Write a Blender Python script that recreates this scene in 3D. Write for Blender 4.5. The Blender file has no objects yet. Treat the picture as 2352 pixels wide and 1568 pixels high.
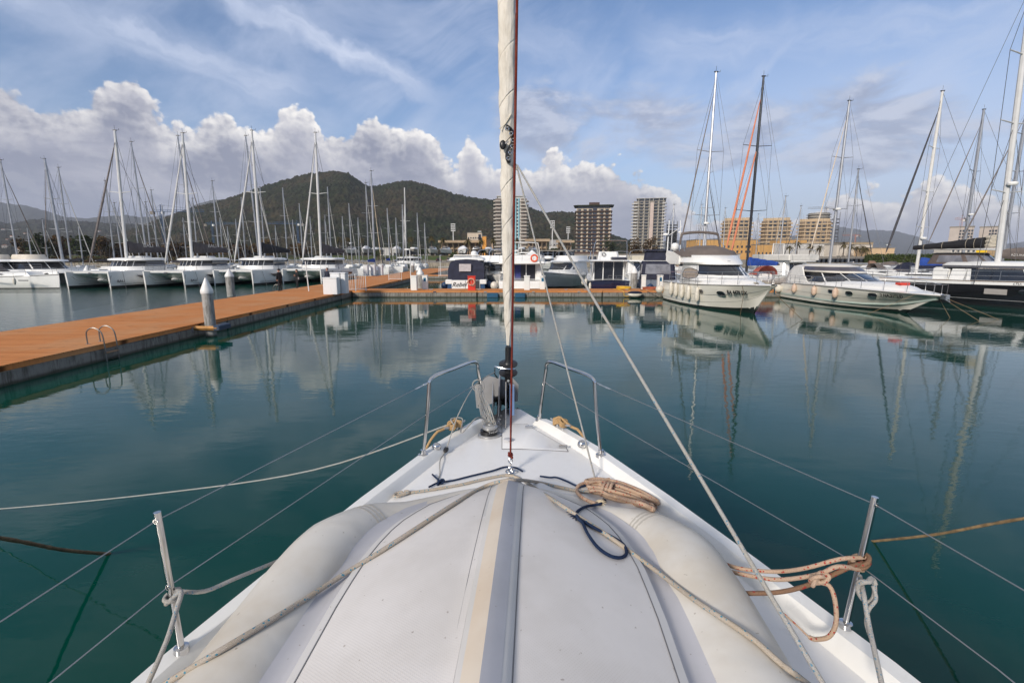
import bpy, math, random
from math import sin, cos, pi, radians, sqrt, atan2
from mathutils import Vector, Matrix, noise as NZ
random.seed(7)
SC = bpy.context.scene
COL = SC.collection
# ------------------------------------------------------------------ camera
EYE = 3.3; FPX = 1110.0; TILT = radians(10.01)
cd = bpy.data.cameras.new('camera'); cam = bpy.data.objects.new('camera', cd); COL.objects.link(cam)
cam.location = (0, 0, EYE); cam.rotation_euler = (radians(90) - TILT, 0, 0)
cd.sensor_width = 36; cd.lens = FPX / 2352 * 36; cd.clip_start = 0.05; cd.clip_end = 30000
SC.camera = cam
# ------------------------------------------------------------------ light and exposure
SUN_EL, SUN_AZ = 24.0, 214.0          # azimuth clockwise from +Y: behind the camera, to the left
sd = bpy.data.lights.new('sun', 'SUN'); sd.energy = 3.5; sd.angle = radians(10); sd.color = (1.0, 0.90, 0.78)
sun = bpy.data.objects.new('sun', sd); COL.objects.link(sun)
_sv = Vector((sin(radians(SUN_AZ)) * cos(radians(SUN_EL)), cos(radians(SUN_AZ)) * cos(radians(SUN_EL)), sin(radians(SUN_EL))))
sun.rotation_euler = _sv.to_track_quat('Z', 'Y').to_euler()
SC.view_settings.view_transform = 'Standard'; SC.view_settings.look = 'None'
SC.view_settings.exposure = 0.2; SC.view_settings.gamma = 1.0
SC.cycles.max_bounces = 8; SC.cycles.volume_bounces = 0; SC.cycles.caustics_reflective = False; SC.cycles.caustics_refractive = False

class NT:
    """tiny node helper"""
    def __init__(s, tree): s.t = tree; s.n = tree.nodes; s.l = tree.links
    def new(s, kind, **kw):
        nd = s.n.new(kind)
        for k, v in kw.items(): setattr(nd, k, v)
        return nd
    def put(s, sock, v):
        if v is None: return
        if hasattr(v, 'is_output'): s.l.new(v, sock)
        elif isinstance(v, (tuple, list)) and len(v) == 3 and len(sock.default_value) == 4: sock.default_value = (*v, 1)
        else: sock.default_value = v
    def m(s, op, a, b=None, c=None, clamp=False):
        nd = s.new('ShaderNodeMath', operation=op); nd.use_clamp = clamp
        s.put(nd.inputs[0], a); s.put(nd.inputs[1], b); s.put(nd.inputs[2], c)
        return nd.outputs[0]
    def vm(s, op, a, b=None):
        nd = s.new('ShaderNodeVectorMath', operation=op); s.put(nd.inputs[0], a)
        if b is not None: s.put(nd.inputs[1], b)
        return nd.outputs[0]
    def mix(s, f, a, b, blend='MIX'):
        nd = s.new('ShaderNodeMix', data_type='RGBA', blend_type=blend)
        s.put(nd.inputs[0], f); s.put(nd.inputs[6], a); s.put(nd.inputs[7], b)
        return nd.outputs[2]
    def sm(s, v, lo, hi):
        nd = s.new('ShaderNodeMapRange', interpolation_type='SMOOTHSTEP')
        s.put(nd.inputs[0], v); s.put(nd.inputs[1], lo); s.put(nd.inputs[2], hi)
        return nd.outputs[0]
    def mr(s, v, a, b, c, d):
        nd = s.new('ShaderNodeMapRange')
        for i, x in enumerate((v, a, b, c, d)): s.put(nd.inputs[i], x)
        return nd.outputs[0]
    def noise(s, vec, scale, detail=4, rough=0.55, dist=0, out=0, dims='3D'):
        nd = s.new('ShaderNodeTexNoise', noise_dimensions=dims)
        if vec is not None: s.put(nd.inputs['Vector'], vec)
        nd.inputs['Scale'].default_value = scale; nd.inputs['Detail'].default_value = detail
        nd.inputs['Roughness'].default_value = rough; nd.inputs['Distortion'].default_value = dist
        return nd.outputs[out]
    def vor(s, vec, scale, feature='F1', smooth=0.5, detail=0, out=0):
        nd = s.new('ShaderNodeTexVoronoi', feature=feature)
        if vec is not None: s.put(nd.inputs['Vector'], vec)
        nd.inputs['Scale'].default_value = scale
        if feature == 'SMOOTH_F1': nd.inputs['Smoothness'].default_value = smooth
        try: nd.inputs['Detail'].default_value = detail
        except Exception: pass
        return nd.outputs[out]
    def xyz(s, x, y, z=0.0):
        nd = s.new('ShaderNodeCombineXYZ'); s.put(nd.inputs[0], x); s.put(nd.inputs[1], y); s.put(nd.inputs[2], z)
        return nd.outputs[0]
    def sep(s, v):
        nd = s.new('ShaderNodeSeparateXYZ'); s.put(nd.inputs[0], v); return nd.outputs
    def curve(s, v, pts, lo, hi, vlo, vhi):
        nd = s.new('ShaderNodeFloatCurve'); cv = nd.mapping.curves[0]
        ps = [((x - lo) / (hi - lo), (y - vlo) / (vhi - vlo)) for x, y in pts]
        cv.points[0].location = ps[0]; cv.points[1].location = ps[-1]
        for p in ps[1:-1]: cv.points.new(*p)
        nd.mapping.update()
        s.put(nd.inputs['Value'], s.mr(v, lo, hi, 0, 1))
        return s.mr(nd.outputs[0], 0, 1, vlo, vhi)

# ------------------------------------------------------------------ sky
def make_world():
    w = bpy.data.worlds.new("World"); SC.world = w; w.use_nodes = True
    t = NT(w.node_tree); t.n.clear()
    out = t.new('ShaderNodeOutputWorld')
    sky = t.new('ShaderNodeTexSky', sky_type='NISHITA'); sky.sun_disc = False
    sky.sun_elevation = radians(SUN_EL); sky.sun_rotation = radians(SUN_AZ); sky.air_density = 1.0; sky.dust_density = 0.5; sky.ozone_density = 2.2
    bg = t.new('ShaderNodeBackground'); t.l.new(t.mix(1.0, sky.outputs[0], (0.80, 0.93, 1.10, 1), 'MULTIPLY'), bg.inputs[0]); bg.inputs[1].default_value = 0.112
    g = t.new('ShaderNodeTexCoord').outputs['Generated']
    x, y, z = t.sep(t.vm('NORMALIZE', g))
    az = t.m('MULTIPLY', t.m('ARCTAN2', x, y), 57.2958)
    el = t.m('MULTIPLY', t.m('ARCSINE', z), 57.2958)
    P = t.xyz(az, el, 0)
    dirn = t.vm('NORMALIZE', g)
    # high cirrus, two crossing streak systems
    r = radians(-28)
    u1 = t.m('ADD', t.m('MULTIPLY', az, cos(r)), t.m('MULTIPLY', el, -sin(r)))
    v1 = t.m('ADD', t.m('MULTIPLY', az, sin(r)), t.m('MULTIPLY', el, cos(r)))
    warp = t.noise(t.xyz(az, el, 3.0), 0.05, 2, 0.5)
    c1 = t.noise(t.xyz(t.m('MULTIPLY', u1, 0.35), t.m('ADD', v1, t.m('MULTIPLY', warp, 8)), 0), 0.10, 7, 0.62, 0.5)
    c2 = t.noise(t.xyz(t.m('MULTIPLY', az, 0.5), t.m('MULTIPLY', el, 1.3), 7.0), 0.055, 6, 0.55, 0.3)
    cir = t.sm(t.m('ADD', t.m('MULTIPLY', c1, 0.55), t.m('MULTIPLY', c2, 0.55)), 0.50, 0.68)
    # the long plume from the top left down to the centre
    def plume(ax, ay, bx, by, wd, seed, k):
        L = sqrt((bx-ax)**2 + (by-ay)**2); dx, dy = (bx-ax)/L, (by-ay)/L
        nn = t.m('MULTIPLY', t.m('SUBTRACT', t.noise(t.xyz(az, el, seed), 0.16, 5, 0.6), 0.5), 5.5)
        s_ = t.m('ADD', t.m('MULTIPLY', t.m('SUBTRACT', az, ax), dx), t.m('MULTIPLY', t.m('SUBTRACT', el, ay), dy))
        q = t.m('ADD', t.m('ADD', t.m('MULTIPLY', t.m('SUBTRACT', az, ax), -dy), t.m('MULTIPLY', t.m('SUBTRACT', el, ay), dx)), nn)
        core = t.m('SUBTRACT', 1.0, t.sm(t.m('ABSOLUTE', q), 0.0, wd))
        ends = t.m('MULTIPLY', t.sm(s_, -4.0, 3.0), t.m('SUBTRACT', 1.0, t.sm(s_, L-6, L+3)))
        str_ = t.mr(t.noise(t.xyz(t.m('MULTIPLY', s_, .35), t.m('MULTIPLY', q, 2.2), seed), 0.35, 4, 0.6), 0.3, 0.7, 0.35, 1.0)
        return t.m('MULTIPLY', t.m('MULTIPLY', core, ends), t.m('MULTIPLY', str_, k))
    pl = t.m('MAXIMUM', plume(-30, 24.5, -7, 16.6, 2.3, 1.0, .95), plume(-50, 20.5, -20, 16.0, 3.4, 2.0, .75))
    pl = t.m('MAXIMUM', pl, plume(-3, 22.5, 12, 19.5, 3.0, 5.0, .55))
    elf = t.sm(el, 36, 60)
    pl = t.m('MAXIMUM', pl, plume(14, 21, 46, 17.5, 4.0, 9.0, .6))
    hi = t.m('MAXIMUM', t.m('MULTIPLY', cir, 0.55), pl)
    # general paling towards the right horizon
    pale = t.m('MULTIPLY', t.sm(az, -2, 34), t.m('SUBTRACT', 1.0, t.sm(el, 6, 26)))
    hi = t.m('MAXIMUM', hi, t.m('MULTIPLY', pale, 0.66))
    hi = t.m('MAXIMUM', hi, t.m('MULTIPLY', t.sm(el, 27, 46), 0.93))  # pale cloud added overhead, out of view, as neutral fill light
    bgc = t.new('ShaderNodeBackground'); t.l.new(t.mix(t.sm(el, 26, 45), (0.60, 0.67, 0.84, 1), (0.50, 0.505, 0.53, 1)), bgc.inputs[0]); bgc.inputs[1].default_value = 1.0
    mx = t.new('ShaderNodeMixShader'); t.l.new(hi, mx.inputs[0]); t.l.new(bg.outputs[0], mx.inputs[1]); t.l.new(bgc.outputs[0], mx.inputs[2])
    cur = mx.outputs[0]
    # patchy grey altocumulus on the right
    n1 = t.noise(t.xyz(t.m('MULTIPLY', az, 0.8), t.m('MULTIPLY', el, 1.9), 11.0), 0.12, 7, 0.60, 0.3)
    dx = t.m('SUBTRACT', 1.0, t.sm(t.m('ABSOLUTE', t.m('SUBTRACT', t.m('ADD', el, t.m('MULTIPLY', az, 0.10)), 14.3)), 1.5, 6.5))
    reg = t.m('MULTIPLY', dx, t.m('MULTIPLY', t.sm(az, -6, 4), t.m('SUBTRACT', 1.0, t.sm(az, 36, 60))))
    patch = t.sm(t.m('ADD', n1, t.m('MULTIPLY', t.m('SUBTRACT', reg, 1.0), 0.28)), 0.37, 0.58)
    n1b = t.noise(t.xyz(t.m('MULTIPLY', az, 0.8), t.m('MULTIPLY', t.m('ADD', el, 1.2), 1.9), 11.0), 0.12, 7, 0.60, 0.3)
    lit = t.mr(t.m('SUBTRACT', n1, n1b), -0.05, 0.06, 0.0, 1.0)
    pc = t.mix(lit, (0.30, 0.33, 0.44, 1), (0.58, 0.60, 0.69, 1))
    b2 = t.new('ShaderNodeBackground'); t.l.new(pc, b2.inputs[0])
    mx = t.new('ShaderNodeMixShader'); t.l.new(t.m('MULTIPLY', patch, 0.72), mx.inputs[0]); t.l.new(cur, mx.inputs[1]); t.l.new(b2.outputs[0], mx.inputs[2]); cur = mx.outputs[0]
    # cumulus bank: its top follows a curve in azimuth, roughened by billows
    def bank(top_pts, seed, sc, cshade, cmid, clit, depth, cur, amp=1.0, base=None):
        top = t.curve(az, top_pts, -60, 60, -5, 30)
        V = t.xyz(az, t.m('MULTIPLY', el, 1.15), seed)
        wv = t.vm('ADD', V, t.vm('SCALE', t.noise(V, 0.35 * sc, 3, 0.6, 0, 1)))
        V = wv
        def bil(vec):
            a = t.vor(vec, 0.24 * sc, 'SMOOTH_F1', 0.35)
            b = t.vor(vec, 0.62 * sc, 'SMOOTH_F1', 0.3)
            c = t.vor(vec, 1.5 * sc, 'SMOOTH_F1', 0.3)
            d = t.noise(vec, 2.2 * sc, 5, 0.6)
            return t.m('ADD', t.m('ADD', t.m('MULTIPLY', a, 3.0), t.m('MULTIPLY', b, 1.3)), t.m('ADD', t.m('MULTIPLY', c, 0.75), t.m('MULTIPLY', d, 1.1)))
        b0 = bil(V)
        lo = t.noise(t.xyz(az, el, seed + 5), 0.06 * sc, 3, 0.5)
        h = t.m('SUBTRACT', t.m('ADD', top, t.m('MULTIPLY', t.m('SUBTRACT', 2.55, b0), amp)), el)      # >0 inside
        dens = t.sm(h, 0.0, 0.6)
        bl = bil(t.vm('ADD', V, (0.32, 0.48, 0.0)))          # towards the light: up and to the right
        relief = t.mr(t.m('SUBTRACT', bl, b0), -0.55, 0.62, 0.0, 1.0)
        rim = t.m('SUBTRACT', 1.0, t.sm(h, 0.3, depth))
        rim = t.m('MULTIPLY', t.m('MULTIPLY', rim, t.sm(lo, 0.34, 0.52)), t.mr(t.sm(az, -46, -22), 0, 1, 0.55, 1.0))
        f = t.m('ADD', t.m('MULTIPLY', rim, 0.72), t.m('MULTIPLY', t.m('SUBTRACT', relief, 0.5), t.mr(rim, 0, 1, 0.22, 0.75)), clamp=True)
        big = t.sm(t.noise(t.xyz(t.m('MULTIPLY', az, .7), t.m('MULTIPLY', el, 1.5), seed + 9), 0.13, 6, 0.6, .4), 0.38, 0.62)
        cc = t.mix(t.m('MULTIPLY', big, 0.85), cshade, cmid)
        cc = t.mix(f, cc, clit)
        b3 = t.new('ShaderNodeBackground'); t.l.new(cc, b3.inputs[0])
        if base is not None: dens = t.m('MULTIPLY', dens, base)
        mx = t.new('ShaderNodeMixShader'); t.l.new(dens, mx.inputs[0]); t.l.new(cur, mx.inputs[1]); t.l.new(b3.outputs[0], mx.inputs[2])
        return mx.outputs[0]
    tops = [(-60, 13), (-50, 13.2), (-44.5, 12.6), (-41.2, 12.8), (-39.1, 14.4), (-37.1, 15.8), (-35.3, 14.2), (-34.0, 12.6), (-32.3, 12.9), (-29.6, 14.3), (-27.3, 12.8), (-25.1, 14.0), (-21.8, 15.0),
            (-19.4, 12.3), (-15.4, 14.2), (-12.4, 15.0), (-8.5, 12.9), (-6.4, 11.0), (-4.7, 13.2), (-3.0, 10.6), (1.2, 10.3), (6.1, 11.2), (11.8, 9.6), (18.4, 6.8), (24.5, 4.2), (30.5, 4.6), (33.9, 6.4), (37.6, 5.8), (40.3, 6.6), (45.6, 5.4), (60, 6)]
    tops = [(a, b + 0.2) for a, b in tops]
    cur = bank(tops, 2.0, 1.0, (0.23, 0.25, 0.34, 1), (0.50, 0.50, 0.57, 1), (1.06, 1.02, 0.97, 1), 4.6, cur, 1.08)
    # darker, flat veil low on the left, rain shafts
    veil = t.m('MULTIPLY', t.m('SUBTRACT', 1.0, t.sm(el, 0.5, 7.5)), t.m('SUBTRACT', 1.0, t.sm(az, -32, 30)))
    b4 = t.new('ShaderNodeBackground'); b4.inputs[0].default_value = (0.20, 0.235, 0.335, 1)
    mx = t.new('ShaderNodeMixShader'); t.l.new(t.m('MULTIPLY', veil, 0.8), mx.inputs[0]); t.l.new(cur, mx.inputs[1]); t.l.new(b4.outputs[0], mx.inputs[2]); cur = mx.outputs[0]
    veil2 = t.m('MULTIPLY', t.m('SUBTRACT', 1.0, t.sm(el, 0.0, 5.0)), t.sm(az, -10, 30))
    b5 = t.new('ShaderNodeBackground'); b5.inputs[0].default_value = (0.36, 0.41, 0.53, 1)
    mx = t.new('ShaderNodeMixShader'); t.l.new(t.m('MULTIPLY', veil2, 0.75), mx.inputs[0]); t.l.new(cur, mx.inputs[1]); t.l.new(b5.outputs[0], mx.inputs[2]); cur = mx.outputs[0]
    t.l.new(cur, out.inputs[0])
make_world()

# ------------------------------------------------------------------ pixel helpers (2352-wide picture)
_c, _s = cos(TILT), sin(TILT)
def ray(px, py):
    u = (px - 1176) / FPX; v = (784 - py) / FPX
    return Vector((u, _c + v * _s, -_s + v * _c))
CAM = Vector((0, 0, EYE))
def G(px, py, z=0.0):
    d = ray(px, py); return CAM + d * ((z - EYE) / d.z)
def AY(px, py, Y):
    d = ray(px, py); return CAM + d * (Y / d.y)
def XZ(px, py, Y):
    p = AY(px, py, Y); return p.x, p.z

# ------------------------------------------------------------------ mesh builder
class MB:
    def __init__(s): s.v = []; s.f = []
    def add(s, vs, fs):
        o = len(s.v); s.v += [Vector(p) for p in vs]; s.f += [tuple(i + o for i in f) for f in fs]; return s
    def box(s, x0, x1, y0, y1, z0, z1):
        return s.add([(x0,y0,z0),(x1,y0,z0),(x1,y1,z0),(x0,y1,z0),(x0,y0,z1),(x1,y0,z1),(x1,y1,z1),(x0,y1,z1)],
              [(0,3,2,1),(4,5,6,7),(0,1,5,4),(1,2,6,5),(2,3,7,6),(3,0,4,7)])
    def rbox(s, x0, x1, y0, y1, z0, z1, b=0.02, top=0.0):
        """box with bevelled vertical edges and top; top = taper inward"""
        def ring(z, ins, tp):
            a0, a1, c0, c1 = x0+ins+tp, x1-ins-tp, y0+ins+tp, y1-ins-tp
            return [(a0+b,c0,z),(a1-b,c0,z),(a1,c0+b,z),(a1,c1-b,z),(a1-b,c1,z),(a0+b,c1,z),(a0,c1-b,z),(a0,c0+b,z)]
        return s.loft([ring(z0,0,0), ring(z1-b,0,top), ring(z1,b,top)], True)
    def loft(s, rings, caps=True, closed=True):
        n = len(rings[0]); vs = [p for r in rings for p in r]; fs = []
        for i in range(len(rings)-1):
            for j in range(n if closed else n-1):
                a = i*n+j; b = i*n+(j+1) % n
                fs.append((a, b, b+n, a+n))
        if caps and closed:
            fs.append(tuple(range(n-1, -1, -1))); fs.append(tuple(range((len(rings)-1)*n, len(rings)*n)))
        return s.add(vs, fs)
    def tube(s, pts, r, n=8, closed=False, flat=1.0):
        pts = [Vector(p) for p in pts]; m = len(pts)
        rs = r if isinstance(r, (list, tuple)) else [r]*m
        up = Vector((0, 0, 1)); rings = []; prev = None
        for i, p in enumerate(pts):
            if closed: d = pts[(i+1) % m] - pts[i-1]
            else: d = pts[min(i+1, m-1)] - pts[max(i-1, 0)]
            if d.length < 1e-9: d = Vector((0,0,1))
            d.normalize()
            if prev is None:
                a = d.cross(up)
                if a.length < 0.05: a = d.cross(Vector((1, 0, 0)))
            else:
                a = prev - d * prev.dot(d)
            a.normalize(); b = d.cross(a); prev = a
            rings.append([p + a*(rs[i]*cos(2*pi*k/n)) + b*(rs[i]*flat*sin(2*pi*k/n)) for k in range(n)])
        if closed: rings.append(rings[0]); return s.loft(rings, False)
        return s.loft(rings, True)
    def lathe(s, prof, c=(0,0,0), n=16, axis='z'):
        rings = []
        for r, h in prof:
            ring = []
            for k in range(n):
                a = 2*pi*k/n
                if axis == 'z': ring.append((c[0]+r*cos(a), c[1]+r*sin(a), c[2]+h))
                elif axis == 'x': ring.append((c[0]+h, c[1]+r*cos(a), c[2]+r*sin(a)))
                else: ring.append((c[0]-r*cos(a), c[1]+h, c[2]+r*sin(a)))
            rings.append(ring)
        return s.loft(rings, True)
    def ell(s, c, rx, ry, rz, n=12, m=8):
        rings = []
        for i in range(m+1):
            a = -pi/2 + pi*i/m; q = max(cos(a), 0.02)
            rings.append([(c[0]+rx*q*cos(2*pi*k/n), c[1]+ry*q*sin(2*pi*k/n), c[2]+rz*sin(a)) for k in range(n)])
        return s.loft(rings, True)
    def torus(s, c, R, r, n=20, m=8, axis='y'):
        pts = []
        for k in range(n):
            a = 2*pi*k/n
            if axis == 'y': pts.append((c[0]+R*cos(a), c[1], c[2]+R*sin(a)))
            elif axis == 'z': pts.append((c[0]+R*cos(a), c[1]+R*sin(a), c[2]))
            else: pts.append((c[0], c[1]+R*cos(a), c[2]+R*sin(a)))
        return s.tube(pts, r, m, True)
    def prism(s, poly, h0, h1, plane='xz'):
        """polygon in a plane, extruded along the third axis from h0 to h1"""
        def P(a, b, h): return (a, h, b) if plane == 'xz' else ((a, b, h) if plane == 'xy' else (h, a, b))
        return s.loft([[P(a, b, h0) for a, b in poly], [P(a, b, h1) for a, b in poly]], True)
    def ribbon(s, pts, w, th):
        pts = [Vector(p) for p in pts]; rings = []
        for i, p in enumerate(pts):
            d = (pts[min(i+1, len(pts)-1)] - pts[max(i-1, 0)]).normalized(); a = d.cross(Vector((0,0,1))).normalized()
            rings.append([p - a*w/2, p + a*w/2, p + a*w/2 + Vector((0,0,th)), p - a*w/2 + Vector((0,0,th))])
        return s.loft(rings, True)
    def xf(s, M):
        s.v = [M @ p for p in s.v]; return s
    def build(s, name, mat, parent=None, sharp=35, origin=None, smooth=True):
        me = bpy.data.meshes.new(name)
        off = Vector((0, 0, 0))
        if parent is None:
            if origin is None:
                xs = [p.x for p in s.v]; ys = [p.y for p in s.v]; zs = [p.z for p in s.v]
                off = Vector(((min(xs)+max(xs))/2, (min(ys)+max(ys))/2, min(zs)))
            else: off = Vector(origin)
        me.from_pydata([tuple(p - off) for p in s.v], [], s.f); me.validate(); me.update()
        if smooth:
            me.shade_smooth()
            try: me.set_sharp_from_angle(angle=radians(sharp))
            except Exception: pass
        o = bpy.data.objects.new(name, me); COL.objects.link(o); o.location = off
        if parent is not None: o.parent = parent
        if mat is not None:
            for q in (mat if isinstance(mat, (list, tuple)) else [mat]): me.materials.append(q)
        import bmesh
        bm = bmesh.new(); bm.from_mesh(me); bmesh.ops.recalc_face_normals(bm, faces=bm.faces); bm.to_mesh(me); bm.free()
        return o
def tag(o, label=None, cat=None, group=None, kind=None):
    if label: o['label'] = label
    if cat: o['category'] = cat
    if group: o['group'] = group
    if kind: o['kind'] = kind
    return o
def empty(name, loc, rz=0.0, label=None, cat=None, group=None):
    o = bpy.data.objects.new(name, None); COL.objects.link(o); o.location = loc; o.rotation_euler = (0, 0, rz)
    o.empty_display_size = 0.2
    return tag(o, label, cat, group)
def copy_tree(o, parent=None):
    c = o.copy(); COL.objects.link(c); c.parent = parent
    for ch in list(o.children): copy_tree(ch, c)
    return c
def spline(pts, n=8, closed=False):
    """Catmull-Rom through the points"""
    P = [Vector(p) for p in pts]; out = []
    m = len(P)
    segs = m if closed else m-1
    for i in range(segs):
        if closed: p0, p1, p2, p3 = P[i-1], P[i], P[(i+1) % m], P[(i+2) % m]
        else: p0 = P[max(i-1, 0)]; p1 = P[i]; p2 = P[i+1]; p3 = P[min(i+2, m-1)]
        for k in range(n):
            t = k/n
            out.append(0.5*((2*p1) + (p2-p0)*t + (2*p0-5*p1+4*p2-p3)*t*t + (3*p1-p0-3*p2+p3)*t**3))
    if not closed: out.append(P[-1])
    return out
def lerp1(x, pts):
    if x <= pts[0][0]: return pts[0][1]
    for (a, b), (c, d) in zip(pts, pts[1:]):
        if x <= c: return b + (d-b)*(x-a)/(c-a)
    return pts[-1][1]
def smoo(t): t = max(0.0, min(1.0, t)); return t*t*(3-2*t)
def text_mesh(txt, size, shear=0.0, ext=0.004, align='CENTER', bold=0.0):
    cu = bpy.data.curves.new('t', 'FONT'); cu.body = txt; cu.size = size; cu.shear = shear; cu.extrude = ext; cu.align_x = align; cu.align_y = 'CENTER'; cu.offset = bold
    o = bpy.data.objects.new('t', cu); COL.objects.link(o)
    dg = bpy.context.evaluated_depsgraph_get(); me = bpy.data.meshes.new_from_object(o.evaluated_get(dg))
    bpy.data.objects.remove(o); bpy.data.curves.remove(cu)
    return me
def lettering(txt, size, M, mat, parent, name='lettering', shear=0.0, bold=0.0, sx=1.0):
    """text in the XY plane, +X reading direction, moved by matrix M into the parent's space"""
    me = text_mesh(txt, size, shear, 0.004, 'CENTER', bold)
    me.transform(M @ Matrix.Diagonal((sx, 1, 1, 1))); me.materials.clear(); me.materials.append(mat); me.name = name
    o = bpy.data.objects.new(name, me); COL.objects.link(o); o.parent = parent
    return o
def frame(o, xd, yd):
    xd = Vector(xd).normalized(); zd = xd.cross(Vector(yd)).normalized(); yd = zd.cross(xd)
    M = Matrix((( xd.x, yd.x, zd.x, o[0]), (xd.y, yd.y, zd.y, o[1]), (xd.z, yd.z, zd.z, o[2]), (0,0,0,1)))
    return M

# ------------------------------------------------------------------ materials
_mats = {}
def pm(name, col, rough=0.5, metal=0.0, var=0.12, vs=2.0, bump=0.0, bs=40.0, coat=0.0, spec=0.5, col2=None, stretch=None, grime=0.0, gz=0.6):
    if name in _mats: return _mats[name]
    m = bpy.data.materials.new(name); m.use_nodes = True; t = NT(m.node_tree)
    b = t.n['Principled BSDF']
    tc = t.new('ShaderNodeTexCoord').outputs['Object']
    if stretch: tc = t.vm('MULTIPLY', tc, stretch)
    n = t.noise(tc, vs, 5, 0.6)
    c2 = col2 if col2 else tuple(x*(1-var) for x in col)
    f = t.sm(n, 0.35, 0.68)
    c = t.mix(f, (*col, 1), (*c2, 1))
    if grime:
        gn = t.noise(t.vm('MULTIPLY', tc, (3.0, 3.0, gz)), 3.0, 5, 0.65)
        c = t.mix(t.m('MULTIPLY', t.sm(gn, 0.52, 0.75), grime), c, (col[0]*.45, col[1]*.42, col[2]*.36, 1))
    t.l.new(c, b.inputs['Base Color'])
    b.inputs['Metallic'].default_value = metal; b.inputs['Specular IOR Level'].default_value = spec
    t.put(b.inputs['Roughness'], t.mr(n, 0.2, 0.8, max(rough-0.06, 0.01), min(rough+0.08, 1)))
    if coat: b.inputs['Coat Weight'].default_value = coat; b.inputs['Coat Roughness'].default_value = 0.08
    if bump:
        bn = t.new('ShaderNodeBump'); bn.inputs['Strength'].default_value = bump; bn.inputs['Distance'].default_value = 0.02
        t.l.new(t.noise(tc, bs, 4, 0.6), bn.inputs['Height']); t.l.new(bn.outputs[0], b.inputs['Normal'])
    _mats[name] = m; return m
def rope_mat(name, c1, fleck=None, fs=1.0, dirty=None, tw=420.0):
    """braided rope: fine diagonal weave and scattered tracer flecks"""
    if name in _mats: return _mats[name]
    m = bpy.data.materials.new(name); m.use_nodes = True; t = NT(m.node_tree); b = t.n['Principled BSDF']
    tc = t.new('ShaderNodeTexCoord').outputs['Object']
    w = t.vor(tc, tw, 'F1'); n = t.noise(tc, 9, 4, 0.6)
    c = t.mix(t.sm(w, 0.1, 0.8), (*c1, 1), tuple(x*.62 for x in c1) + (1,))
    c = t.mix(t.m('MULTIPLY', t.sm(n, .4, .7), .5), c, ((*dirty, 1) if dirty else (c1[0]*.72, c1[1]*.66, c1[2]*.55, 1)))
    if fleck:
        fl = t.vor(tc, 62 / fs, 'F1'); c = t.mix(t.m('SUBTRACT', 1.0, t.sm(fl, 0.20, 0.28)), c, (*fleck, 1))
    t.l.new(c, b.inputs['Base Color']); b.inputs['Roughness'].default_value = 0.85; b.inputs['Specular IOR Level'].default_value = 0.2
    bn = t.new('ShaderNodeBump'); bn.inputs['Strength'].default_value = 0.7; bn.inputs['Distance'].default_value = 0.003
    t.l.new(w, bn.inputs['Height']); t.l.new(bn.outputs[0], b.inputs['Normal'])
    _mats[name] = m; return m
GEL = pm('gelcoat white', (0.74, 0.74, 0.72), 0.28, 0, 0.07, 0.8, coat=0.3, grime=0.10, gz=0.4)
GELC = pm('gelcoat cream', (0.70, 0.68, 0.60), 0.25, 0, 0.07, 0.5, coat=0.3, grime=0.10, gz=0.3)
STEEL = pm('polished stainless steel', (0.62, 0.61, 0.60), 0.16, 1.0, 0.12, 4)
ALU = pm('anodised aluminium', (0.42, 0.43, 0.45), 0.38, 0.7, 0.2, 1.5)
ALUW = pm('pale painted aluminium', (0.60, 0.60, 0.59), 0.4, 0.1, 0.12, 1.5)
BLK = pm('black plastic', (0.012, 0.012, 0.014), 0.38, 0, 0.2, 5)
GLASS = pm('tinted glass', (0.016, 0.018, 0.024), 0.06, 0, 0.3, 0.6, spec=0.8)
GLASSG = pm('grey clear vinyl', (0.20, 0.20, 0.22), 0.15, 0, 0.4, 1.5, spec=0.6)
NAVYC = pm('navy canvas', (0.005, 0.008, 0.030), 0.75, 0, 0.35, 2.5, bump=0.3, bs=9)
BLUEC = pm('bright blue canvas', (0.012, 0.06, 0.32), 0.75, 0, 0.35, 3, bump=0.5, bs=6)
BLACKC = pm('black canvas', (0.010, 0.010, 0.013), 0.75, 0, 0.3, 3, bump=0.5, bs=6)
TAUPE = pm('taupe canvas', (0.135, 0.11, 0.098), 0.8, 0, 0.2, 2, bump=0.4, bs=5)
GREYC = pm('dark grey canvas', (0.085, 0.072, 0.074), 0.8, 0, 0.25, 2, bump=0.4, bs=5)
ANTI = pm('black antifouling', (0.006, 0.007, 0.008), 0.4, 0, 0.3, 3)
NAVYH = pm('navy gelcoat', (0.010, 0.013, 0.040), 0.12, 0, 0.3, 1, coat=0.6)
BLACKH = pm('black gelcoat', (0.010, 0.010, 0.012), 0.10, 0, 0.3, 1, coat=0.6)
GREYH = pm('blue grey gelcoat', (0.16, 0.19, 0.24), 0.2, 0, 0.15, 1, coat=0.4)
FEND = pm('cream fender vinyl', (0.62, 0.58, 0.50), 0.45, 0, 0.2, 6, grime=0.25)
FENDB = pm('dark blue fender vinyl', (0.02, 0.05, 0.12), 0.4, 0, 0.2, 6)
TEAK = pm('weathered teak', (0.30, 0.19, 0.11), 0.7, 0, 0.4, 3, stretch=(1, 9, 1), bump=.2)
WIRE = pm('stainless wire', (0.36, 0.35, 0.34), 0.35, 0.8, 0.15, 3)
RIGG = pm('dark rigging wire', (0.07, 0.07, 0.075), 0.5, 0.3, 0.2, 3)
INK = pm('black lettering', (0.015, 0.015, 0.018), 0.5, 0, 0.1, 5)
ROPEW = pm('pale mooring rope', (0.36, 0.32, 0.25), 0.9, 0, 0.4, 8)
ROPEB = pm('brown mooring rope', (0.16, 0.11, 0.06), 0.95, 0, 0.5, 10, bump=.8, bs=30)
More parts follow.
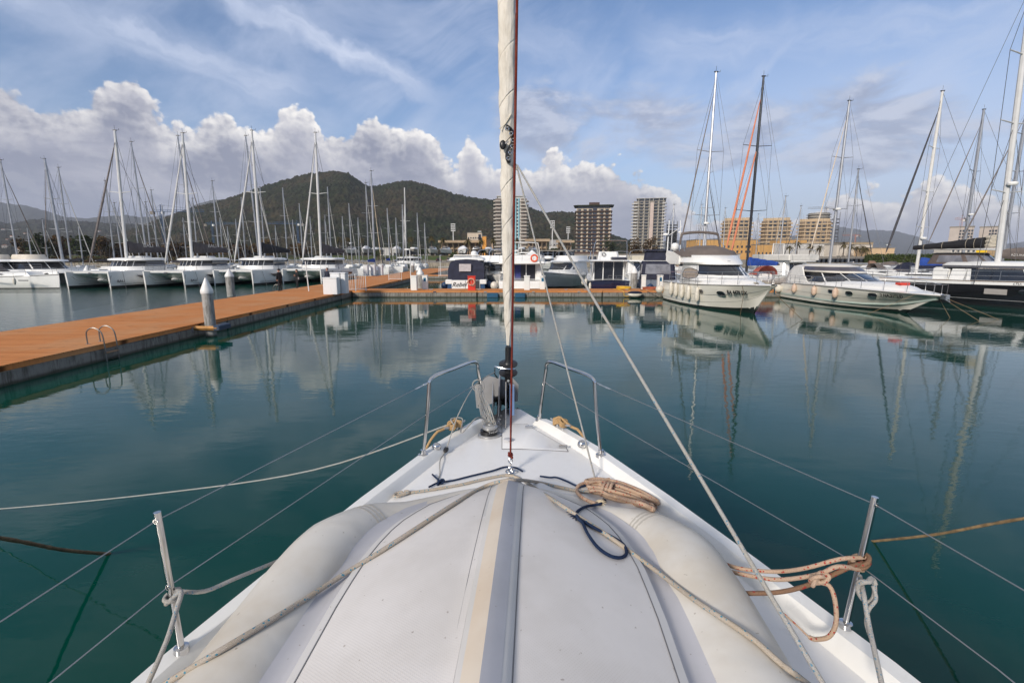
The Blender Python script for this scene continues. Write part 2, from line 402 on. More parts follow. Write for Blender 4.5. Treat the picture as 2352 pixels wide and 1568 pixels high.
# ================================================================== water
def water_mat():
    m = bpy.data.materials.new('harbour water'); m.use_nodes = True; t = NT(m.node_tree); b = t.n['Principled BSDF']
    pos = t.new('ShaderNodeNewGeometry').outputs['Position']
    x, y, z = t.sep(pos)
    n0 = t.noise(pos, 0.05, 3, 0.5)
    c = t.mix(t.sm(n0, 0.35, 0.65), (0.0002, 0.039, 0.027, 1), (0.0003, 0.052, 0.037, 1))
    t.l.new(c, b.inputs['Base Color']); b.inputs['Roughness'].default_value = 0.0; b.inputs['IOR'].default_value = 1.333
    # broad lazy undulation, short ripples; livelier water beyond the long pontoon
    A = t.noise(t.vm('MULTIPLY', pos, (0.7, 1.5, 1)), 0.55, 3, 0.5)
    Bn = t.noise(t.vm('MULTIPLY', pos, (0.8, 1.8, 1)), 2.6, 2, 0.5)
    Cn = t.noise(t.vm('MULTIPLY', pos, (1, 1.6, 1)), 1.3, 5, 0.65)
    gust = t.sm(t.noise(pos, 0.09, 3, 0.5), 0.42, 0.66)
    left = t.m('SUBTRACT', 1.0, t.sm(x, -21, -17))
    h = t.m('ADD', t.m('MULTIPLY', A, 0.007), t.m('MULTIPLY', Bn, t.m('ADD', 0.0009, t.m('MULTIPLY', gust, 0.0030))))
    h = t.m('ADD', h, t.m('ADD', t.m('MULTIPLY', Cn, t.m('ADD', 0.0022, t.m('MULTIPLY', left, 0.02))), t.m('MULTIPLY', t.noise(t.vm('MULTIPLY', pos, (.7, 1.6, 1)), 4.5, 3, .6), t.m('MULTIPLY', left, .02))))
    bn = t.new('ShaderNodeBump'); bn.inputs['Strength'].default_value = 1.0; bn.inputs['Distance'].default_value = 1.0
    t.l.new(h, bn.inputs['Height']); t.l.new(bn.outputs[0], b.inputs['Normal'])
    return m
w = MB(); w.add([(-9000, -300, 0), (9000, -300, 0), (9000, 14000, 0), (-9000, 14000, 0)], [(0, 1, 2, 3)])
tag(w.build('water', water_mat(), origin=(0, 0, 0)), 'calm dark teal harbour water', kind='structure')

# ================================================================== land
def land_mat():
    m = bpy.data.materials.new('grass and gravel land'); m.use_nodes = True; t = NT(m.node_tree); b = t.n['Principled BSDF']
    pos = t.new('ShaderNodeNewGeometry').outputs['Position']; x, y, z = t.sep(pos)
    g = t.mix(t.sm(t.noise(pos, .25, 5, .6), .35, .65), (0.045, 0.075, 0.018, 1), (0.085, 0.080, 0.035, 1))
    pv = t.mix(t.sm(t.noise(pos, .4, 5, .6), .35, .65), (0.20, 0.18, 0.155, 1), (0.27, 0.24, 0.20, 1))
    f = t.m('MULTIPLY', t.m('MULTIPLY', t.sm(z, 1.45, 1.9), 1.0), 1.0)
    far = t.sm(y, 300, 420)
    f = t.m('MAXIMUM', f, far)
    t.l.new(t.mix(f, pv, g), b.inputs['Base Color']); b.inputs['Roughness'].default_value = 0.95; b.inputs['Specular IOR Level'].default_value = .2
    return m
QY = 146.0
def land_h(x, y):
    w_ = 1 - smoo((x - 2) / 6.0)
    return 1.2 + 2.3 * smoo((y - 187) / 12) * w_ + (2.3*(1-w_)) * smoo((y-330)/60)
xs = [-9000, -3000, -1200, -600] + list(range(-400, 0, 12)) + [0, 2, 4, 6, 8, 12, 40, 100, 200, 400, 800, 1500, 3000, 9000]
ys = [QY, 150, 165, 180, 187, 190, 193, 196, 199, 205, 230, 300, 330, 345, 360, 375, 390, 450, 700, 1200, 3000, 14000]
m_ = MB(); vs = [(x, y, land_h(x, y)) for y in ys for x in xs]; n = len(xs)
fs = [(j*n+i, j*n+i+1, (j+1)*n+i+1, (j+1)*n+i) for j in range(len(ys)-1) for i in range(n-1)]
m_.add(vs, fs)
tag(m_.build('ground', land_mat(), origin=(0, QY, 0)), 'quayside land with green grass bank', kind='structure')
def conc_mat(name, c, sc=1.0, wl=0.0):
    m = bpy.data.materials.new(name); m.use_nodes = True; t = NT(m.node_tree); b = t.n['Principled BSDF']
    pos = t.new('ShaderNodeNewGeometry').outputs['Position']; x, y, z = t.sep(pos)
    n1 = t.noise(pos, 1.3*sc, 6, .65); drip = t.noise(t.vm('MULTIPLY', pos, (5, 5, .7)), 1.6*sc, 5, .65)
    cc = t.mix(t.sm(n1, .35, .7), (*c, 1), tuple(q*.68 for q in c)+(1,))
    cc = t.mix(t.m('MULTIPLY', t.sm(drip, .46, .64), .8), cc, (c[0]*.30, c[1]*.28, c[2]*.24, 1))
    wl_ = t.m('SUBTRACT', 1.0, t.sm(t.m('ADD', z, t.m('MULTIPLY', n1, .16)), .10, .22))
    cc = t.mix(t.m('MULTIPLY', wl_, .9), cc, (0.030, 0.030, 0.016, 1))
    t.l.new(cc, b.inputs['Base Color']); b.inputs['Roughness'].default_value = .85
    bn = t.new('ShaderNodeBump'); bn.inputs['Strength'].default_value = .4; bn.inputs['Distance'].default_value = .02
    t.l.new(t.noise(pos, 14, 4, .6), bn.inputs['Height']); t.l.new(bn.outputs[0], b.inputs['Normal'])
    return m
CONC = conc_mat('weathered float concrete', (0.23, 0.222, 0.20)); CONCQ = conc_mat('quay wall concrete', (0.32, 0.28, 0.22), .5)
q = MB().box(-600, 900, QY-.6, QY-.01, -1, 1.35)
tag(q.build('quay_wall', CONCQ), 'low brown concrete quay wall along the far shore', 'wall')

# ================================================================== hills
def hill_mat(name, a, b_, c, sc):
    m = bpy.data.materials.new(name); m.use_nodes = True; t = NT(m.node_tree); b = t.n['Principled BSDF']
    pos = t.new('ShaderNodeNewGeometry').outputs['Position']
    n1 = t.noise(pos, .0065*sc, 5, .6); n2 = t.noise(pos, .07*sc, 4, .65); n3 = t.vor(pos, .09*sc, 'F1')
    cc = t.mix(t.sm(n1, .40, .60), (*a, 1), (*b_, 1)); cc = t.mix(t.sm(n2, .45, .70), cc, (*c, 1))
    cc = t.mix(t.m('MULTIPLY', t.sm(n3, .25, .8), .6), cc, tuple(q*.22 for q in a)+(1,))
    n4 = t.noise(t.vm('MULTIPLY', pos, (.3, .3, 2.5)), .05*sc, 3, .5)
    cc = t.mix(t.m('MULTIPLY', t.sm(n4, .58, .66), t.m('MULTIPLY', t.sm(n1, .5, .62), .35)), cc, (0.10, .085, .055, 1))
    t.l.new(cc, b.inputs['Base Color']); b.inputs['Roughness'].default_value = 1; b.inputs['Specular IOR Level'].default_value = .05
    bn = t.new('ShaderNodeBump'); bn.inputs['Strength'].default_value = 1; bn.inputs['Distance'].default_value = 6/sc
    t.l.new(t.noise(pos, .09*sc, 5, .7), bn.inputs['Height']); t.l.new(bn.outputs[0], b.inputs['Normal'])
    return m
def ridge(name, label, pts, Y0, Y1, Yb, nx, ny, amp, cell, mat, base=3.0, rough=.12, seed=0.0, yj=0.0):
    px0, px1 = pts[0][0], pts[-1][0]; M = MB(); vs = []
    for i in range(nx+1):
        px = px0 + (px1-px0)*i/nx; py = lerp1(px, pts)
        ang = (px-1176)/FPX
        zr = AY(px, py, Y1).z
        for j in range(ny+1):
            s_ = j/ny
            if s_ < .8: q = s_/.8; Y = Y0+(Y1-Y0)*q; pr = smoo(q)*.55+.45*q
            else: q = (s_-.8)/.2; Y = Y1+(Yb-Y1)*q; pr = 1-.9*smoo(q)
            X = ang*1.0*Y
            big = NZ.fractal(Vector((X/ (cell*22), Y/(cell*22), seed)), 1.0, 2.0, 4)
            val = NZ.ridged_multi_fractal(Vector((X/(cell*28)+9, Y/(cell*60), seed)), 1.0, 2.0, 3, 1.0, 2.0)
            z = base + (zr-base)*pr*(1 - rough*(1-pr)*max(0, val)) + big*(zr-base)*rough*2*pr*(1-pr)
            # tree crowns
            d = NZ.voronoi(Vector((X/cell, Y/cell*.6, seed)))[0][0]
            z += amp*(1.0-min(1.0, d*1.3)) + amp*.5*NZ.noise(Vector((X/cell*2.3, Y/cell*1.4, 5)))
            if pr < .08: z = base*.2 + z*.8
            vs.append((X, Y, z))
    n = ny+1
    fs = [(i*n+j, (i+1)*n+j, (i+1)*n+j+1, i*n+j+1) for i in range(nx) for j in range(ny)]
    M.add(vs, fs); o = M.build(name, mat, sharp=180)
    tag(o, label, kind='structure'); return o
HM = hill_mat('wooded hill', (0.022, 0.030, 0.011), (0.066, 0.050, 0.027), (0.034, 0.046, 0.015), 1.0)
ridge('hill', 'dark wooded hill with two summits', [(250, 556), (300, 538), (340, 524), (400, 503), (440, 489), (470, 480), (500, 473), (530, 465), (560, 455), (600, 441), (640, 427), (680, 415), (720, 404), (750, 399), (790, 397), (812, 400), (830, 412),
      (850, 427), (868, 433), (890, 429), (915, 423), (950, 419), (985, 428), (1010, 436), (1050, 449), (1080, 457), (1120, 462), (1160, 463), (1200, 472), (1225, 485), (1250, 493), (1280, 490), (1318, 491), (1345, 505), (1400, 543), (1440, 556), (1500, 576), (1560, 584)],
      560, 1250, 1900, 620, 150, 7.0, 9.0, HM, base=2.5)
HM2 = hill_mat('middle distance hills', (0.035, 0.040, 0.025), (0.055, 0.050, 0.035), (0.06, 0.065, 0.04), .5)
ridge('hill', 'low hills scattered with houses on the left', [(-420, 520), (-200, 512), (-60, 505), (0, 512), (60, 516), (110, 505), (170, 510), (230, 512), (300, 516), (380, 520), (460, 530), (560, 560)], 900, 2100, 2700, 260, 60, 9, 18, HM2, base=2.5, seed=3.0)
HM3 = hill_mat('far mountains', (0.05, 0.055, 0.04), (0.06, 0.06, 0.045), (0.05, 0.06, 0.05), .2)
ridge('mountain', 'misty mountain ridge at the far left', [(-600, 470), (-300, 440), (-120, 446), (0, 455), (35, 466), (60, 470), (100, 474), (140, 488), (180, 500), (220, 503), (270, 498), (310, 496), (350, 500), (400, 498), (440, 486), (480, 470), (510, 461), (535, 459), (560, 463), (620, 480), (760, 500), (1000, 540)], 2600, 4600, 6200, 220, 50, 14, 60, HM3, base=2, seed=8.0)
ridge('mountain', 'faint blue mountains behind the right hand towers', [(1300, 580), (1420, 560), (1480, 556), (1560, 553), (1590, 552), (1640, 549), (1760, 552), (1850, 534), (1890, 524), (1920, 523), (1960, 530), (2000, 529), (2040, 533), (2090, 545), (2130, 560), (2200, 566), (2300, 560), (2420, 548), (2600, 560)], 4200, 6500, 8500, 220, 40, 16, 90, HM3, base=2, seed=12.0)

# ================================================================== pontoons
def plank_mat(name, ax, per=0.145):
    m = bpy.data.materials.new(name); m.use_nodes = True; t = NT(m.node_tree); b = t.n['Principled BSDF']
    pos = t.new('ShaderNodeNewGeometry').outputs['Position']; x, y, z = t.sep(pos)
    a = x if ax == 'x' else y
    o_ = y if ax == 'x' else x
    k = t.m('DIVIDE', a, per); fr = t.m('FRACT', k); idx = t.m('FLOOR', k)
    wn = t.new('ShaderNodeTexWhiteNoise', noise_dimensions='2D'); t.l.new(t.xyz(idx, t.m('FLOOR', t.m('DIVIDE', o_, 3.0)), 0), wn.inputs['Vector'])
    st = t.noise(t.xyz(t.m('MULTIPLY', a, 14), t.m('MULTIPLY', o_, .8), idx), 1.0, 4, .6)
    c = t.mix(wn.outputs['Value'], (0.48, 0.185, 0.058, 1), (0.58, 0.24, 0.085, 1))
    c = t.mix(t.m('MULTIPLY', t.sm(st, .4, .7), .35), c, (0.34, 0.12, 0.04, 1))
    bl = t.noise(pos, .45, 5, .6); jn = t.m('SUBTRACT', 1.0, t.sm(t.m('ABSOLUTE', t.m('SUBTRACT', t.m('FRACT', t.m('DIVIDE', o_, 2.6)), .5)), .0, .008)); c = t.mix(t.m('MULTIPLY', jn, .55), c, (0.12, .05, .02, 1))
    c = t.mix(t.m('MULTIPLY', t.sm(bl, .42, .68), .5), c, (0.50, 0.29, 0.15, 1))
    dirt = t.noise(pos, 2.4, 6, .7); c = t.mix(t.m('MULTIPLY', t.sm(dirt, .56, .72), .5), c, (0.15, 0.08, 0.04, 1))
    gap = t.m('SUBTRACT', 1.0, t.sm(t.m('ABSOLUTE', t.m('SUBTRACT', fr, .5)), .44, .49))
    c = t.mix(gap, (0.09, 0.035, 0.012, 1), c)
    t.l.new(c, b.inputs['Base Color']); b.inputs['Roughness'].default_value = .8; b.inputs['Specular IOR Level'].default_value = .12
    bn = t.new('ShaderNodeBump'); bn.inputs['Strength'].default_value = .5; bn.inputs['Distance'].default_value = .01
    t.l.new(gap, bn.inputs['Height']); t.l.new(bn.outputs[0], b.inputs['Normal'])
    return m
PLX, PLY = plank_mat('orange composite planks across', 'y'), plank_mat('orange composite planks along', 'x')
FASC = plank_mat('orange composite fascia', 'y', 4.0)
RUB = pm('dark blue rubber', (0.02, 0.04, 0.08), .6); DKJ = pm('black joint rubber', (.01, .01, .01), .7)
def pontoon(x0, x1, y0, y1, label, along, seg=12.0, top=.55, group='orange decked floating pontoons'):
    """along: 'x' or 'y' the long axis; each float segment is a part"""
    e = empty('pontoon', ((x0+x1)/2, (y0+y1)/2, 0), 0, label, 'pontoon', group)
    cx, cy = (x0+x1)/2, (y0+y1)/2
    L = (x1-x0) if along == 'x' else (y1-y0); n = max(1, round(L/seg)); g = .05
    for i in range(n):
        a0 = (x0 if along == 'x' else y0) + L*i/n + g/2; a1 = (x0 if along == 'x' else y0) + L*(i+1)/n - g/2
        X0, X1, Y0, Y1 = (a0, a1, y0, y1) if along == 'x' else (x0, x1, a0, a1)
        X0, X1, Y0, Y1 = X0-cx, X1-cx, Y0-cy, Y1-cy
        d = .02
        MB().rbox(X0+d, X1-d, Y0+d, Y1-d, -.9, top-.16, .03).build('concrete_float', CONC, e)
        MB().box(X0, X1, Y0, Y1, top-.158, top-.032).build('fascia', FASC, e)
        MB().box(X0-.015, X1+.015, Y0-.02, Y1+.02, top-.03, top).build('deck_boards', PLX, e)
    return e
pl = pontoon(-18.9, -13.05, -8, 112, 'long orange decked pontoon running from the lower left into the distance', 'y', 15.0)
pc = pontoon(-13.0, 48, 39.25, 41.7, 'narrow orange pontoon crossing the basin in front of the motorboats', 'x', 10.5)
pr_ = pontoon(-13.0, 42, 71.5, 73.7, 'further orange cross pontoon behind the canvas covered motorboat', 'x', 11)
p4 = pontoon(-58, -19.0, 66, 68.5, 'short orange pontoon behind the moored catamarans', 'x', 11)
p5 = pontoon(44, 47, 44, 140, 'orange pontoon on the far right between moored yachts', 'y', 12)
# ================================================================== own yacht (foreground)
def deck_z(y): return 1.70 + 0.030*(y-1.6) + (0.006*(y-1.6)**2 if y > 1.6 else 0)
_edge = [(-8.0, 1.72), (-5.5, 2.05), (-2.5, 2.08), (-1.0, 1.97), (0.0, 1.83), (0.8, 1.65), (1.6, 1.427), (1.875, 1.322), (2.26, 1.195), (2.6, 1.070), (3.1, 0.85), (3.54, 0.655), (3.9, 0.445), (4.2, 0.26), (4.42, 0.13), (4.56, 0.045)]
def edge_x(y): return lerp1(y, _edge)
def cxl(y): return .0165*(4.56-y)      # the boat lies slightly askew to the view
def loft_hull_rings():
    ys = [-8.0, -6, -4, -2.5, -1.5, -.7, 0, .5, 1, 1.4, 1.8, 2.2, 2.6, 3.0, 3.3, 3.6, 3.9, 4.15, 4.35, 4.48, 4.56]
    R = []
    for y in ys:
        e = edge_x(y); z = deck_z(y)
        R.append([(e, y, z), (e*.99, y-.02, z-.25), (e*.93, y-.10, z*.55), (e*.80, y-.25, .12), (e*.45, y-.4, -.45), (0, y-.5, -.6 + (.5 if y > 4 else 0)),
                  (-e*.45, y-.4, -.45), (-e*.80, y-.25, .12), (-e*.93, y-.10, z*.55), (-e*.99, y-.02, z-.25), (-e, y, z)])
    return R
yacht = empty('sailing_yacht', (0, 0, 0), 0, 'white foredeck of the sailing yacht the photo is taken from, dinghy lashed on it', 'sailing yacht')
DECKM = pm('deck gelcoat', (0.72, 0.72, 0.72), 0.38, 0, 0.05, 1.5, coat=0.15, grime=0.10, gz=2)
h = MB(); h.loft([[(p[0]+cxl(r_[0][1]), p[1], p[2]) for p in r_] for r_ in loft_hull_rings()], False, False); h.build('hull', GEL, yacht)
# deck: slightly cambered sheet inside the toe rail
d_ = MB(); rows = []
for i in range(60):
    y = -7.9 + (4.50+7.9)*i/59; e = edge_x(y) - .002; z = deck_z(y)
    rows.append([(e*k/6 + cxl(y), y, z + .002 + .05*(1-(k/6)**2)*min(1, e)) for k in range(-6, 7)])
d_.loft(rows, False, False); d_.build('deck', DECKM, yacht)
def deck_h(x, y):
    e = max(edge_x(y), .02); k = max(-1, min(1, (x-cxl(y))/e)); return deck_z(y) + .002 + .05*(1-k*k)*min(1, e)
# toe rails (raised bulwark with a bevelled inner side), ending short of the stem
for sgn in (1, -1):
    ys = [-7.9, -5, -2.5, -1, 0, .8, 1.6, 2.2, 2.8, 3.2, 3.54, 3.8, 4.0, 4.12]
    R = []
    for y in ys:
        e = edge_x(y); z = deck_z(y); hgt = .075 if y < 4.1 else .06
        R.append([(sgn*(e+.006), y, z-.06), (sgn*(e+.004), y, z+hgt-.015), (sgn*(e-.012), y, z+hgt), (sgn*(e-.085), y, z+hgt), (sgn*(e-.11), y, z+hgt-.02), (sgn*(e-.15), y, z-.01)])
    R2 = [[Vector((p[0]+cxl(r[0][1]), p[1], p[2])) for p in r] for r in R]
    MB().loft(R2, True).build('toe_rail', GEL, yacht)
# anchor locker lid, its seams and latch
SEAM = pm('grey deck seam', (.16, .16, .17), .6)
def dk(px, py, off=0.0):
    """point of the picture brought down to the deck"""
    z = 1.8
    for _ in range(6):
        p = G(px, py, z); z = deck_h(p.x, p.y) + off
    return G(px, py, z)
def zc(zx, zy): return (918.8 + .27464*zx, 775.2 + .27464*zy)     # detail picture of the bow -> picture
def zr(zx, zy): return (1205.9 + .37759*zx, 976.2 + .37759*zy)
def zl(zx, zy): return (zx*.3906, 1091 + .3906*zy)
lid = [dk(*zc(a, b), .003) for a, b in ((853, 722), (1060, 722), (1105, 755), (1385, 915), (1405, 950), (1000, 930), (853, 930))]
c_ = sum(lid, Vector())/len(lid)
MB().loft([[p + Vector((0, 0, -.03)) for p in lid], lid, [c_ + (p-c_)*.975 + Vector((0, 0, .003)) for p in lid]]).build('locker_lid', DECKM, yacht)
sm_ = MB()
for a, b in zip(lid, lid[1:] + lid[:1]): sm_.tube([a + Vector((0, 0, -.001)), b + Vector((0, 0, -.001))], .0035, 5)
sm_.build('locker_seam', SEAM, yacht)
lt = dk(*zc(903, 852), .02); MB().lathe([(.001, 0), (.034, 0), (.034, .006), (.026, .008), (.001, .008)], lt, 18).build('latch', pm('grey latch', (.5, .5, .52), .3), yacht)
for a, b in ((1080, 740), (1365, 905)):
    p = dk(*zc(a, b), .022); MB().rbox(p.x-.035, p.x+.035, p.y-.008, p.y+.008, p.z-.01, p.z+.006, .003).build('hinge', STEEL, yacht)
# windlass
wl = dk(*zc(752, 815)); Wn = empty('windlass', wl); Wn.parent = yacht; Wn.scale = (.78, .78, .78)
WG = pm('windlass casting', (.42, .42, .42), .35, .6, .2, 9)
pl_ = MB(); pl_.lathe([(.001, 0), (.130, 0), (.130, .012), (.118, .02), (.001, .02)], (0, 0, 0), 28); pl_.xf(Matrix.Diagonal((1, .85, 1, 1))).build('base_plate', WG, Wn)
MB().lathe([(.001, .02), (.075, .02), (.075, .03), (.06, .05), (.06, .062), (.082, .075), (.084, .10), (.07, .115), (.03, .12), (.028, .128), (.001, .13)], (0, .01, 0), 28).build('drum', WG, Wn)
MB().lathe([(.001, .018), (.092, .018), (.092, .058), (.001, .058)], (-.012, .0, 0), 24).build('chain_cover', BLK, Wn)
ch = MB()
for k in range(13):
    a = pi*(-.5) + k*.27; cx_, cy_ = .088*cos(a), .088*sin(a)
    if k > 7: cx_, cy_ = .075 + .01*(k-8), .02 + .05*(k-8)
    ch.torus((cx_, cy_, .062 + .02*max(0, k-8)), .014, .0045, 10, 5, 'z' if k % 2 else 'x')
ch.build('anchor_chain', pm('galvanised chain', (.30, .30, .30), .5, .6), Wn)
# bow roller, anchor and stem fitting
GALV = pm('worn grey anchor', (.36, .36, .38), .45, .5, .25, 6)
bow = Vector((0, 4.5, deck_z(4.5)))
anc = empty('anchor', (-.10, 4.42, bow.z)); anc.parent = yacht
MB().prism([(-.42, -.02), (.30, .02), (.46, .24), (.22, .34), (-.12, .30), (-.42, .05)], -.006, .006, 'yz').xf(Matrix.Translation((-.02, .1, 0))).build('fluke', GALV, anc)
f2 = MB().prism([(-.20, -.02), (.22, .10), (.15, .31), (-.06, .36), (-.22, .2)], -.005, .005, 'xz')
f2.xf(Matrix.Translation((-.10, .30, -.04)) @ Matrix.Diagonal((.8, 1, .9, 1))).build('fluke', pm('pale anchor plate', (.30, .30, .31), .5, .2, .2, 6), anc)
f3 = MB().prism([(-.14, .0), (.16, .06), (.17, .26), (.05, .36), (-.10, .30)], -.005, .005, 'xz')
f3.xf(Matrix.Translation((.06, .26, -.02)) @ Matrix.Diagonal((.62, 1, .85, 1))).build('fluke', pm('pale anchor plate', (.30, .30, .31), .5, .2, .2, 6), anc)
MB().tube([(-.02, -.45, .03), (-.02, -.1, .06), (-.02, .42, .02)], .02, 8).build('shank', GALV, anc)
for x_ in (-.17, -.055):
    MB().prism([(3.98, bow.z-.0), (4.05, bow.z+.05), (4.10, bow.z+.30), (4.18, bow.z+.36), (4.55, bow.z+.18), (4.72, bow.z+.06), (4.72, bow.z-.05), (4.4, bow.z-.10)], x_-.004, x_+.004, 'yz').build('roller_cheek', STEEL, yacht)
MB().lathe([(.001, -.045), (.045, -.045), (.022, 0), (.045, .045), (.001, .045)], (-.11, 4.66, bow.z+.03), 16, 'x').build('bow_roller', BLK, yacht)
MB().prism([(4.30, bow.z-.05), (4.42, bow.z+.26), (4.47, bow.z+.26), (4.60, bow.z-.05)], -.022, .022, 'yz').build('stem_fitting', STEEL, yacht)
# furler: toggle, drum, extrusion, rolled sail
S0 = Vector((-.035, 4.43, bow.z+.30)); SD = Vector((0, -.3, 1)).normalized()
def st(d, ax=0, ay=0): return S0 + SD*d + Vector((ax, 0, 0)) + SD.cross(Vector((1, 0, 0)))*ay
furl = empty('furler', S0); furl.parent = yacht
rot = Vector((0, 0, 1)).rotation_difference(SD).to_matrix().to_4x4()
def along(prof, n=24): return MB().lathe(prof, (0, 0, 0), n).xf(rot @ Matrix.Diagonal((.74, .74, .84, 1)))
along([(.001, -.36), (.016, -.36), (.018, -.02), (.03, -.0), (.03, .02), (.001, .02)], 14).build('toggle', STEEL, furl)
along([(.001, .0), (.045, .0), (.047, .07), (.052, .075), (.10, .10), (.118, .108), (.118, .114), (.05, .125), (.042, .15), (.042, .20), (.05, .205), (.10, .212), (.118, .22), (.118, .226), (.06, .24), (.038, .27), (.036, .42), (.03, .44), (.001, .44)], 32).build('furler_drum', BLK, furl)
gd = MB().tube([rot @ Vector(p) for p in ((-.10, -.06, .07), (-.125, -.07, .12), (-.12, -.07, .20), (-.02, -.125, .205), (.06, -.115, .20))], .006, 6); gd.build('line_guard', STEEL, furl)
tp = rot @ Vector((0, -.049, .035)); MB().lathe([(.001, 0), (.012, 0), (.012, -.004), (.001, -.004)], tp, 12, 'y').build('logo_disc', pm('grey logo disc', (.4, .42, .42), .4), furl)
SAILM = bpy.data.materials.new('cream sailcloth'); SAILM.use_nodes = True
def _sail():
    t = NT(SAILM.node_tree); b = t.n['Principled BSDF']; tc = t.new('ShaderNodeTexCoord').outputs['Object']; x, y, z = t.sep(tc)
    ang = t.m('ARCTAN2', x, t.m('ADD', y, t.m('MULTIPLY', z, .3)))
    sp = t.m('ADD', t.m('MULTIPLY', z, 3.5), t.m('MULTIPLY', ang, 0.1591549)); fr = t.m('FRACT', sp)
    cr = t.noise(t.vm('MULTIPLY', tc, (9, 9, 3)), 2.2, 5, .6)
    seam = t.m('SUBTRACT', 1.0, t.sm(t.m('ABSOLUTE', t.m('SUBTRACT', fr, .5)), .0, .035))
    low = t.m('SUBTRACT', 1.0, t.sm(z, 2.2, 2.6))
    seam = t.m('MULTIPLY', seam, t.m('ADD', .4, t.m('MULTIPLY', low, .6)))
    c = t.mix(t.sm(cr, .35, .7), (0.72, 0.68, 0.61, 1), (0.60, 0.555, 0.48, 1))
    c = t.mix(t.m('MULTIPLY', seam, .42), c, (0.30, 0.27, 0.22, 1))
    t.l.new(c, b.inputs['Base Color']); b.inputs['Roughness'].default_value = .8; b.inputs['Specular IOR Level'].default_value = .2
    wr = t.noise(t.xyz(t.m('MULTIPLY', ang, 1.2), sp, 0), 1.6, 4, .6)
    bn = t.new('ShaderNodeBump'); bn.inputs['Strength'].default_value = .8; bn.inputs['Distance'].default_value = .012
    t.l.new(t.m('ADD', t.m('MULTIPLY', wr, 1.0), t.m('MULTIPLY', t.m('SUBTRACT', 1.0, seam), .5)), bn.inputs['Height']); t.l.new(bn.outputs[0], b.inputs['Normal'])
_sail()
R = []; nn = 28; L0, L1 = .385, 11.5; K = 420
for i in range(K+1):
    d = L0 + (L1-L0)*i/K
    base_r = lerp1(d, [(.38, .010), (.44, .018), (.54, .027), (.72, .033), (1.1, .040), (1.7, .048), (2.4, .054), (4, .056), (11.5, .03)])
    ring = []
    for k in range(nn):
        a = 2*pi*k/nn
        turn = (a/(2*pi) + d*3.5) % 1.0
        r = base_r*(1 + .13*(turn-.5)*(1.0) ) + .0035*NZ.noise(Vector((cos(a)*2, sin(a)*2, d*7)))*2
        r *= 1 + .10*cos(a*2 + .7)
        p = Vector((r*cos(a), r*sin(a), 0)); ring.append(rot @ (p + Vector((0, 0, d))))
    R.append(ring)
MB().loft(R, True).build('furled_sail', SAILM, furl, sharp=80)
# clew patch with rings, shackle and block, where the sheets are tied
cp = AY(1163, 330, 3.86)
def stay_at(py):
    d = ray(1172, py); k = (4.45 - .3*(EYE - S0.z)) / (d.y + .3*d.z)
    # y = 4.45 - .3*(z - S0.z)
    t_ = (4.45 - .3*(EYE - S0.z)) / (d.y + .3*d.z); return CAM + d*t_
def on_sail(px, py, off=.064):
    c = stay_at(py); d = ray(px, py); d2 = d.normalized(); o = c + (c-CAM).normalized()*-off
    t_ = (o - CAM).dot(Vector((0, 1, 0))) / d.y; return CAM + d*t_
clew = []
for px, py in ((1160, 290), (1172, 300), (1176, 318), (1173, 334), (1165, 348), (1163, 362), (1167, 374)):
    clew.append(on_sail(px+2, py, .074))
cl = MB(); cs = spline(clew, 6)
cl.tube(cs, .033, 12, flat=.40); cl.build('clew_patch', BLK, furl, origin=None).location = -S0
for px, py in ((1163, 296), (1172, 307), (1176, 322), (1175, 336), (1170, 351), (1166, 364)):
    q = on_sail(px+2, py, .108); o = MB().torus((0, 0, 0), .012, .0042, 16, 6, 'y').build('clew_ring', STEEL, furl); o.location = q - S0
bk = on_sail(1155, 333, .09)
o = MB().ell((0, 0, 0), .024, .016, .034, 12, 8).build('clew_block', BLK, furl); o.location = bk - S0
o = MB().tube([Vector((0, 0, 0)), on_sail(1168, 325, .095) - bk], .006, 6).build('shackle', STEEL, furl); o.location = bk - S0
tl = on_sail(1147, 296, .07); o = MB().tube(spline([on_sail(1174, 262, .075) - tl, on_sail(1160, 285, .07) - tl, Vector((0, 0, 0))], 6), .004, 6).build('tie_cord', pm('cream cord', (.6, .55, .45), .8), furl); o.location = tl - S0
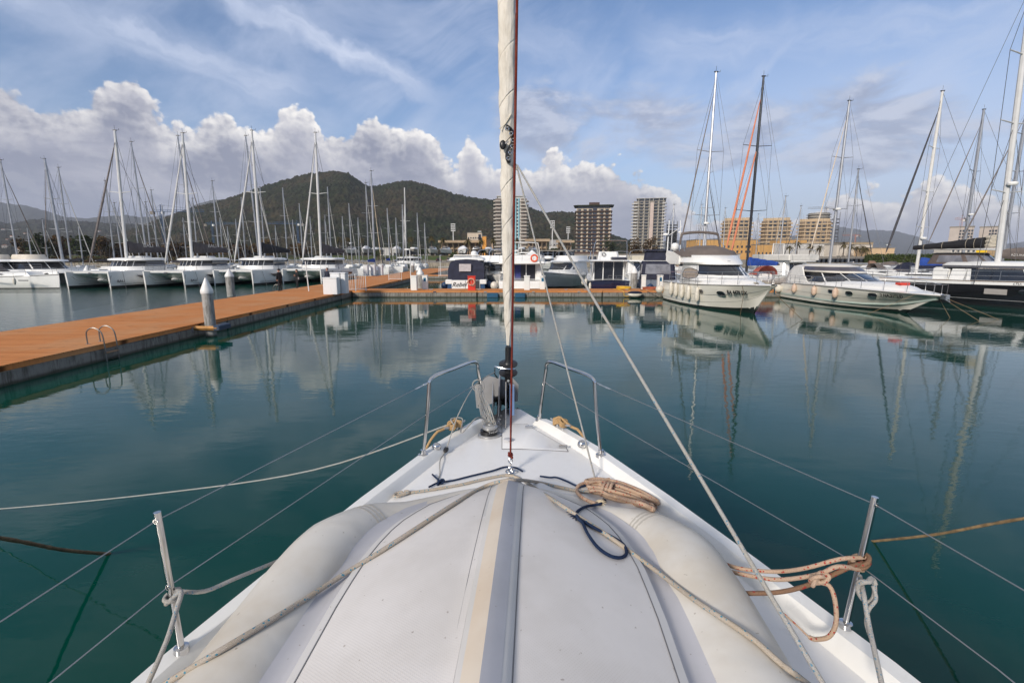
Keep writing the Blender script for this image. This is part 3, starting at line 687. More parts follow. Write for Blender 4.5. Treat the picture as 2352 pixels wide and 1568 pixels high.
# pulpits
def P3(px, py, z): return G(px, py, z)
def pulpit(sg, feet, tops, legs):
    r = .0135
    path = [feet[0]] + legs[0] + tops + legs[1] + [feet[1]]
    e = empty('bow_rail', (0, 0, 0)); e.parent = yacht
    MB().tube(spline(path, 6), r, 10).build('rail_tube', STEEL, e)
    for f in feet:
        MB().lathe([(.001, -.01), (.036, -.01), (.036, .004), (.022, .012), (.020, .04), (.001, .04)], f, 16).build('foot', STEEL, e)
    return e
TZ = 2.43
for sg in (-1, 1):
    fo = Vector((sg*.662, 3.40, deck_z(3.4)+.075)); fi = Vector((sg*.245, 4.13, deck_z(4.13)+.05))
    to = Vector((sg*.606, 3.42, TZ-.03)); ti = Vector((sg*.285, 3.96, TZ-.03))
    mo = fo.lerp(to, .5) + Vector((-sg*.006, 0, 0)); mi = fi.lerp(ti, .5)
    tops = [to + Vector((0, 0, -.03)), to + Vector((-sg*.018, .03, .028)), ti + Vector((sg*.02, -.04, .05)), ti + Vector((0, 0, 0))]
    path = [fo, mo, to + Vector((0, 0, -.05)), to + Vector((-sg*.008, .012, .008)), to + Vector((-sg*.05, .085, .03)), (to+ti)/2 + Vector((0, 0, .035)), ti + Vector((sg*.045, -.075, .042)), ti + Vector((sg*.006, -.012, .012)), ti + Vector((0, 0, -.05)), mi, fi]
    e = empty('bow_rail', (0, 0, 0)); e.parent = yacht
    MB().tube(spline(path, 6), .0135, 10).build('rail_tube', STEEL, e)
    for f in (fo, fi):
        MB().lathe([(.001, -.02), (.038, -.02), (.038, .0), (.022, .008), (.020, .035), (.001, .035)], f, 16).build('foot', STEEL, e)
    # stanchions and wires
    sf = Vector((-1.295, 1.656, deck_z(1.65)+.06)) if sg < 0 else Vector((1.388, 1.778, deck_z(1.78)+.06))
    stp = Vector((-1.317, 1.656, 2.365)) if sg < 0 else Vector((1.437, 1.777, 2.362))
    s = empty('stanchion', sf); s.parent = yacht
    MB().tube([(0, 0, 0), stp - sf], .0128, 14).build('post', STEEL, s)
    MB().lathe([(.001, -.06), (.042, -.06), (.044, -.035), (.034, -.025), (.028, .0), (.026, .035), (.019, .037), (.001, .037)], (0, 0, 0), 20).build('socket', STEEL, s)
    MB().tube([(.0, .0, .01), (sg*.03, -.045, -.04), (sg*.045, -.07, -.045)], .004, 6).build('retaining_ring', STEEL, s)
    mid = sf.lerp(stp, .50)
    for p_ in (stp + Vector((0, 0, -.03)), mid):
        MB().torus(p_ - sf + Vector((0, -.0128, 0)), .008, .003, 12, 5, 'y').build('wire_eye', STEEL, s)
    aft = Vector((sg*1.60, -.5, 2.36)); 
    ua = to + Vector((sg*.012, -.01, -.01)); la = mi + Vector((sg*.01, 0, .10))
    lm = fo.lerp(to, .55)
    for nm, path_ in (('upper', [ua, stp + Vector((0, 0, -.03)), stp + Vector((sg*.055, -.50, -.03)) if sg < 0 else stp + Vector((.07, -.5, -.03)), aft + Vector((sg*.02, -.6, 0))]),
                      ('lower', [la, lm, mid, mid + Vector((sg*.065, -.50, -.0)), aft + Vector((sg*.0, -.6, -.31))])):
        MB().tube(path_, .0020, 6).build('lifeline', WIRE, yacht)
        a, b = Vector(path_[0]), Vector(path_[1]); dd = (b-a).normalized()
        MB().tube([a, a+dd*.05, a+dd*.051, a+dd*.10, a+dd*.101, a+dd*.16], [.006, .006, .0035, .0035, .0055, .004], 8).build('turnbuckle', STEEL, yacht)
# deck fittings
for a, b in ((305, 912), (1522, 890)):
    p = dk(*zc(a, b), .075)
    MB().ell(p + Vector((0, 0, .0)), .036, .030, .034, 14, 8).build('fairlead', STEEL, yacht)
CLT = pm('brushed aluminium cleat', (.55, .56, .57), .3, .8, .15, 6)
cleats = []
for (a, b), ang in (((460, 765), -.55), ((1340, 745), .52)):
    p = dk(*zc(a, b), .075); p.z += .03
    d_ = Vector((sin(-ang)*1, cos(ang), 0)).normalized()
    if ang > 0: d_ = Vector((-.62, .78, 0))
    else: d_ = Vector((.62, .78, 0))
    m_ = MB().tube([p - d_*.12 + Vector((0, 0, .012)), p - d_*.05, p + d_*.05, p + d_*.12 + Vector((0, 0, .012))], [.007, .013, .013, .007], 8)
    m_.tube([p + d_*.035, p + d_*.03 + Vector((0, 0, -.04))], .012, 8).tube([p - d_*.035, p - d_*.03 + Vector((0, 0, -.04))], .012, 8)
    m_.build('mooring_cleat', CLT, yacht); cleats.append((p, d_))
# pad eye for the halyard
# ================================================================== dinghy, upside down on deck
DO = Vector((-.005, 2.86, 0)); DR = radians(-2.6)
DM = Matrix.Translation(DO) @ Matrix.Rotation(DR, 4, 'Z'); DMI = DM.inverted()
CHI = [(0.0, .02), (.05, .10), (.15, .22), (.3, .36), (.45, .46), (.62, .54), (.8, .585), (1.0, .61), (1.3, .62), (2.9, .62)]      # local distance aft -> half width to the chine
_k = [(0.0, .10), (.08, .17), (.25, .27), (.5, .355), (.8, .41), (1.2, .455), (1.8, .49), (2.9, .50)]
_h = [(0.0, .07), (.2, .14), (.45, .20), (.8, .25), (1.2, .28), (2.9, .30)]
def pz(a): return deck_z(2.86 - a) + .03
def prof(a, x):
    """height of the upturned bottom at distance a aft of the bow, x across (local)"""
    c = lerp1(a, CHI); k = lerp1(a, _k); h = min(lerp1(a, _h), k-.02)
    t_ = min(1, abs(x)/c); kw = .075
    if abs(x) < kw and c > .1:
        base = k - .035*min(1, k/.3)
        return base + .035*(1-(abs(x)/kw)**1.3)
    return h + (k-.035-h)*(1-t_)**1.0 + .022*sin(pi*t_)
din = empty('inflatable_dinghy', DO, DR, 'upturned white inflatable dinghy with cream tubes lashed across the foredeck', 'dinghy')
def fabric_mat(name, c1, c2, dots=True):
    m = bpy.data.materials.new(name); m.use_nodes = True; t = NT(m.node_tree); b = t.n['Principled BSDF']
    tc = t.new('ShaderNodeTexCoord').outputs['Object']
    n = t.noise(tc, 2.2, 5, .6); c = t.mix(t.sm(n, .35, .7), (*c1, 1), (*c2, 1))
    sp = t.noise(tc, 38, 2, .5); c = t.mix(t.m('MULTIPLY', t.sm(sp, .72, .76), .5), c, (.16, .12, .08, 1))
    if dots:
        r_ = t.new('ShaderNodeMapping'); r_.inputs['Rotation'].default_value = (0, 0, radians(38)); t.l.new(tc, r_.inputs[0])
        q = t.vm('MULTIPLY', r_.outputs[0], (120, 120, 120)); fr = t.vm('FRACTION', q); xx, yy, zz = t.sep(fr)
        dd = t.m('SQRT', t.m('ADD', t.m('POWER', t.m('SUBTRACT', xx, .5), 2), t.m('POWER', t.m('SUBTRACT', yy, .5), 2)))
        dot = t.m('SUBTRACT', 1.0, t.sm(dd, .12, .30)); c = t.mix(t.m('MULTIPLY', dot, t.m('MULTIPLY', t.sm(n, .35, .6), .16)), c, (.33, .27, .19, 1))
        bh = t.m('ADD', dot, t.m('MULTIPLY', t.noise(tc, 3.0, 3, .5), 12.0))
        bn = t.new('ShaderNodeBump'); bn.inputs['Strength'].default_value = .22; bn.inputs['Distance'].default_value = .0014
    else:
        bh = t.m('ADD', t.noise(t.vm('MULTIPLY', tc, (1, 1.6, 1)), 1.8, 2, .4, .6), t.m('MULTIPLY', t.noise(tc, 7, 3, .5), .10))
        bn = t.new('ShaderNodeBump'); bn.inputs['Strength'].default_value = .5; bn.inputs['Distance'].default_value = .03 if 'tube' in name else .004
    t.l.new(bh, bn.inputs['Height']); t.l.new(bn.outputs[0], b.inputs['Normal'])
    t.l.new(c, b.inputs['Base Color']); b.inputs['Roughness'].default_value = .5; b.inputs['Specular IOR Level'].default_value = .35
    return m
PVC = fabric_mat('white textured dinghy fabric', (.64, .615, .595), (.57, .545, .52))
PVS = fabric_mat('smooth grey dinghy strip', (.44, .44, .47), (.38, .38, .40), False)
PVT = fabric_mat('cream dinghy tube fabric', (.58, .56, .52), (.50, .455, .385), False)
PVK = fabric_mat('sunlit keel flank fabric', (.62, .55, .46), (.56, .47, .37), False)
PVP = fabric_mat('pale keel strip fabric', (.56, .55, .54), (.50, .49, .47), False)
AS = [0, .02, .05, .09, .14, .2, .27, .35, .44, .54, .64, .75, .87, 1.0, 1.15, 1.3, 1.5, 1.75, 2.0, 2.3, 2.6, 2.9]
def strip(name, mat, f0, f1, n, off=0.0, thick=0.0, a0=0, a1=len(AS), maxfr=1.0):
    rows = []
    for a in AS[a0:a1]:
        c = lerp1(a, CHI)
        x0, x1 = f0(a, c), f1(a, c)
        rows.append([Vector((x0 + (x1-x0)*j/n, -a, pz(a) + prof(a, x0 + (x1-x0)*j/n) + off)) for j in range(n+1)])
    m_ = MB(); m_.loft(rows, False, False)
    if thick:
        low = [[p + Vector((0, 0, -thick)) for p in r] for r in rows]
        m_.loft([[a_[0] for a_ in rows], [a_[0] for a_ in low]], False, False); m_.loft([[a_[-1] for a_ in rows], [a_[-1] for a_ in low]], False, False)
    return m_.build(name, mat, din)
strip('bottom_panel', PVC, lambda a, c: -c, lambda a, c: -min(.075, c*.4), 16)
strip('bottom_panel', PVC, lambda a, c: min(.075, c*.4), lambda a, c: c, 16)
strip('keel_strip', PVK, lambda a, c: -min(.055, c*.3), lambda a, c: 0.0, 4, .004, .006)  # left flank: warm sunlit tone painted into the strip colour
strip('keel_strip', PVS, lambda a, c: 0.0, lambda a, c: min(.055, c*.3), 4, .004, .006)  # right flank: its shaded side painted as the grey colour
strip('keel_strip', PVP, lambda a, c: min(.055, c*.3), lambda a, c: min(.082, c*.45), 3, .003, .006)
strip('keel_strip', PVP, lambda a, c: -min(.095, c*.5), lambda a, c: -min(.055, c*.3), 3, .003, .006)
for sg in (-1, 1):   # seam tape along each chine and its dark stitched edge
    strip('seam_tape', PVP, lambda a, c: sg*(c-.03), lambda a, c: sg*c, 2, .0025, .004, 5)
    strip('seam_line', SEAM, lambda a, c: sg*(c-.034), lambda a, c: sg*(c-.030), 1, .0027, .002, 5)
    strip('seam_line', SEAM, lambda a, c: sg*(min(.083, c*.46)+.0 if sg > 0 else .096), lambda a, c: sg*(min(.086, c*.48) if sg > 0 else .0985), 1, .0035, .002, 6)
    # concave grey strake between the bottom and the tube
    rows = []
    for a in AS[5:]:
        c = lerp1(a, CHI); z0 = pz(a) + prof(a, c)
        rows.append([Vector((sg*(c + dx), -a, z0 - dz)) for dx, dz in ((0, 0), (.012, .016), (.04, .026), (.075, .022), (.105, .012))])
    MB().loft(rows, False, False).build('strake', PVS, din)
def tube_path(sg):
    P = [(.84, -2.9), (.84, -2.2), (.84, -1.6), (.84, -1.25), (.838, -1.0), (.82, -.76), (.72, -.53), (.56, -.38), (.38, -.20), (.20, -.06), (0.0, .0)]
    return [Vector((sg*x, y, 0)) for x, y in P]
TR = [.190]*5 + [.182, .150, .115, .088, .07, .055]
for sg in (-1, 1):
    p0 = tube_path(sg); P = []; RR = []
    for i, p in enumerate(p0): P.append(Vector((p.x, p.y, pz(-p.y) - .03 + TR[i]*.90)))
    SPT = spline(P, 8); RS = [lerp1(i/8, list(enumerate(TR))) for i in range(len(SPT))]
    MB().tube(SPT, RS, 28, flat=.90).build('tube', PVT, din, sharp=80)
    for ci in (46, 47, 48):
        k = int(ci); a_ = SPT[k]; d_ = (SPT[k+1]-SPT[k-1]).normalized()
        MB().tube([a_ - d_*.006, a_ - d_*.0059, a_ + d_*.0059, a_ + d_*.006], [RS[k]*.98, RS[k]+.0009, RS[k]+.0009, RS[k]*.98], 40, flat=.90).build('seam_band', pm('stitched seam', (.40, .38, .34), .6), din)
def tube_h(lx, a):
    """height of the tube surface at local x, distance aft a (0 if none)"""
    best = 0
    for sg in (-1, 1):
        p0 = tube_path(sg)
        for i in range(len(p0)-1):
            A, B = p0[i], p0[i+1]; q = Vector((lx, -a, 0)); ab = B-A; t_ = max(0, min(1, (q-A).dot(ab)/ab.length_squared))
            dist = (A+ab*t_-q).length; r = TR[i]+(TR[i+1]-TR[i])*t_
            if dist < r: best = max(best, pz(a) - .03 + r*.90 + .90*sqrt(r*r-dist*dist))
    return best
def H(x, y):
    q = DMI @ Vector((x, y, 0)); a = -q.y; xx_ = x - cxl(y); h_ = deck_h(x, y) if abs(xx_) < edge_x(y) else -1
    if abs(xx_) > edge_x(y)-.14 and h_ > 0: h_ = deck_z(y)+.075
    if a > .2 and lerp1(a, CHI) < abs(q.x) < lerp1(a, CHI)+.11: h_ = max(h_, pz(a)+prof(a, lerp1(a, CHI))-.012)
    if a > 0 and abs(q.x) <= lerp1(a, CHI): h_ = max(h_, pz(a)+prof(a, q.x))
    return max(h_, tube_h(q.x, a))
def SF(px, py, off=0.0):
    """walk down the ray until it meets deck, dinghy or tube"""
    d = ray(px, py).normalized(); t_ = .8
    while t_ < 7:
        p = CAM + d*t_
        if p.z - off < H(p.x, p.y): break
        t_ += .01
    for _ in range(12):
        t_ -= .001; p = CAM + d*t_
        if p.z - off >= H(p.x, p.y): break
    return CAM + d*t_
# ================================================================== ropes lying on it
R1 = rope_mat('cream braid with blue flecks', (.52, .46, .39), (.05, .22, .33), 1.0)
R2 = rope_mat('cream braid with red flecks', (.58, .42, .31), (.36, .03, .025), 1.0)
R3 = rope_mat('grey braid rope', (.46, .45, .43), (.10, .22, .32), .7)
R4 = rope_mat('navy braid cord', (.012, .028, .075), None, 1, (.03, .05, .10))
R5 = rope_mat('dark red braid', (.19, .028, .020), (.05, .012, .010), .5, (.30, .08, .05))
R6 = rope_mat('tan laid rope', (.52, .34, .17), None, 1, (.30, .19, .09), 200)
def on(pts, off, n=8): return spline([SF(x, y, off) for x, y in pts], n)
def rope(name, path, r, mat, label, cat='rope', group=None, n=8):
    o = MB().tube(path, r, n).build(name, mat, None, sharp=80)
    return tag(o, label, cat, group)
# lashing A: lower left over the keel to the coil
_q = (SF(500, 1497, .011) - CAM).length / ray(500, 1497).length
pA = spline([CAM + ray(300, 1622)*_q*.98, CAM + ray(395, 1560)*_q*.99] + [SF(x_, y_, .011) for x_, y_ in [(500, 1497), (620, 1425), (700, 1376), (790, 1318), (880, 1262), (960, 1210), (1050, 1152), (1110, 1118), (1150, 1105), (1190, 1102), (1230, 1106), (1280, 1117), (1330, 1127), (1380, 1131), (1400, 1132)]], 8)
rope('lashing_rope', pA, .0105, R1, 'thick cream rope running from the lower left corner over the dinghy keel', group='lashings over the dinghy')
pB = on([(905, 1138), (925, 1133), (985, 1125), (1060, 1112), (1110, 1100), (1160, 1091), (1185, 1095), (1210, 1108), (1270, 1147), (1330, 1186), (1400, 1232), (1480, 1290), (1540, 1335), (1600, 1380), (1650, 1413), (1700, 1446), (1740, 1475), (1790, 1520), (1830, 1550), (1870, 1580)], .010)
rope('lashing_rope', pB, .0098, R1, 'cream blue flecked rope crossing the dinghy down to the lower right tube', group='lashings over the dinghy')
MB()  # loop end at the left
rope('rope_loop', on([(928, 1128), (935, 1127), (940, 1129), (936, 1132), (922, 1137), (912, 1140), (905, 1138), (912, 1131), (925, 1129)], .018), .008, R1, 'small doubled loop end of cream rope at the dinghy bow, left side')
pC = on([(985, 1118), (1005, 1108), (1012, 1107), (1040, 1103), (1080, 1093), (1130, 1081), (1160, 1072), (1185, 1074), (1200, 1082)], .014)
rope('navy_cord', pC, .0065, R4, 'navy cord over the dinghy bow with a knot at its left end', 'cord')
k_ = SF(1013, 1107, .02); kn = [k_ + Vector((.022*cos(t_*1.3), .012*sin(t_*2.1), .016*sin(t_*1.7))) for t_ in [i*.35 for i in range(26)]]
rope('cord_knot', spline(kn, 3), .006, R4, 'overhand knot in the navy cord left of the dinghy bow', 'knot')
rope('navy_cord', on([(993, 1089), (1003, 1098), (1011, 1105)], .014), .006, R4, 'short loose tail of navy cord above the left knot', 'cord')
pD = on([(1240, 1093), (1262, 1096), (1278, 1096), (1300, 1104), (1330, 1117), (1352, 1112), (1375, 1112)], .012)
rope('navy_cord', pD, .0065, R4, 'navy cord running into the coiled rope on the right', 'cord')
pE = on([(1385, 1146), (1390, 1150), (1380, 1156), (1360, 1160), (1342, 1164), (1325, 1176), (1328, 1190), (1338, 1200), (1350, 1225), (1372, 1255), (1400, 1275), (1425, 1280), (1439, 1270), (1432, 1250), (1405, 1232), (1370, 1214), (1345, 1200), (1330, 1192)], .011)
rope('navy_cord', pE, .0075, R4, 'navy cord with a big teardrop loop below the coiled rope', 'cord')
for (x, y) in ((1318, 1180), (1322, 1190), (1314, 1186), (1321, 1196)):
    pass
fr_ = MB(); b0 = SF(1332, 1184, .012)
for i in range(16):
    a_ = 2.4 + i*.13; l_ = .03 + .012*(i % 3); fr_.tube([b0, b0 + Vector((cos(a_)*l_, sin(a_)*l_, .004)), b0 + Vector((cos(a_)*l_*1.35, sin(a_)*l_*1.5, -.002))], .0016, 4)
tag(fr_.build('frayed_cord_end', R4), 'frayed end of the navy cord beside the teardrop loop', 'cord')
# coil with red flecks: loops laid side by side, wrapped at the head
coil = MB(); rr = .0112
random.seed(3)
for i in range(6):
    for j in (-1, 1):
        if i == 5 and j > 0: continue
        dy = 3.2*j; up = .012 + .018*((i*2+(j > 0)) % 3)
        px_ = [(1349+3*i, 1104+6*i+dy*.6), (1372+2*i, 1102+7*i+dy), (1402-2*i, 1106+8*i+dy), (1434-3*i, 1114+8*i+dy), (1475-3*i, 1132+6*i+dy), (1506-3*i+6*sin(i*2.3), 1149+4.5*i+dy*.7)]
        P_ = [SF(x_, y_, up*(.6 if k_ == 5 else 1)) for k_, (x_, y_) in enumerate(px_)]
        if j < 0: L0_ = P_
        else: coil.tube(spline(L0_ + [L0_[-1].lerp(P_[-1], .5) + (L0_[-1]-L0_[-2]).normalized()*.014] + P_[::-1] + [L0_[0].lerp(P_[0], .5) - (L0_[1]-L0_[0]).normalized()*.012], 5, True), rr, 8, True)
tag(coil.build('rope_coil', R2, sharp=80), 'hank of coiled cream rope with red flecks beside the dinghy bow', 'rope coil')
hd = SF(1392, 1124, .03); wr = []
for i in range(40):
    a_ = i*.52; wr.append(hd + Vector((-.040 + .0021*i + .018*sin(a_), .044*sin(a_), .004 + .032*cos(a_))) )
rope('coil_wrap', spline(wr, 3), rr, R2, 'turns of red flecked rope wrapped round the head of the hank', 'rope')
rope('rope_tail', on([(1400, 1100), (1372, 1104), (1345, 1108), (1328, 1116), (1325, 1128), (1335, 1140), (1352, 1150), (1368, 1156)], .018), rr, R2, 'red flecked tail curling left from the hank to a frayed tip')
fr_ = MB(); b0 = SF(1366, 1152, .012)
for i in range(18):
    a_ = -.9 + i*.09; l_ = .022 + .007*(i % 4); fr_.tube([b0, b0 + Vector((cos(a_)*l_, sin(a_)*l_, .004)), b0 + Vector((cos(a_)*l_*1.5, sin(a_)*l_*1.4, -.002))], .0016, 4)
tag(fr_.build('frayed_rope_end', pm('frayed cream fibre', (.62, .52, .36), .9)), 'frayed cream fibres at the tip of the red flecked tail', 'rope')
# halyard with snap shackle at the dinghy bow
ha = SF(1172, 1078, .03); hb = Vector((ha.x, ha.y-.02, ha.z + .07)); htop = AY(1187.5, 0, 2.42); hdn = AY(1172.5, 1050, ha.y)
hk = G(1172.5, 1046, ha.z+.10)
hdir = (htop - hk); 
rope('red_halyard', [hk, hk + hdir*.33, hk + hdir*.66, htop, htop + hdir*2.2], .0066, R5, 'dark red halyard hanging in front of the furled sail down to the dinghy bow', 'halyard')
kn = [hk + Vector((.013*cos(t_*1.3), .013*sin(t_*2.1), .018*sin(t_*1.1))) for t_ in [i*.35 for i in range(30)]]
rope('halyard_knot', spline(kn, 3), .0065, R5, 'stopper knot in the dark red halyard just above its shackle', 'knot')
sh = MB(); sh.torus(hk + Vector((0, 0, -.038)), .014, .004, 14, 6, 'y'); sh.tube([hk + Vector((0, 0, -.052)), hk + Vector((0, 0, -.075))], .008, 8); sh.torus(hk + Vector((0, -.005, -.098)), .016, .0045, 14, 6, 'y')
tag(sh.build('snap_shackle', STEEL), 'steel snap shackle joining the red halyard to the dinghy bow', 'shackle')
ring = SF(1172, 1082, .02); MB().torus((0, 0, 0), .03, .005, 18, 6, 'z').build('bow_ring', STEEL, din).matrix_basis = DMI @ Matrix.Translation(ring)
# sheets from the clew
clewp = on_sail(1187, 383, .07)
e2 = SF(1366, 1096, .006)
rope('jib_sheet', [clewp, clewp.lerp(e2, .5) + Vector((0, 0, -.02)), e2], .0062, R3, 'thin grey sheet from the furled sail straight down to the hank', 'sheet', 'jib sheets')
s_end = Vector((.80, .80, 2.17))
q_ = CAM + ray(1885, 1560)*1.17
rope('jib_sheet', [clewp + Vector((.005, 0, .01)), clewp.lerp(q_, .5) + Vector((0, 0, -.012)), q_, q_ + (q_-clewp).normalized()*1.2], .0066, R3, 'thicker grey sheet from the furled sail to the lower right corner', 'sheet', 'jib sheets')
ck = [clewp + Vector((.014*cos(t_*1.3)-.01, .010*sin(t_*2.1), .022*sin(t_*.9))) for t_ in [i*.35 for i in range(22)]]
rope('sheet_knot', spline(ck, 3), .006, R3, 'grey knot tying both sheets at the edge of the furled sail', 'knot')
# cleats: tan rope figure eights
for i, (p, d_) in enumerate(cleats):
    s_ = d_.cross(Vector((0, 0, 1))); P = []
    for k in range(60):
        t_ = k/59*2*pi*3.5; P.append(p + d_*(.055*sin(t_/1.0)) + s_*(.035*sin(2*t_)) + Vector((0, 0, -.012 + .05*k/59 + .012*cos(2*t_))))
    out = 1 if i else -1
    P.append(p + d_*-.10 + Vector((out*.02, 0, .0))); P.append(p + d_*-.17 + Vector((out*.045, 0, -.03))); P.append(p + d_*-.20 + Vector((out*.11, 0, -.25))); P.append(p + Vector((out*.2, .1, -1.0)))
    rope('cleated_rope', spline(P, 3), .0115, R6, 'tan laid rope wound in figures of eight round the %s bow cleat' % ('right' if i else 'left'), group='ropes on the bow cleats')
pcl = cleats[0][0]
P = [pcl + Vector((-.02, -.02, .03)), G(300, 1141, 1.0)*0 + AY(720, 1080, 4.0), AY(360, 1134, 4.6), AY(0, 1168, 5.4), AY(-250, 1185, 6.2)]
rope('mooring_line', spline([pcl + Vector((0, 0, .03)), AY(720, 1079, 4.05), AY(360, 1133, 4.6), AY(0, 1168, 5.4), AY(-300, 1187, 6.4), AY(-700, 1200, 8)], 6), .0068, R3, 'pale mooring line stretching from the left bow cleat to the left edge', 'mooring line')
# grey line coil hung on the left rail
hg = Vector((-.285, 3.98, 2.20)); 
for_ = MB()
for i in range(9):
    lx = .004*i; ln = .20 + .02*(i % 3); w_ = .014 + .006*(i % 4)
    A0 = hg + Vector((-.02 + lx, -.02, .02)); A1 = hg + Vector((.06 + .02*(i % 5), -.10, -ln-.06))
    s_ = Vector((1, .2, .2)); for_.tube(spline([A0 - s_*.01, A0.lerp(A1, .25) - s_*w_*(.7), A0.lerp(A1, .6) - s_*w_, A1 - s_*w_*.6, A1 + s_*w_*.4, A0.lerp(A1, .6) + s_*w_*.8, A0.lerp(A1, .3) + s_*w_*.4, A0 + s_*.014], 5, True), .0042, 6, True)
a_ = [hg + Vector((.028 + .034*cos(i*.6), -.03 + .03*sin(i*.6), -.10 - .0035*i)) for i in range(22)]
for_.tube(spline(a_, 3), .0055, 6)
b_ = [hg + Vector((.0 + .05*cos(i*.45+1), -.02 + .02*sin(i*.45), .02 + .05*sin(i*.45+1))) for i in range(15)]
for_.tube(spline(b_, 3, True), .0055, 6, True)
tag(for_.build('line_coil', R3, sharp=80), 'grey furling line hung in a coil on the left bow rail', 'rope coil')
gdp = S0 + rot @ Vector((-.12, -.07, .14))
blk = dk(*zc(385, 935), .03)
rope('furling_line', spline([gdp, Vector((-.30, 3.9, 2.25)), Vector((-.42, 3.62, 2.08)), blk, blk + Vector((-.02, -.18, -.01)), SF(1010, 1090, .006), SF(1003, 1104, .006)], 6), .0042, R3, 'thin furling line from the black drum through a deck block', 'line')
rope('loose_line', spline([hg + Vector((.02, -.05, -.25)), Vector((-.30, 3.75, 2.0)), Vector((-.40, 3.62, 1.93)), pcl + Vector((.06, .03, .05)), pcl + Vector((-.03, .0, .06)), pcl + Vector((.0, -.06, .03))], 8), .0055, R3, 'slack grey line drooping from the rail coil to the left cleat', 'line')
m_ = MB().ell(blk, .020, .045, .018, 12, 8); m_.torus(blk + Vector((-.035, -.02, 0)), .012, .003, 10, 5, 'z'); tag(m_.build('deck_block', BLK), 'small black block leading the thin line along the left deck', 'pulley block')
# ropes on the stanchions
def around(c, r, turns, pitch, k=14, tilt=0.2):
    return [c + Vector((r*cos(2*pi*i/k), r*sin(2*pi*i/k), pitch*i/k + tilt*r*cos(2*pi*i/k))) for i in range(int(turns*k))]
lm = Vector((-1.295, 1.656, 1.76)).lerp(Vector((-1.317, 1.656, 2.365)), .42)
P = [SF(640, 1288, -.02), AY(560, 1320, 1.80), AY(470, 1357, 1.70), AY(425, 1371, 1.66)]
P = [CAM + ray(700, 1262)*2.45, CAM + ray(625, 1293)*2.14] + [AY(540, 1328, 1.76), AY(470, 1357, 1.68)] + around(lm + Vector((.0, 0, .02)), .024, 1.6, -.03) + [AY(416, 1358, 1.60), AY(405, 1400, 1.56), AY(383, 1470, 1.48), AY(335, 1580, 1.40)]
rope('stanchion_rope', spline(P, 4), .0085, R3, 'grey rope hitched round the left post and led down out of the picture', group='ropes tied to the side posts')
rf = Vector((1.388, 1.778, 1.77)); rt = Vector((1.437, 1.777, 2.362)); rm = rf.lerp(rt, .47)
def rz(x, y, Y): return AY(x, y, Y)
P = [rz(1655, 1290, 1.98), rz(1700, 1305, 1.92), rz(1780, 1312, 1.86), rz(1850, 1304, 1.80), rz(1930, 1283, 1.76)] + around(rm + Vector((0, 0, .045)), .024, 1.8, -.02) + [rz(1925, 1300, 1.72), rz(1880, 1318, 1.74), rz(1800, 1330, 1.78), rz(1740, 1325, 1.84), rz(1660, 1308, 1.95)]
rope('stanchion_rope', spline(P, 4), .0088, R2, 'red flecked rope looped twice from the dinghy to the right post', group='ropes tied to the side posts')
P = [rz(1700, 1362, 1.74), rz(1780, 1360, 1.74), rz(1840, 1348, 1.73), rz(1900, 1325, 1.73), rz(1955, 1300, 1.74)] + around(rm + Vector((0, 0, .015)), .030, 2.2, .014, tilt=.5)
rope('stanchion_rope', spline(P, 4), .0092, rope_mat('stained brown braid', (.27, .16, .10), (.28, .04, .03), 1.6), 'stained brown rope wound round the right post under the wire', group='ropes tied to the side posts')
P = [rz(1862, 1322, 1.73), rz(1880, 1335, 1.72), rz(1905, 1345, 1.71), rz(1918, 1380, 1.68), rz(1920, 1430, 1.66), rz(1905, 1460, 1.66), rz(1880, 1467, 1.66), rz(1860, 1463, 1.66), rz(1835, 1440, 1.68), rz(1800, 1408, 1.74)]
rope('hanging_rope', spline(P, 6), [.0088]*43 + [.004]*12, R2, 'red flecked rope end hanging in a bight from the knot by the right post')
kc = rz(1882, 1330, 1.72); kn = [kc + Vector((.030*cos(t_*1.3), .012*sin(t_*2.1), .022*sin(t_*1.7))) for t_ in [i*.35 for i in range(30)]]
rope('rope_knot', spline(kn, 3), .0085, R2, 'bowline knot in the red flecked rope left of the right post', 'knot')
kc = rz(1988, 1345, 1.68); kn = [kc + Vector((.030*cos(t_*1.0), -.01 + .012*sin(t_*2.1), .045*sin(t_*1.0) + .012*cos(t_*2.0))) for t_ in [i*.35 for i in range(32)]]
rope('rope_knot', spline(kn, 3), .0085, R3, 'grey bowline knot hanging from the right post', 'knot')
P = [rz(1975, 1322, 1.74), rz(1985, 1370, 1.64), rz(1995, 1430, 1.58), rz(2010, 1500, 1.48), rz(2032, 1600, 1.36)]
rope('hanging_rope', spline(P, 5), .0088, R3, 'grey rope leading from the right post down to the bottom edge')
P = [rz(2005, 1345, 1.67), rz(2012, 1375, 1.64), rz(1995, 1400, 1.62), rz(1990, 1430, 1.60), rz(2000, 1465, 1.57), rz(2006, 1480, 1.56)]
rope('rope_tail', spline(P, 5), .007, R3, 'short grey tail dangling beside the rope under the right post')
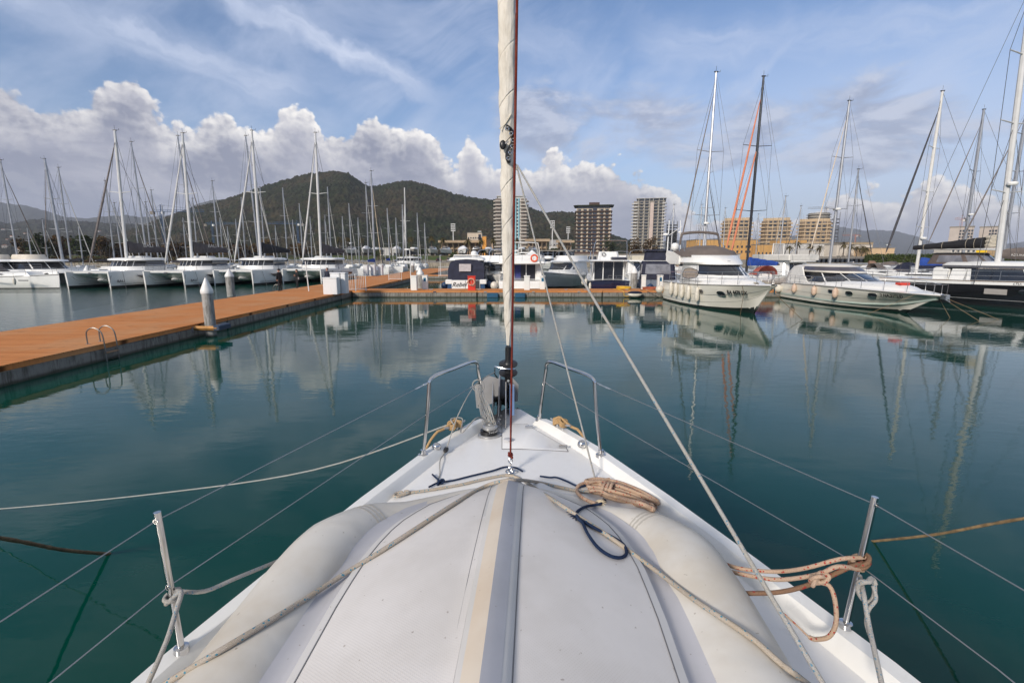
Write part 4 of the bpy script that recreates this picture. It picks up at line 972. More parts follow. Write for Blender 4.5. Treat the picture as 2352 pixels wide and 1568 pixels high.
# old mooring lines rising from the water on either side
def hairy(path, r): return [r*(1 + .35*NZ.noise(Vector((i*.7, 0, 3)))) for i in range(len(path))]
a_ = G(255, 1272, -.02); b_ = CAM + ray(0, 1235)*4.2; pth = spline([a_, a_.lerp(b_, .5) + Vector((0, 0, -.03)), b_, b_ + (b_-a_)*1.2], 14)
rope('old_mooring_rope', pth, hairy(pth, .018), ROPEB, 'weedy brown mooring rope dipping into the water at the lower left', 'mooring line')
a_ = G(2000, 1243, -.02); b_ = CAM + ray(2352, 1190)*4.2; pth = spline([a_, a_.lerp(b_, .5) + Vector((0, 0, -.03)), b_, b_ + (b_-a_)*1.2], 14)
rope('old_mooring_rope', pth, hairy(pth, .014), pm('tan mooring rope', (.30, .20, .10), .95, 0, .5, 12, bump=.8, bs=30), 'tan mooring rope rising from the water behind the right post', 'mooring line')
# ================================================================== generic thing whose parts are given in world coordinates
class Thing:
    def __init__(s, name, loc, rz, label, cat, group=None):
        s.e = empty(name, loc, rz, label, cat, group); s.M = Matrix.Translation(Vector(loc)) @ Matrix.Rotation(rz, 4, 'Z'); s.I = s.M.inverted()
    def p(s, mb, name, mat, sub=None, **k):      # local coordinates
        return mb.build(name, mat, sub if sub else s.e, **k)
    def w(s, mb, name, mat, sub=None, **k):      # world coordinates
        return mb.xf(s.I).build(name, mat, sub if sub else s.e, **k)
def heading_rz(hx, hy): return atan2(-hx, hy)     # local +Y turned onto (hx, hy)
def sail_hull(L, B, fb, fine=2.2, aft=.78, n=14, sheer=.25):
    """rings from stern (y=-L*.58) to bow (y=+L*.42); waterline z=0"""
    R = []
    for i in range(n+1):
        t = i/n; y = -.58*L + L*t
        w = B/2*(1-t**fine) * (aft + (1-aft)*smoo(t/.4)) if t < 1 else .02
        w = max(w, .02); z = fb + sheer*(t-.3)**2*2
        k = .55*(1-abs(t-.45)*1.3)
        R.append([(w, y+.02*t, z), (w*.99, y, z*.6), (w*.90, y - .12*t*L/12, .05), (w*.45, y-.25*t, -k), (-w*.45, y-.25*t, -k), (-w*.90, y-.12*t*L/12, .05), (-w*.99, y, z*.6), (-w, y+.02*t, z)])
    return R
def hull_parts(T, L, B, fb, hull=GEL, stripe=INK, anti=ANTI, **k):
    R = sail_hull(L, B, fb, **k)
    T.p(MB().loft(R, True), 'hull', hull, sharp=45)
    for sg in (0, 1):
        a = MB(); rows = []
        for r in R:
            p1 = Vector(r[2 if not sg else 5]); p2 = Vector(r[1 if not sg else 6]); o = Vector((.012 if not sg else -.012, 0, 0))
            rows.append([p1 + o + Vector((0, 0, -.12)), p1 + o + Vector((0, 0, .04)), p1.lerp(p2, .22) + o*1.2])
        a.loft([[r[0] for r in rows], [r[1] for r in rows]], False, False); T.p(a, 'waterline_band', anti)
        b = MB(); b.loft([[(Vector(q[1 if not sg else 6]).lerp(Vector(q[0 if not sg else 7]), .80) + Vector((.014 if not sg else -.014, 0, 0))) for q in R],
                          [(Vector(q[1 if not sg else 6]).lerp(Vector(q[0 if not sg else 7]), .90) + Vector((.014 if not sg else -.014, 0, 0))) for q in R]], False, False)
        T.p(b, 'hull_stripe', stripe)
    return R
def coachroof(T, y0, y1, w, z0, h, mat=GEL, win=GLASS):
    def ring(z, ins, fr):
        n = 5; P = []
        P += [(-w+ins+.1, y0+ins), (w-ins-.1, y0+ins), (w-ins, y0+ins+.2), (w-ins, y0+(y1-y0)*.55)]
        P += [(( w-ins)*.6, y1-fr*.6), ((w-ins)*.3, y1-fr), (-(w-ins)*.3, y1-fr), (-(w-ins)*.6, y1-fr*.6), (-w+ins, y0+(y1-y0)*.55), (-w+ins, y0+ins+.2)]
        return [(x, y, z) for x, y in P]
    T.p(MB().loft([ring(z0, 0, 0), ring(z0+h*.75, .10, .5), ring(z0+h, .22, .9)], True), 'coachroof', mat)
    for sg in (-1, 1):
        x_ = sg*(w-.045); a = y0 + (y1-y0)*.12; b = y0 + (y1-y0)*.56
        T.p(MB().prism([(a, z0+h*.30), (b, z0+h*.36), (b+.25, z0+h*.5), (b, z0+h*.62), (a, z0+h*.66)], x_-.02*1, x_+.02, 'yz'), 'cabin_window', win)
def rig(T, base, top, r=.12, spread=(.35, .62), sw=.9, mat=ALU, fs=None, bs=None, furl=None, fr=.055, wr=.013, boomdir=None, boomlen=4.2, boomz=1.6, cover=None, ax=None, wires=True, chain_w=1.6, radar=None, flag=None, masthead=True, coverh=.5, covw=.16):
    """standing rig in world coordinates. ax = unit vector across the boat"""
    base, top = Vector(base), Vector(top); H_ = (top-base).length; ax = Vector(ax if ax else (1, 0, 0)).normalized()
    T.w(MB().tube([base, base.lerp(top, .6), base.lerp(top, .85), top], [r, r, r*.9, r*.7], 8), 'mast', mat)
    if masthead:
        T.w(MB().tube([top - ax*.05, top + Vector((0, 0, .06)) + ax*.45, top + Vector((0, 0, .22)) + ax*.45], .02, 4).tube([top, top + Vector((0, 0, .55))], .015, 4).box(top.x-.18, top.x+.18, top.y-.06, top.y+.06, top.z-.02, top.z+.08), 'masthead_instruments', BLK)
    sp = []
    for f in spread:
        c = base.lerp(top, f); w_ = sw*(1.0 - .25*(f-.3)); sp.append((c, w_))
        for sg in (-1, 1): T.w(MB().tube([c, c + ax*sg*w_ + Vector((0, 0, .12))], [r*.30, r*.2], 6), 'spreader', mat)
    if wires:
        for sg in (-1, 1):
            m = MB(); foot = Vector((base.x, base.y, min(base.z, 1.4))) + ax*sg*chain_w
            pts = [foot] + [c + ax*sg*w_ + Vector((0, 0, .12)) for c, w_ in sp] + [base.lerp(top, .97)]
            m.tube(pts, wr, 4)
            if sp: m.tube([foot, sp[0][0] + Vector((0, 0, -.1))], wr, 4)
            if len(sp) > 1: m.tube([pts[1], sp[1][0]], wr, 4)
            T.w(m, 'shroud', RIGG)
    if bs is not None: T.w(MB().tube([top, bs], wr, 4), 'backstay', RIGG)
    if fs is not None:
        fs = Vector(fs); a = base.lerp(top, .93)
        T.w(MB().tube([fs, a], wr, 4), 'forestay', RIGG)
        if furl:
            P = [fs.lerp(a, t) for t in (.05, .07, .2, .5, .8, .93, .95)]
            T.w(MB().tube(P, [.02, fr*.7, fr*1.15, fr, fr*.7, fr*.45, .02], 8), 'furled_sail', furl)
    if boomdir is not None:
        bd = Vector(boomdir).normalized(); b0 = Vector((base.x, base.y, boomz)) + bd*.2; b1 = b0 + bd*boomlen + Vector((0, 0, .12))
        T.w(MB().tube([b0, b1], .075, 8), 'boom', mat)
        if cover:
            n = 12; R = []
            up = Vector((0, 0, 1)); sd_ = bd.cross(up)
            for i in range(n+1):
                t = i/n; c = b0.lerp(b1, .01+t*.95); hh = coverh*(1-.72*t) * (1+.05*sin(i*2.1)) ; ww = covw*(1-.45*t)
                R.append([c + sd_*ww*.6 + up*-.09, c + sd_*ww + up*hh*.3, c + sd_*ww*.55 + up*hh*.75, c + up*(hh+.05), c - sd_*ww*.55 + up*hh*.75, c - sd_*ww + up*hh*.3, c - sd_*ww*.6 + up*-.09])
            T.w(MB().loft(R, True), 'sail_cover', cover, sharp=60)
            T.w(MB().tube([b1 + up*.1, base.lerp(top, .8)], wr*.8, 4), 'topping_lift', RIGG)
    if radar:
        c = base.lerp(top, radar); c = c + Vector((0, -.35, 0))
        T.w(MB().lathe([(.001, -.1), (.26, -.1), (.30, 0), (.26, .1), (.001, .14)], c, 12), 'radar', GEL)
def rails(T, pts, h=.6, posts=None, r=.014, name='guard_rail', mat=STEEL, low=True):
    """railing along deck points (local)"""
    P = [Vector(p) for p in pts]; m = MB(); m.tube([p + Vector((0, 0, h)) for p in P], r, 5)
    if low: m.tube([p + Vector((0, 0, h*.5)) for p in P], r*.7, 4)
    for p in (P if posts is None else posts): m.tube([p, Vector(p) + Vector((0, 0, h))], r*1.1, 5)
    T.p(m, name, mat)
def fender(parent, c, L=.62, r=.13, mat=FEND, ball=False, tip=BLK, line=.5):
    m = MB()
    if ball: m.ell((0, 0, 0), r*1.5, r*1.5, r*1.65, 14, 10)
    else: m.lathe([(.001, -L/2-.05), (.04, -L/2-.04), (r*.6, -L/2+.02), (r*.95, -L/2+.12), (r, -L*.1), (r, L*.2), (r*.9, L/2-.12), (r*.55, L/2-.02), (.035, L/2+.05), (.001, L/2+.05)], (0, 0, 0), 12)
    m.xf(Matrix.Translation(c)); o = m.build('fender', mat, parent)
    if tip: MB().tube([Vector(c) + Vector((0, 0, L/2)), Vector(c) + Vector((0, 0, L/2 + line))], .012, 4).build('fender_line', RIGG, o)
    return o

# ================================================================== catamarans
def catamaran(bowpx, stempx, wy, L, label, mast_base, mast_top, cover=GREYC, name='BALI', bs_px=None, furl=None, boat_h=1.72, shadeh=None, flag=False, slot=0):
    """bowpx, stempx: where the two stems meet the water; bows face the camera, sterns to the pontoon behind"""
    A = G(bowpx, wy); B_ = G(stempx, wy); Y = (A.y+B_.y)/2; cx = (A.x+B_.x)/2; half = (B_.x-A.x)/2
    T = Thing('catamaran', (cx, Y, 0), 0, label, 'catamaran', 'white catamarans moored bows-on beyond the long pontoon')
    k = L/12.0
    def hull(c, sg):
        R = []; n = 14
        for i in range(n+1):
            t = i/n; y = L*t; w_ = .10 + .62*min(1, (t/.32))**.6 - .12*t; 
            if i == 0: w_ = .07
            top = boat_h - .25*t*1.0; inn = 1.0
            dz = -.35*min(1, t*4)
            R.append([(c+w_*.92, y-.05, top), (c+w_, y+.02, top*.45), (c+w_*.86, y+.06, .0), (c+w_*.3, y+.15, dz), (c-w_*.3, y+.15, dz), (c-w_*.86, y+.06, .0), (c-w_, y+.02, top*.45), (c-w_*.92, y-.05, top)])
        h_ = T.p(MB().loft(R, True), 'hull', GEL, sharp=50)
        for q in (2, 5):
            s_ = .012 if q == 2 else -.012
            T.p(MB().loft([[Vector(r[q]) + Vector((s_*2, -.012, -.1)) for r in R], [Vector(r[q]).lerp(Vector(r[1 if q == 2 else 6]), .36) + Vector((s_*2, -.012, 0)) for r in R]], False, False), 'waterline_band', ANTI)
            T.p(MB().loft([[Vector(r[q]).lerp(Vector(r[1 if q == 2 else 6]), .52) + Vector((s_, -.004, 0)) for r in R[1:]], [Vector(r[q]).lerp(Vector(r[1 if q == 2 else 6]), .57) + Vector((s_, -.004, 0)) for r in R[1:]]], False, False), 'hull_line', pm('grey trim', (.2, .2, .21), .5))
        if sg > 0:   # dark hull windows on the side we see
            x_ = c + .70
            T.p(MB().prism([(2.9*k, 1.28), (9.2*k, 1.16), (9.0*k, .86), (4.4*k, .88), (3.5*k, .98)], x_-.10, x_+.04, 'yz'), 'hull_window', GLASS)
        return h_
    hl = hull(-half, -1); hr = hull(half, 1)
    if name:
        lettering(name, .34, frame((half+.47, .95, .72), (.22, 1, 0), (0, 0, 1)), pm('grey lettering', (.10, .10, .11), .5), hr, sx=1.2, bold=.006)
    # bridge deck: solid foredeck with an arched underside
    secs = []; m_ = MB()
    for y, zt, zl, arch in ((.55, boat_h-.02, boat_h-.22, .0), (.8, boat_h+.02, boat_h-.34, .02), (2.2*k, boat_h+.04, boat_h-.75, .12), (4*k, boat_h+.05, .72, .14), (7*k, boat_h, .62, .14), (L*.96, boat_h-.2, .62, .1)):
        ring = [( -half, y, zt), (0, y, zt+.05), (half, y, zt)] + [(half*(1-2*j/8), y, zl + arch*cos(2*pi*j/8)*.9 - (.0 if zl > 1.2 else .16*sin(pi*j/8))) for j in range(9)]
        secs.append(ring)
    m_.loft(secs, True); T.p(m_, 'bridge_deck', GEL)
    T.p(MB().ell((0, 3.3*k, .80), .62, 2.2, .38, 12, 8), 'nacelle', GEL)
    # saloon
    sy0, sy1, hw = 4.1*k, 8.4*k, half-.05
    def rg(z, ins, f, w=None):
        w = hw if w is None else w; a = []
        for j in range(9):
            q = -1 + 2*j/8; a.append((q*(w-ins), sy0+f+.9*abs(q)**2.6, z))
        a += [(w-ins, sy1, z), (-(w-ins), sy1, z)]
        return a
    T.p(MB().loft([rg(boat_h-.1, 0, 0), rg(boat_h+.42, .04, .12), rg(boat_h+.46, .10, .22)], True), 'saloon_base', GEL)
    T.p(MB().loft([rg(boat_h+.44, .13, .26), rg(boat_h+1.06, .22, .62)], True), 'saloon_windows', GLASS)
    for j in range(-3, 4):
        x_ = j*(hw-.3)/3.2; y_ = sy0 + .9*abs(j/3.2)**2.6
        T.p(MB().tube([(x_, y_+.20, boat_h+.44), (x_*.97, y_+.60, boat_h+1.06)], .035, 4), 'window_post', GEL)
    # roof: thick rounded slab overhanging
    def rf(z, ins): return [(x*(1) , y, z) for x, y, _ in rg(0, ins-.14, .34+ins*.9)]
    T.p(MB().loft([rf(boat_h+1.05, .16), rf(boat_h+1.12, .0), rf(boat_h+1.27, .04), rf(boat_h+1.36, .30), rf(boat_h+1.40, .9)], True), 'roof', GEL, sharp=60)
    T.p(MB().rbox(-1.0, 1.0, sy0+2.0, sy0+4.0, boat_h+1.36, boat_h+1.58, .1, .12), 'roof_pod', GEL)
    # rails, bridle, bow seat
    for sg in (-1, 1):
        rails(T, [(sg*(half-.15), .55, boat_h), (sg*(half+.3), 1.9, boat_h), (sg*(half+.45), 4.2, boat_h), (sg*(half+.45), 7, boat_h), (sg*(half+.45), 10, boat_h)], .6)
    T.p(MB().tube([(-half, .12, boat_h+.02), (half, .12, boat_h+.02)], .05, 6), 'bow_beam', ALUW)
    P = [( -half+.3, .3, boat_h-.5), (-half*.5, .3, boat_h-.95), (0, .3, boat_h-(1.0 if slot % 2 else .7)), (half*.5, .3, boat_h-.95), (half-.3, .3, boat_h-.5)]
    T.p(MB().tube(spline(P, 5), .02, 5), 'anchor_bridle', RIGG)
    T.p(MB().ell((0, .35, boat_h-.2), .14, .25, .12, 8, 6), 'anchor', GALV)
    T.p(MB().tube([(half+.05, .4, boat_h-.1), (half+.5, -.8, .0)], .018, 5), 'mooring_rope', RIGG)
    T.p(MB().tube([(half+.5, 1.3, boat_h-.1), (half+1.5, .2, .0)], .018, 5), 'mooring_rope', RIGG)
    fender(T.e, (half+.78, 5.0*k, 1.05))
    # rig
    b = AY(mast_base[0], mast_base[1], Y+sy0+1.6); b.z = boat_h+1.38
    tp = AY(mast_top[0], mast_top[1], Y+sy0+2.1)
    rig(T, b, tp, .16, (.52,), 1.25, ALUW, fs=(cx, Y+.2, boat_h+.1), bs=None, furl=furl, fr=.10, wr=.022, boomdir=(.25, 1, 0) if cover else None, boomlen=5.2, boomz=boat_h+2.0, cover=cover, ax=(1, 0, 0), chain_w=half, coverh=1.2, covw=.32)
    if cover and name: lettering(name, .55, T.I @ frame((b.x+1.9, b.y+1.0, boat_h+2.75), (.45, 1, 0), (0, 0, 1)), pm('pale lettering', (.5, .48, .45), .6), T.e)
    return T
DSAIL = pm('brown grey furled sail', (.17, .145, .135), .85, 0, .3, 2)
WSAIL = pm('white furled sail', (.55, .54, .52), .85, 0, .15, 3)
c1 = catamaran(156, 253, 663, 12.4, 'leftmost catamaran, pennant lettering at its masthead and a dark furled headsail', (291, 593), (263.5, 300), furl=DSAIL, slot=0)
c2 = catamaran(334, 424, 660.5, 12.4, 'catamaran second from the left, grey enclosed flybridge tent behind it', (441, 592), (419, 306), furl=WSAIL, slot=1)
c3 = catamaran(493.5, 581, 656.5, 12.4, 'middle catamaran just behind the near capped pile, black triangular sail on its boom', (599, 592), (578, 300), cover=BLACKC, name=None, furl=WSAIL, slot=2)
c4 = catamaran(650.5, 738, 651.5, 12.4, 'catamaran behind the three people, boxy grey sail cover above its roof', (737, 589), (724, 305), name=None, furl=WSAIL, slot=3)
lettering('lescapture', .30, frame((2.85, 3.0, 1.42), (.0, 1, 0), (0, 0, 1)), pm('grey lettering', (.10, .10, .11), .5), c4.e)
c5 = catamaran(900, 955, 621.5, 11.5, 'small far catamaran near the end of the long pontoon', (933, 588), (929, 431), cover=BLACKC, name=None, furl=WSAIL, slot=4)

# ================================================================== sailing yachts seen by their masts
def yacht_px(label, top, basepx, H, hull=GEL, mat=ALU, L=None, cover=None, furl=WSAIL, head=(0, 1), fs=None, dodger=None, spread=(.36, .64), r=.12, stripe=INK, boomside=None, radar=None, sw=1.0, bz=None, group='yachts moored in rows', fb=1.15, lite=False, win=GLASS, fr=.06, boomlen=None, chain=None, coverh=.5):
    d = ray(*top); t_ = (H - EYE)/d.z; tp = CAM + d*t_; Y = tp.y
    bx = AY(basepx, 590, Y).x; bx = tp.x + max(-.02*H, min(.02*H, bx - tp.x))
    L = L or H*.66; B = L*.30; hx, hy = head; nrm = sqrt(hx*hx+hy*hy); hx, hy = hx/nrm, hy/nrm
    T = Thing('sailing_yacht', (bx, Y, 0), heading_rz(hx, hy), label, 'sailing yacht', group)
    hull_parts(T, L, B, fb, hull, stripe)
    coachroof(T, -.22*L, .22*L, B*.30, fb, .42, GEL, win)
    h = Vector((hx, hy, 0)); ax = Vector((hy, -hx, 0)); org = Vector((bx, Y, 0))
    FS = org + h*.40*L + Vector((0, 0, fb+.25)) if fs is None else fs
    rig(T, (bx, Y, fb+.4), tp, r, spread, sw, mat, fs=FS, bs=org - h*.56*L + Vector((0, 0, fb)), furl=furl, fr=fr, wr=.014 if not lite else .016, boomdir=-h, boomlen=boomlen or L*.36, boomz=fb+1.25, cover=cover, ax=ax, wires=True, chain_w=B*.45, radar=radar, coverh=coverh)
    if not lite:
        for sg in (-1, 1):
            rails(T, [(sg*B*.42, -.55*L, fb), (sg*B*.49, -.3*L, fb), (sg*B*.49, -.05*L, fb), (sg*B*.40, .15*L, fb+.03), (sg*B*.16, .36*L, fb+.08)], .6)
    if dodger:
        R = [[(B*.28*cos(pi*j/8), -.22*L - dy, fb + .35 + (hh)*sin(pi*j/8)) for j in range(9)] for dy, hh in ((-.9, .15), (-.3, .85), (.5, .9))]
        T.p(MB().loft(R, False, False), 'dodger', dodger, sharp=60)
    T.hd = h; T.ax = ax; T.L = L; T.fb = fb; T.B = B
    return T
random.seed(11)
YL = [  # left half: label, top, base px, H, options
 ('yacht at the left edge, mast top just inside the picture', (1, 368), 40, 17, dict(cover=GREYC, furl=DSAIL)),
 ('yacht with a thick leaning mast and long dark boom cover near the left edge', (102, 365), 146, 17.5, dict(cover=GREYC, furl=DSAIL, r=.2, head=(.3, -1))),
 ('slim yacht mast just right of the thick mast near the left edge', (134, 385), 159, 17, dict(cover=GREYC)),
 ('short pole mast between the left edge and the grey sprayhood yacht', (62, 523), 72, 9, dict(lite=True)),
 ('low mast rising among the trees, right of the short pole mast', (97, 503), 107, 11, dict(lite=True)),
 ('medium mast immediately left of the tallest left hand catamaran mast', (241, 415), 262, 16, dict(cover=GREYC)),
 ('tall mast right of the leftmost catamaran, brown furled sail down to its boom', (301, 326), 338, 19, dict(cover=GREYC, furl=DSAIL)),
 ('short mast hidden behind the rigging of the leftmost catamaran', (262, 466), 280, 13, dict(lite=True)),
 ('pale mast between the two BALI boats, left of the blue crane', (347, 437), 359, 15, dict()),
 ('twin of the pale mast, slightly shorter and to its left', (334, 464), 346, 13.5, dict(lite=True)),
 ('mast standing right in front of the blue tower crane', (372, 474), 384, 13, dict(lite=True)),
 ('tall mast crossing behind the mast of the second catamaran', (408, 312), 445, 19.5, dict(cover=DSAIL, furl=DSAIL)),
 ('short mast right behind the second catamaran roof', (442, 456), 453, 14, dict(lite=True)),
 ('mast with an orange band at its head between second and third catamarans', (487, 416), 504, 16, dict()),
 ('tall mast crossing the mast of the middle catamaran', (564, 312), 596, 19.5, dict(cover=GREYC)),
 ('mast leaning right beside the middle catamaran with stays', (597, 430), 608, 15.5, dict(cover=GREYC)),
 ('short mast left of the middle catamaran on the dark slope', (554, 453), 562, 14.5, dict(lite=True)),
 ('very short mast left of the middle catamaran', (541, 503), 548, 11.5, dict(lite=True)),
 ('mast with one spreader half way between third and fourth catamarans', (649, 431), 660, 16, dict(cover=NAVYC)),
 ('thin mast left of the fourth catamaran mast', (687, 467), 696, 14, dict(lite=True)),
 ('mast with a small blue flag on its stay, right of the fourth catamaran', (752, 429), 761, 15.5, dict(cover=NAVYC)),
 ('shorter mast beside the one with the blue flag', (746, 495), 749, 12, dict(lite=True)),
 ('thin mast at the foot of the first hill summit, left one', (786, 497), 785, 12.5, dict(lite=True)),
 ('mast with radar dome at the foot of the hill', (801, 467), 808, 14, dict(radar=.35)),
 ('thin bare mast below the saddle of the hill', (840, 420), 846, 16, dict(r=.1)),
 ('cream masted yacht with blue sail cover near the white gates', (852, 393), 860, 16.5, dict(cover=BLUEC, furl=pm('cream furled sail', (.6, .5, .38), .8), r=.15)),
 ('thin mast left of the far catamaran', (889, 478), 895, 13, dict(cover=BLUEC)),
 ('bare mast just left of the far catamaran mast', (924, 470), 926, 14, dict(lite=True)),
 ('short mast just right of the orange banded mast', (505, 500), 508, 11.5, dict(lite=True)), ('low mast before the reddish trees left of the middle catamaran', (522, 520), 526, 10.5, dict(lite=True)), ('low mast between the short trees left of the fourth catamaran', (632, 518), 636, 10.5, dict(lite=True)),
 ('slight mast a little left of the thin mast by the fourth catamaran', (672, 505), 676, 11.5, dict(lite=True)), ('short mast behind the fourth catamaran forestay', (712, 498), 716, 12, dict(lite=True)), ('short mast between the radar dome mast and the bare mast', (822, 500), 824, 12, dict(lite=True)), ('dark leaning pole beside the blue covered yacht', (872, 500), 885, 11.5, dict(lite=True, mat=RIGG)),
 ('short mast left of the two far catamaran masts', (909, 500), 911, 12, dict(lite=True)), ('small mast at the foot of the hill by the palms', (975, 512), 977, 11, dict(lite=True)), ('short mast right of the blue crane', (420, 500), 428, 11.5, dict(lite=True)), ('low mast behind the leftmost catamaran cover', (310, 500), 318, 11.5, dict(lite=True)),
 ('mast right of the far catamaran with pale furled sail', (958, 489), 961, 13, dict()),
]
for lb, tp_, bp_, H_, kw in YL:
    yacht_px(lb, tp_, bp_, H_, **kw)
PINKS = pm('orange pink furled sail', (.62, .22, .12), .8, 0, .2, 2)
DKS = pm('dark furled sail', (.05, .05, .06), .8, 0, .3, 3)
BMAST = pm('black carbon mast', (.016, .016, .018), .25, 0, .2, 1, coat=.4)
REDC = pm('faded red canvas', (.38, .09, .06), .8, 0, .3, 3)
TANC = pm('tan canvas', (.22, .13, .085), .8, 0, .2, 3)
WSP = pm('white painted spar', (.66, .65, .62), .3, 0, .1, 1)
y1 = yacht_px('tall silver masted yacht behind the flybridge yacht, dark furled headsail', (1645, 166), 1614, 21, spread=(.30, .62), sw=1.65, r=.13, furl=DSAIL, fs=AY(1556, 592, 47.5), head=(-.25, 1), L=13.5, radar=.26)
y1b = yacht_px('slim mast right behind the tall silver mast with black inner stay', (1628, 397), 1622, 14, furl=DKS, head=(.5, 1), fs=AY(1655, 580, 60))
y3 = yacht_px('black masted yacht with two orange furled headsails and blue boom cover', (1754, 176), 1717, 20.5, mat=BMAST, spread=(.33, .66), sw=1.7, r=.14, furl=PINKS, fs=AY(1664, 588, 49.5), head=(-.15, 1), cover=BLUEC, L=13, dodger=REDC, stripe=INK, fr=.10, boomside=None, coverh=.75)
b_ = AY(1676, 592, 48.8); t__ = AY(1737, 348, 47.6)
y3.w(MB().tube([b_.lerp(t__, q) for q in (0, .03, .3, .7, .97, 1)], [.02, .08, .11, .09, .06, .02], 8), 'furled_sail', PINKS)
y4 = yacht_px('yacht with a pale tan furled headsail behind the low sports cruiser', (1951, 232), 1907, 19.5, spread=(.38, .68), sw=1.5, furl=pm('pale tan sail', (.55, .47, .38), .8), fs=AY(1858, 588, 50), head=(-.2, 1), L=12.5, r=.15, cover=None, radar=.38)
y5 = yacht_px('shorter masted yacht with long grey boom right of the tan sail', (1972, 389), 1950, 15, furl=DKS, fs=AY(2004, 592, 60), head=(.5, 1), L=11, cover=None)
y8 = yacht_px('white masted yacht with black and white furled headsail and bright blue boom cover', (2165, 210), 2109, 19.5, mat=WSP, spread=(.26, .46, .70), sw=1.5, r=.15, furl=DKS, fs=AY(2028, 598, 49), head=(-.6, 1), cover=BLUEC, L=13, radar=.20, fr=.10, coverh=.7)
y9 = yacht_px('yacht with grey mast and grey furled sail left of the black yacht mast', (2260, 252), 2211, 20, spread=(.33, .63), sw=1.5, r=.17, furl=DSAIL, fs=AY(2126, 572, 53), head=(-.5, 1), L=14, radar=.36, cover=BLACKC)
y6 = yacht_px('small mast standing before the left block of ochre flats', (1805, 451), 1788, 14, lite=True, head=(.2, 1))
y7 = yacht_px('thin mast with black stay between ochre flats and the boxy motorboat', (1840, 473), 1826, 14, lite=True, furl=DKS, head=(-.3, 1))
for lb, tp_, bp_, H_ in (('slender mast left of the orange headsails', (1612, 470), 1606, 15), ('slender mast in front of the first ochre block', (1666, 478), 1662, 15),
      ('thin mast between grey tower and unfinished tower', (1548, 470), 1540, 13.5), ('little mast in front of the unfinished tower', (1537, 505), 1533, 12), ('thin pole just right of the black mast', (1742, 492), 1738, 14)):
    yacht_px(lb, tp_, bp_, H_, lite=True, head=(.1, 1), furl=None)
# rows of further boats on the right: hulls packed between the pontoons, no tall rig of their own in sight
random.seed(5)
covs = [BLUEC, NAVYC, GREYC, TANC, BLACKC, TAUPE]
slots = [(1800, 62, 'first'), (1850, 66, ''), (2020, 58, ''), (2055, 66, ''), (2090, 60, ''), (2062, 78, ''), (2120, 72, ''), (2010, 86, ''), (2150, 84, ''), (2090, 92, ''), (2180, 98, ''), (2035, 104, '')]
desc = ['low white hull behind the inflatable tender', 'white hull half hidden behind the low sports cruiser hardtop', 'white yacht hull with tan sun awning right of the cruiser windscreen', 'small white hull with dark round fenders behind the cruiser foredeck',
        'white hull below the black and white headsail', 'middle row hull with grey cover near the hedge', 'white hull left of the blue boom cover', 'far row hull in front of the ochre wall', 'far row hull beneath the spreaders of the white mast',
        'far white hull at the middle of the hedge', 'distant hull just left of the black yacht sprayhood', 'most distant white hull in front of the hedge']
for (px, Y, _), ds in zip(slots, desc):
    p = AY(px, 600, Y); hx = random.choice((-1, 1)); 
    T = Thing('moored_boat', (p.x, Y, 0), heading_rz(hx*.9, random.uniform(-.5, .5)), ds, 'boat', 'hulls packed in the right hand basin')
    L = random.uniform(9, 12); B = L*.31; hull_parts(T, L, B, 1.2, stripe=random.choice([INK, NAVYH, GREYH]))
    coachroof(T, -.25*L, .2*L, B*.32, 1.2, .5)
    T.p(MB().loft([[(B*.30*cos(pi*j/8), -.2*L + dy, 1.5 + hh*sin(pi*j/8)) for j in range(9)] for dy, hh in ((.5, .2), (.0, .8), (-1.0, .85))], False, False), 'sprayhood', random.choice(covs), sharp=60)
    rails(T, [(B*.42, -.55*L, 1.2), (B*.49, -.2*L, 1.2), (B*.40, .15*L, 1.25), (0, .40*L, 1.3)], .6)
    rails(T, [(-B*.42, -.55*L, 1.2), (-B*.49, -.2*L, 1.2), (-B*.40, .15*L, 1.25), (0, .40*L, 1.3)], .6)
    for j in range(2): fender(T.e, (-B*.5-.08, -.3*L+j*2.5, .6), tip=None)
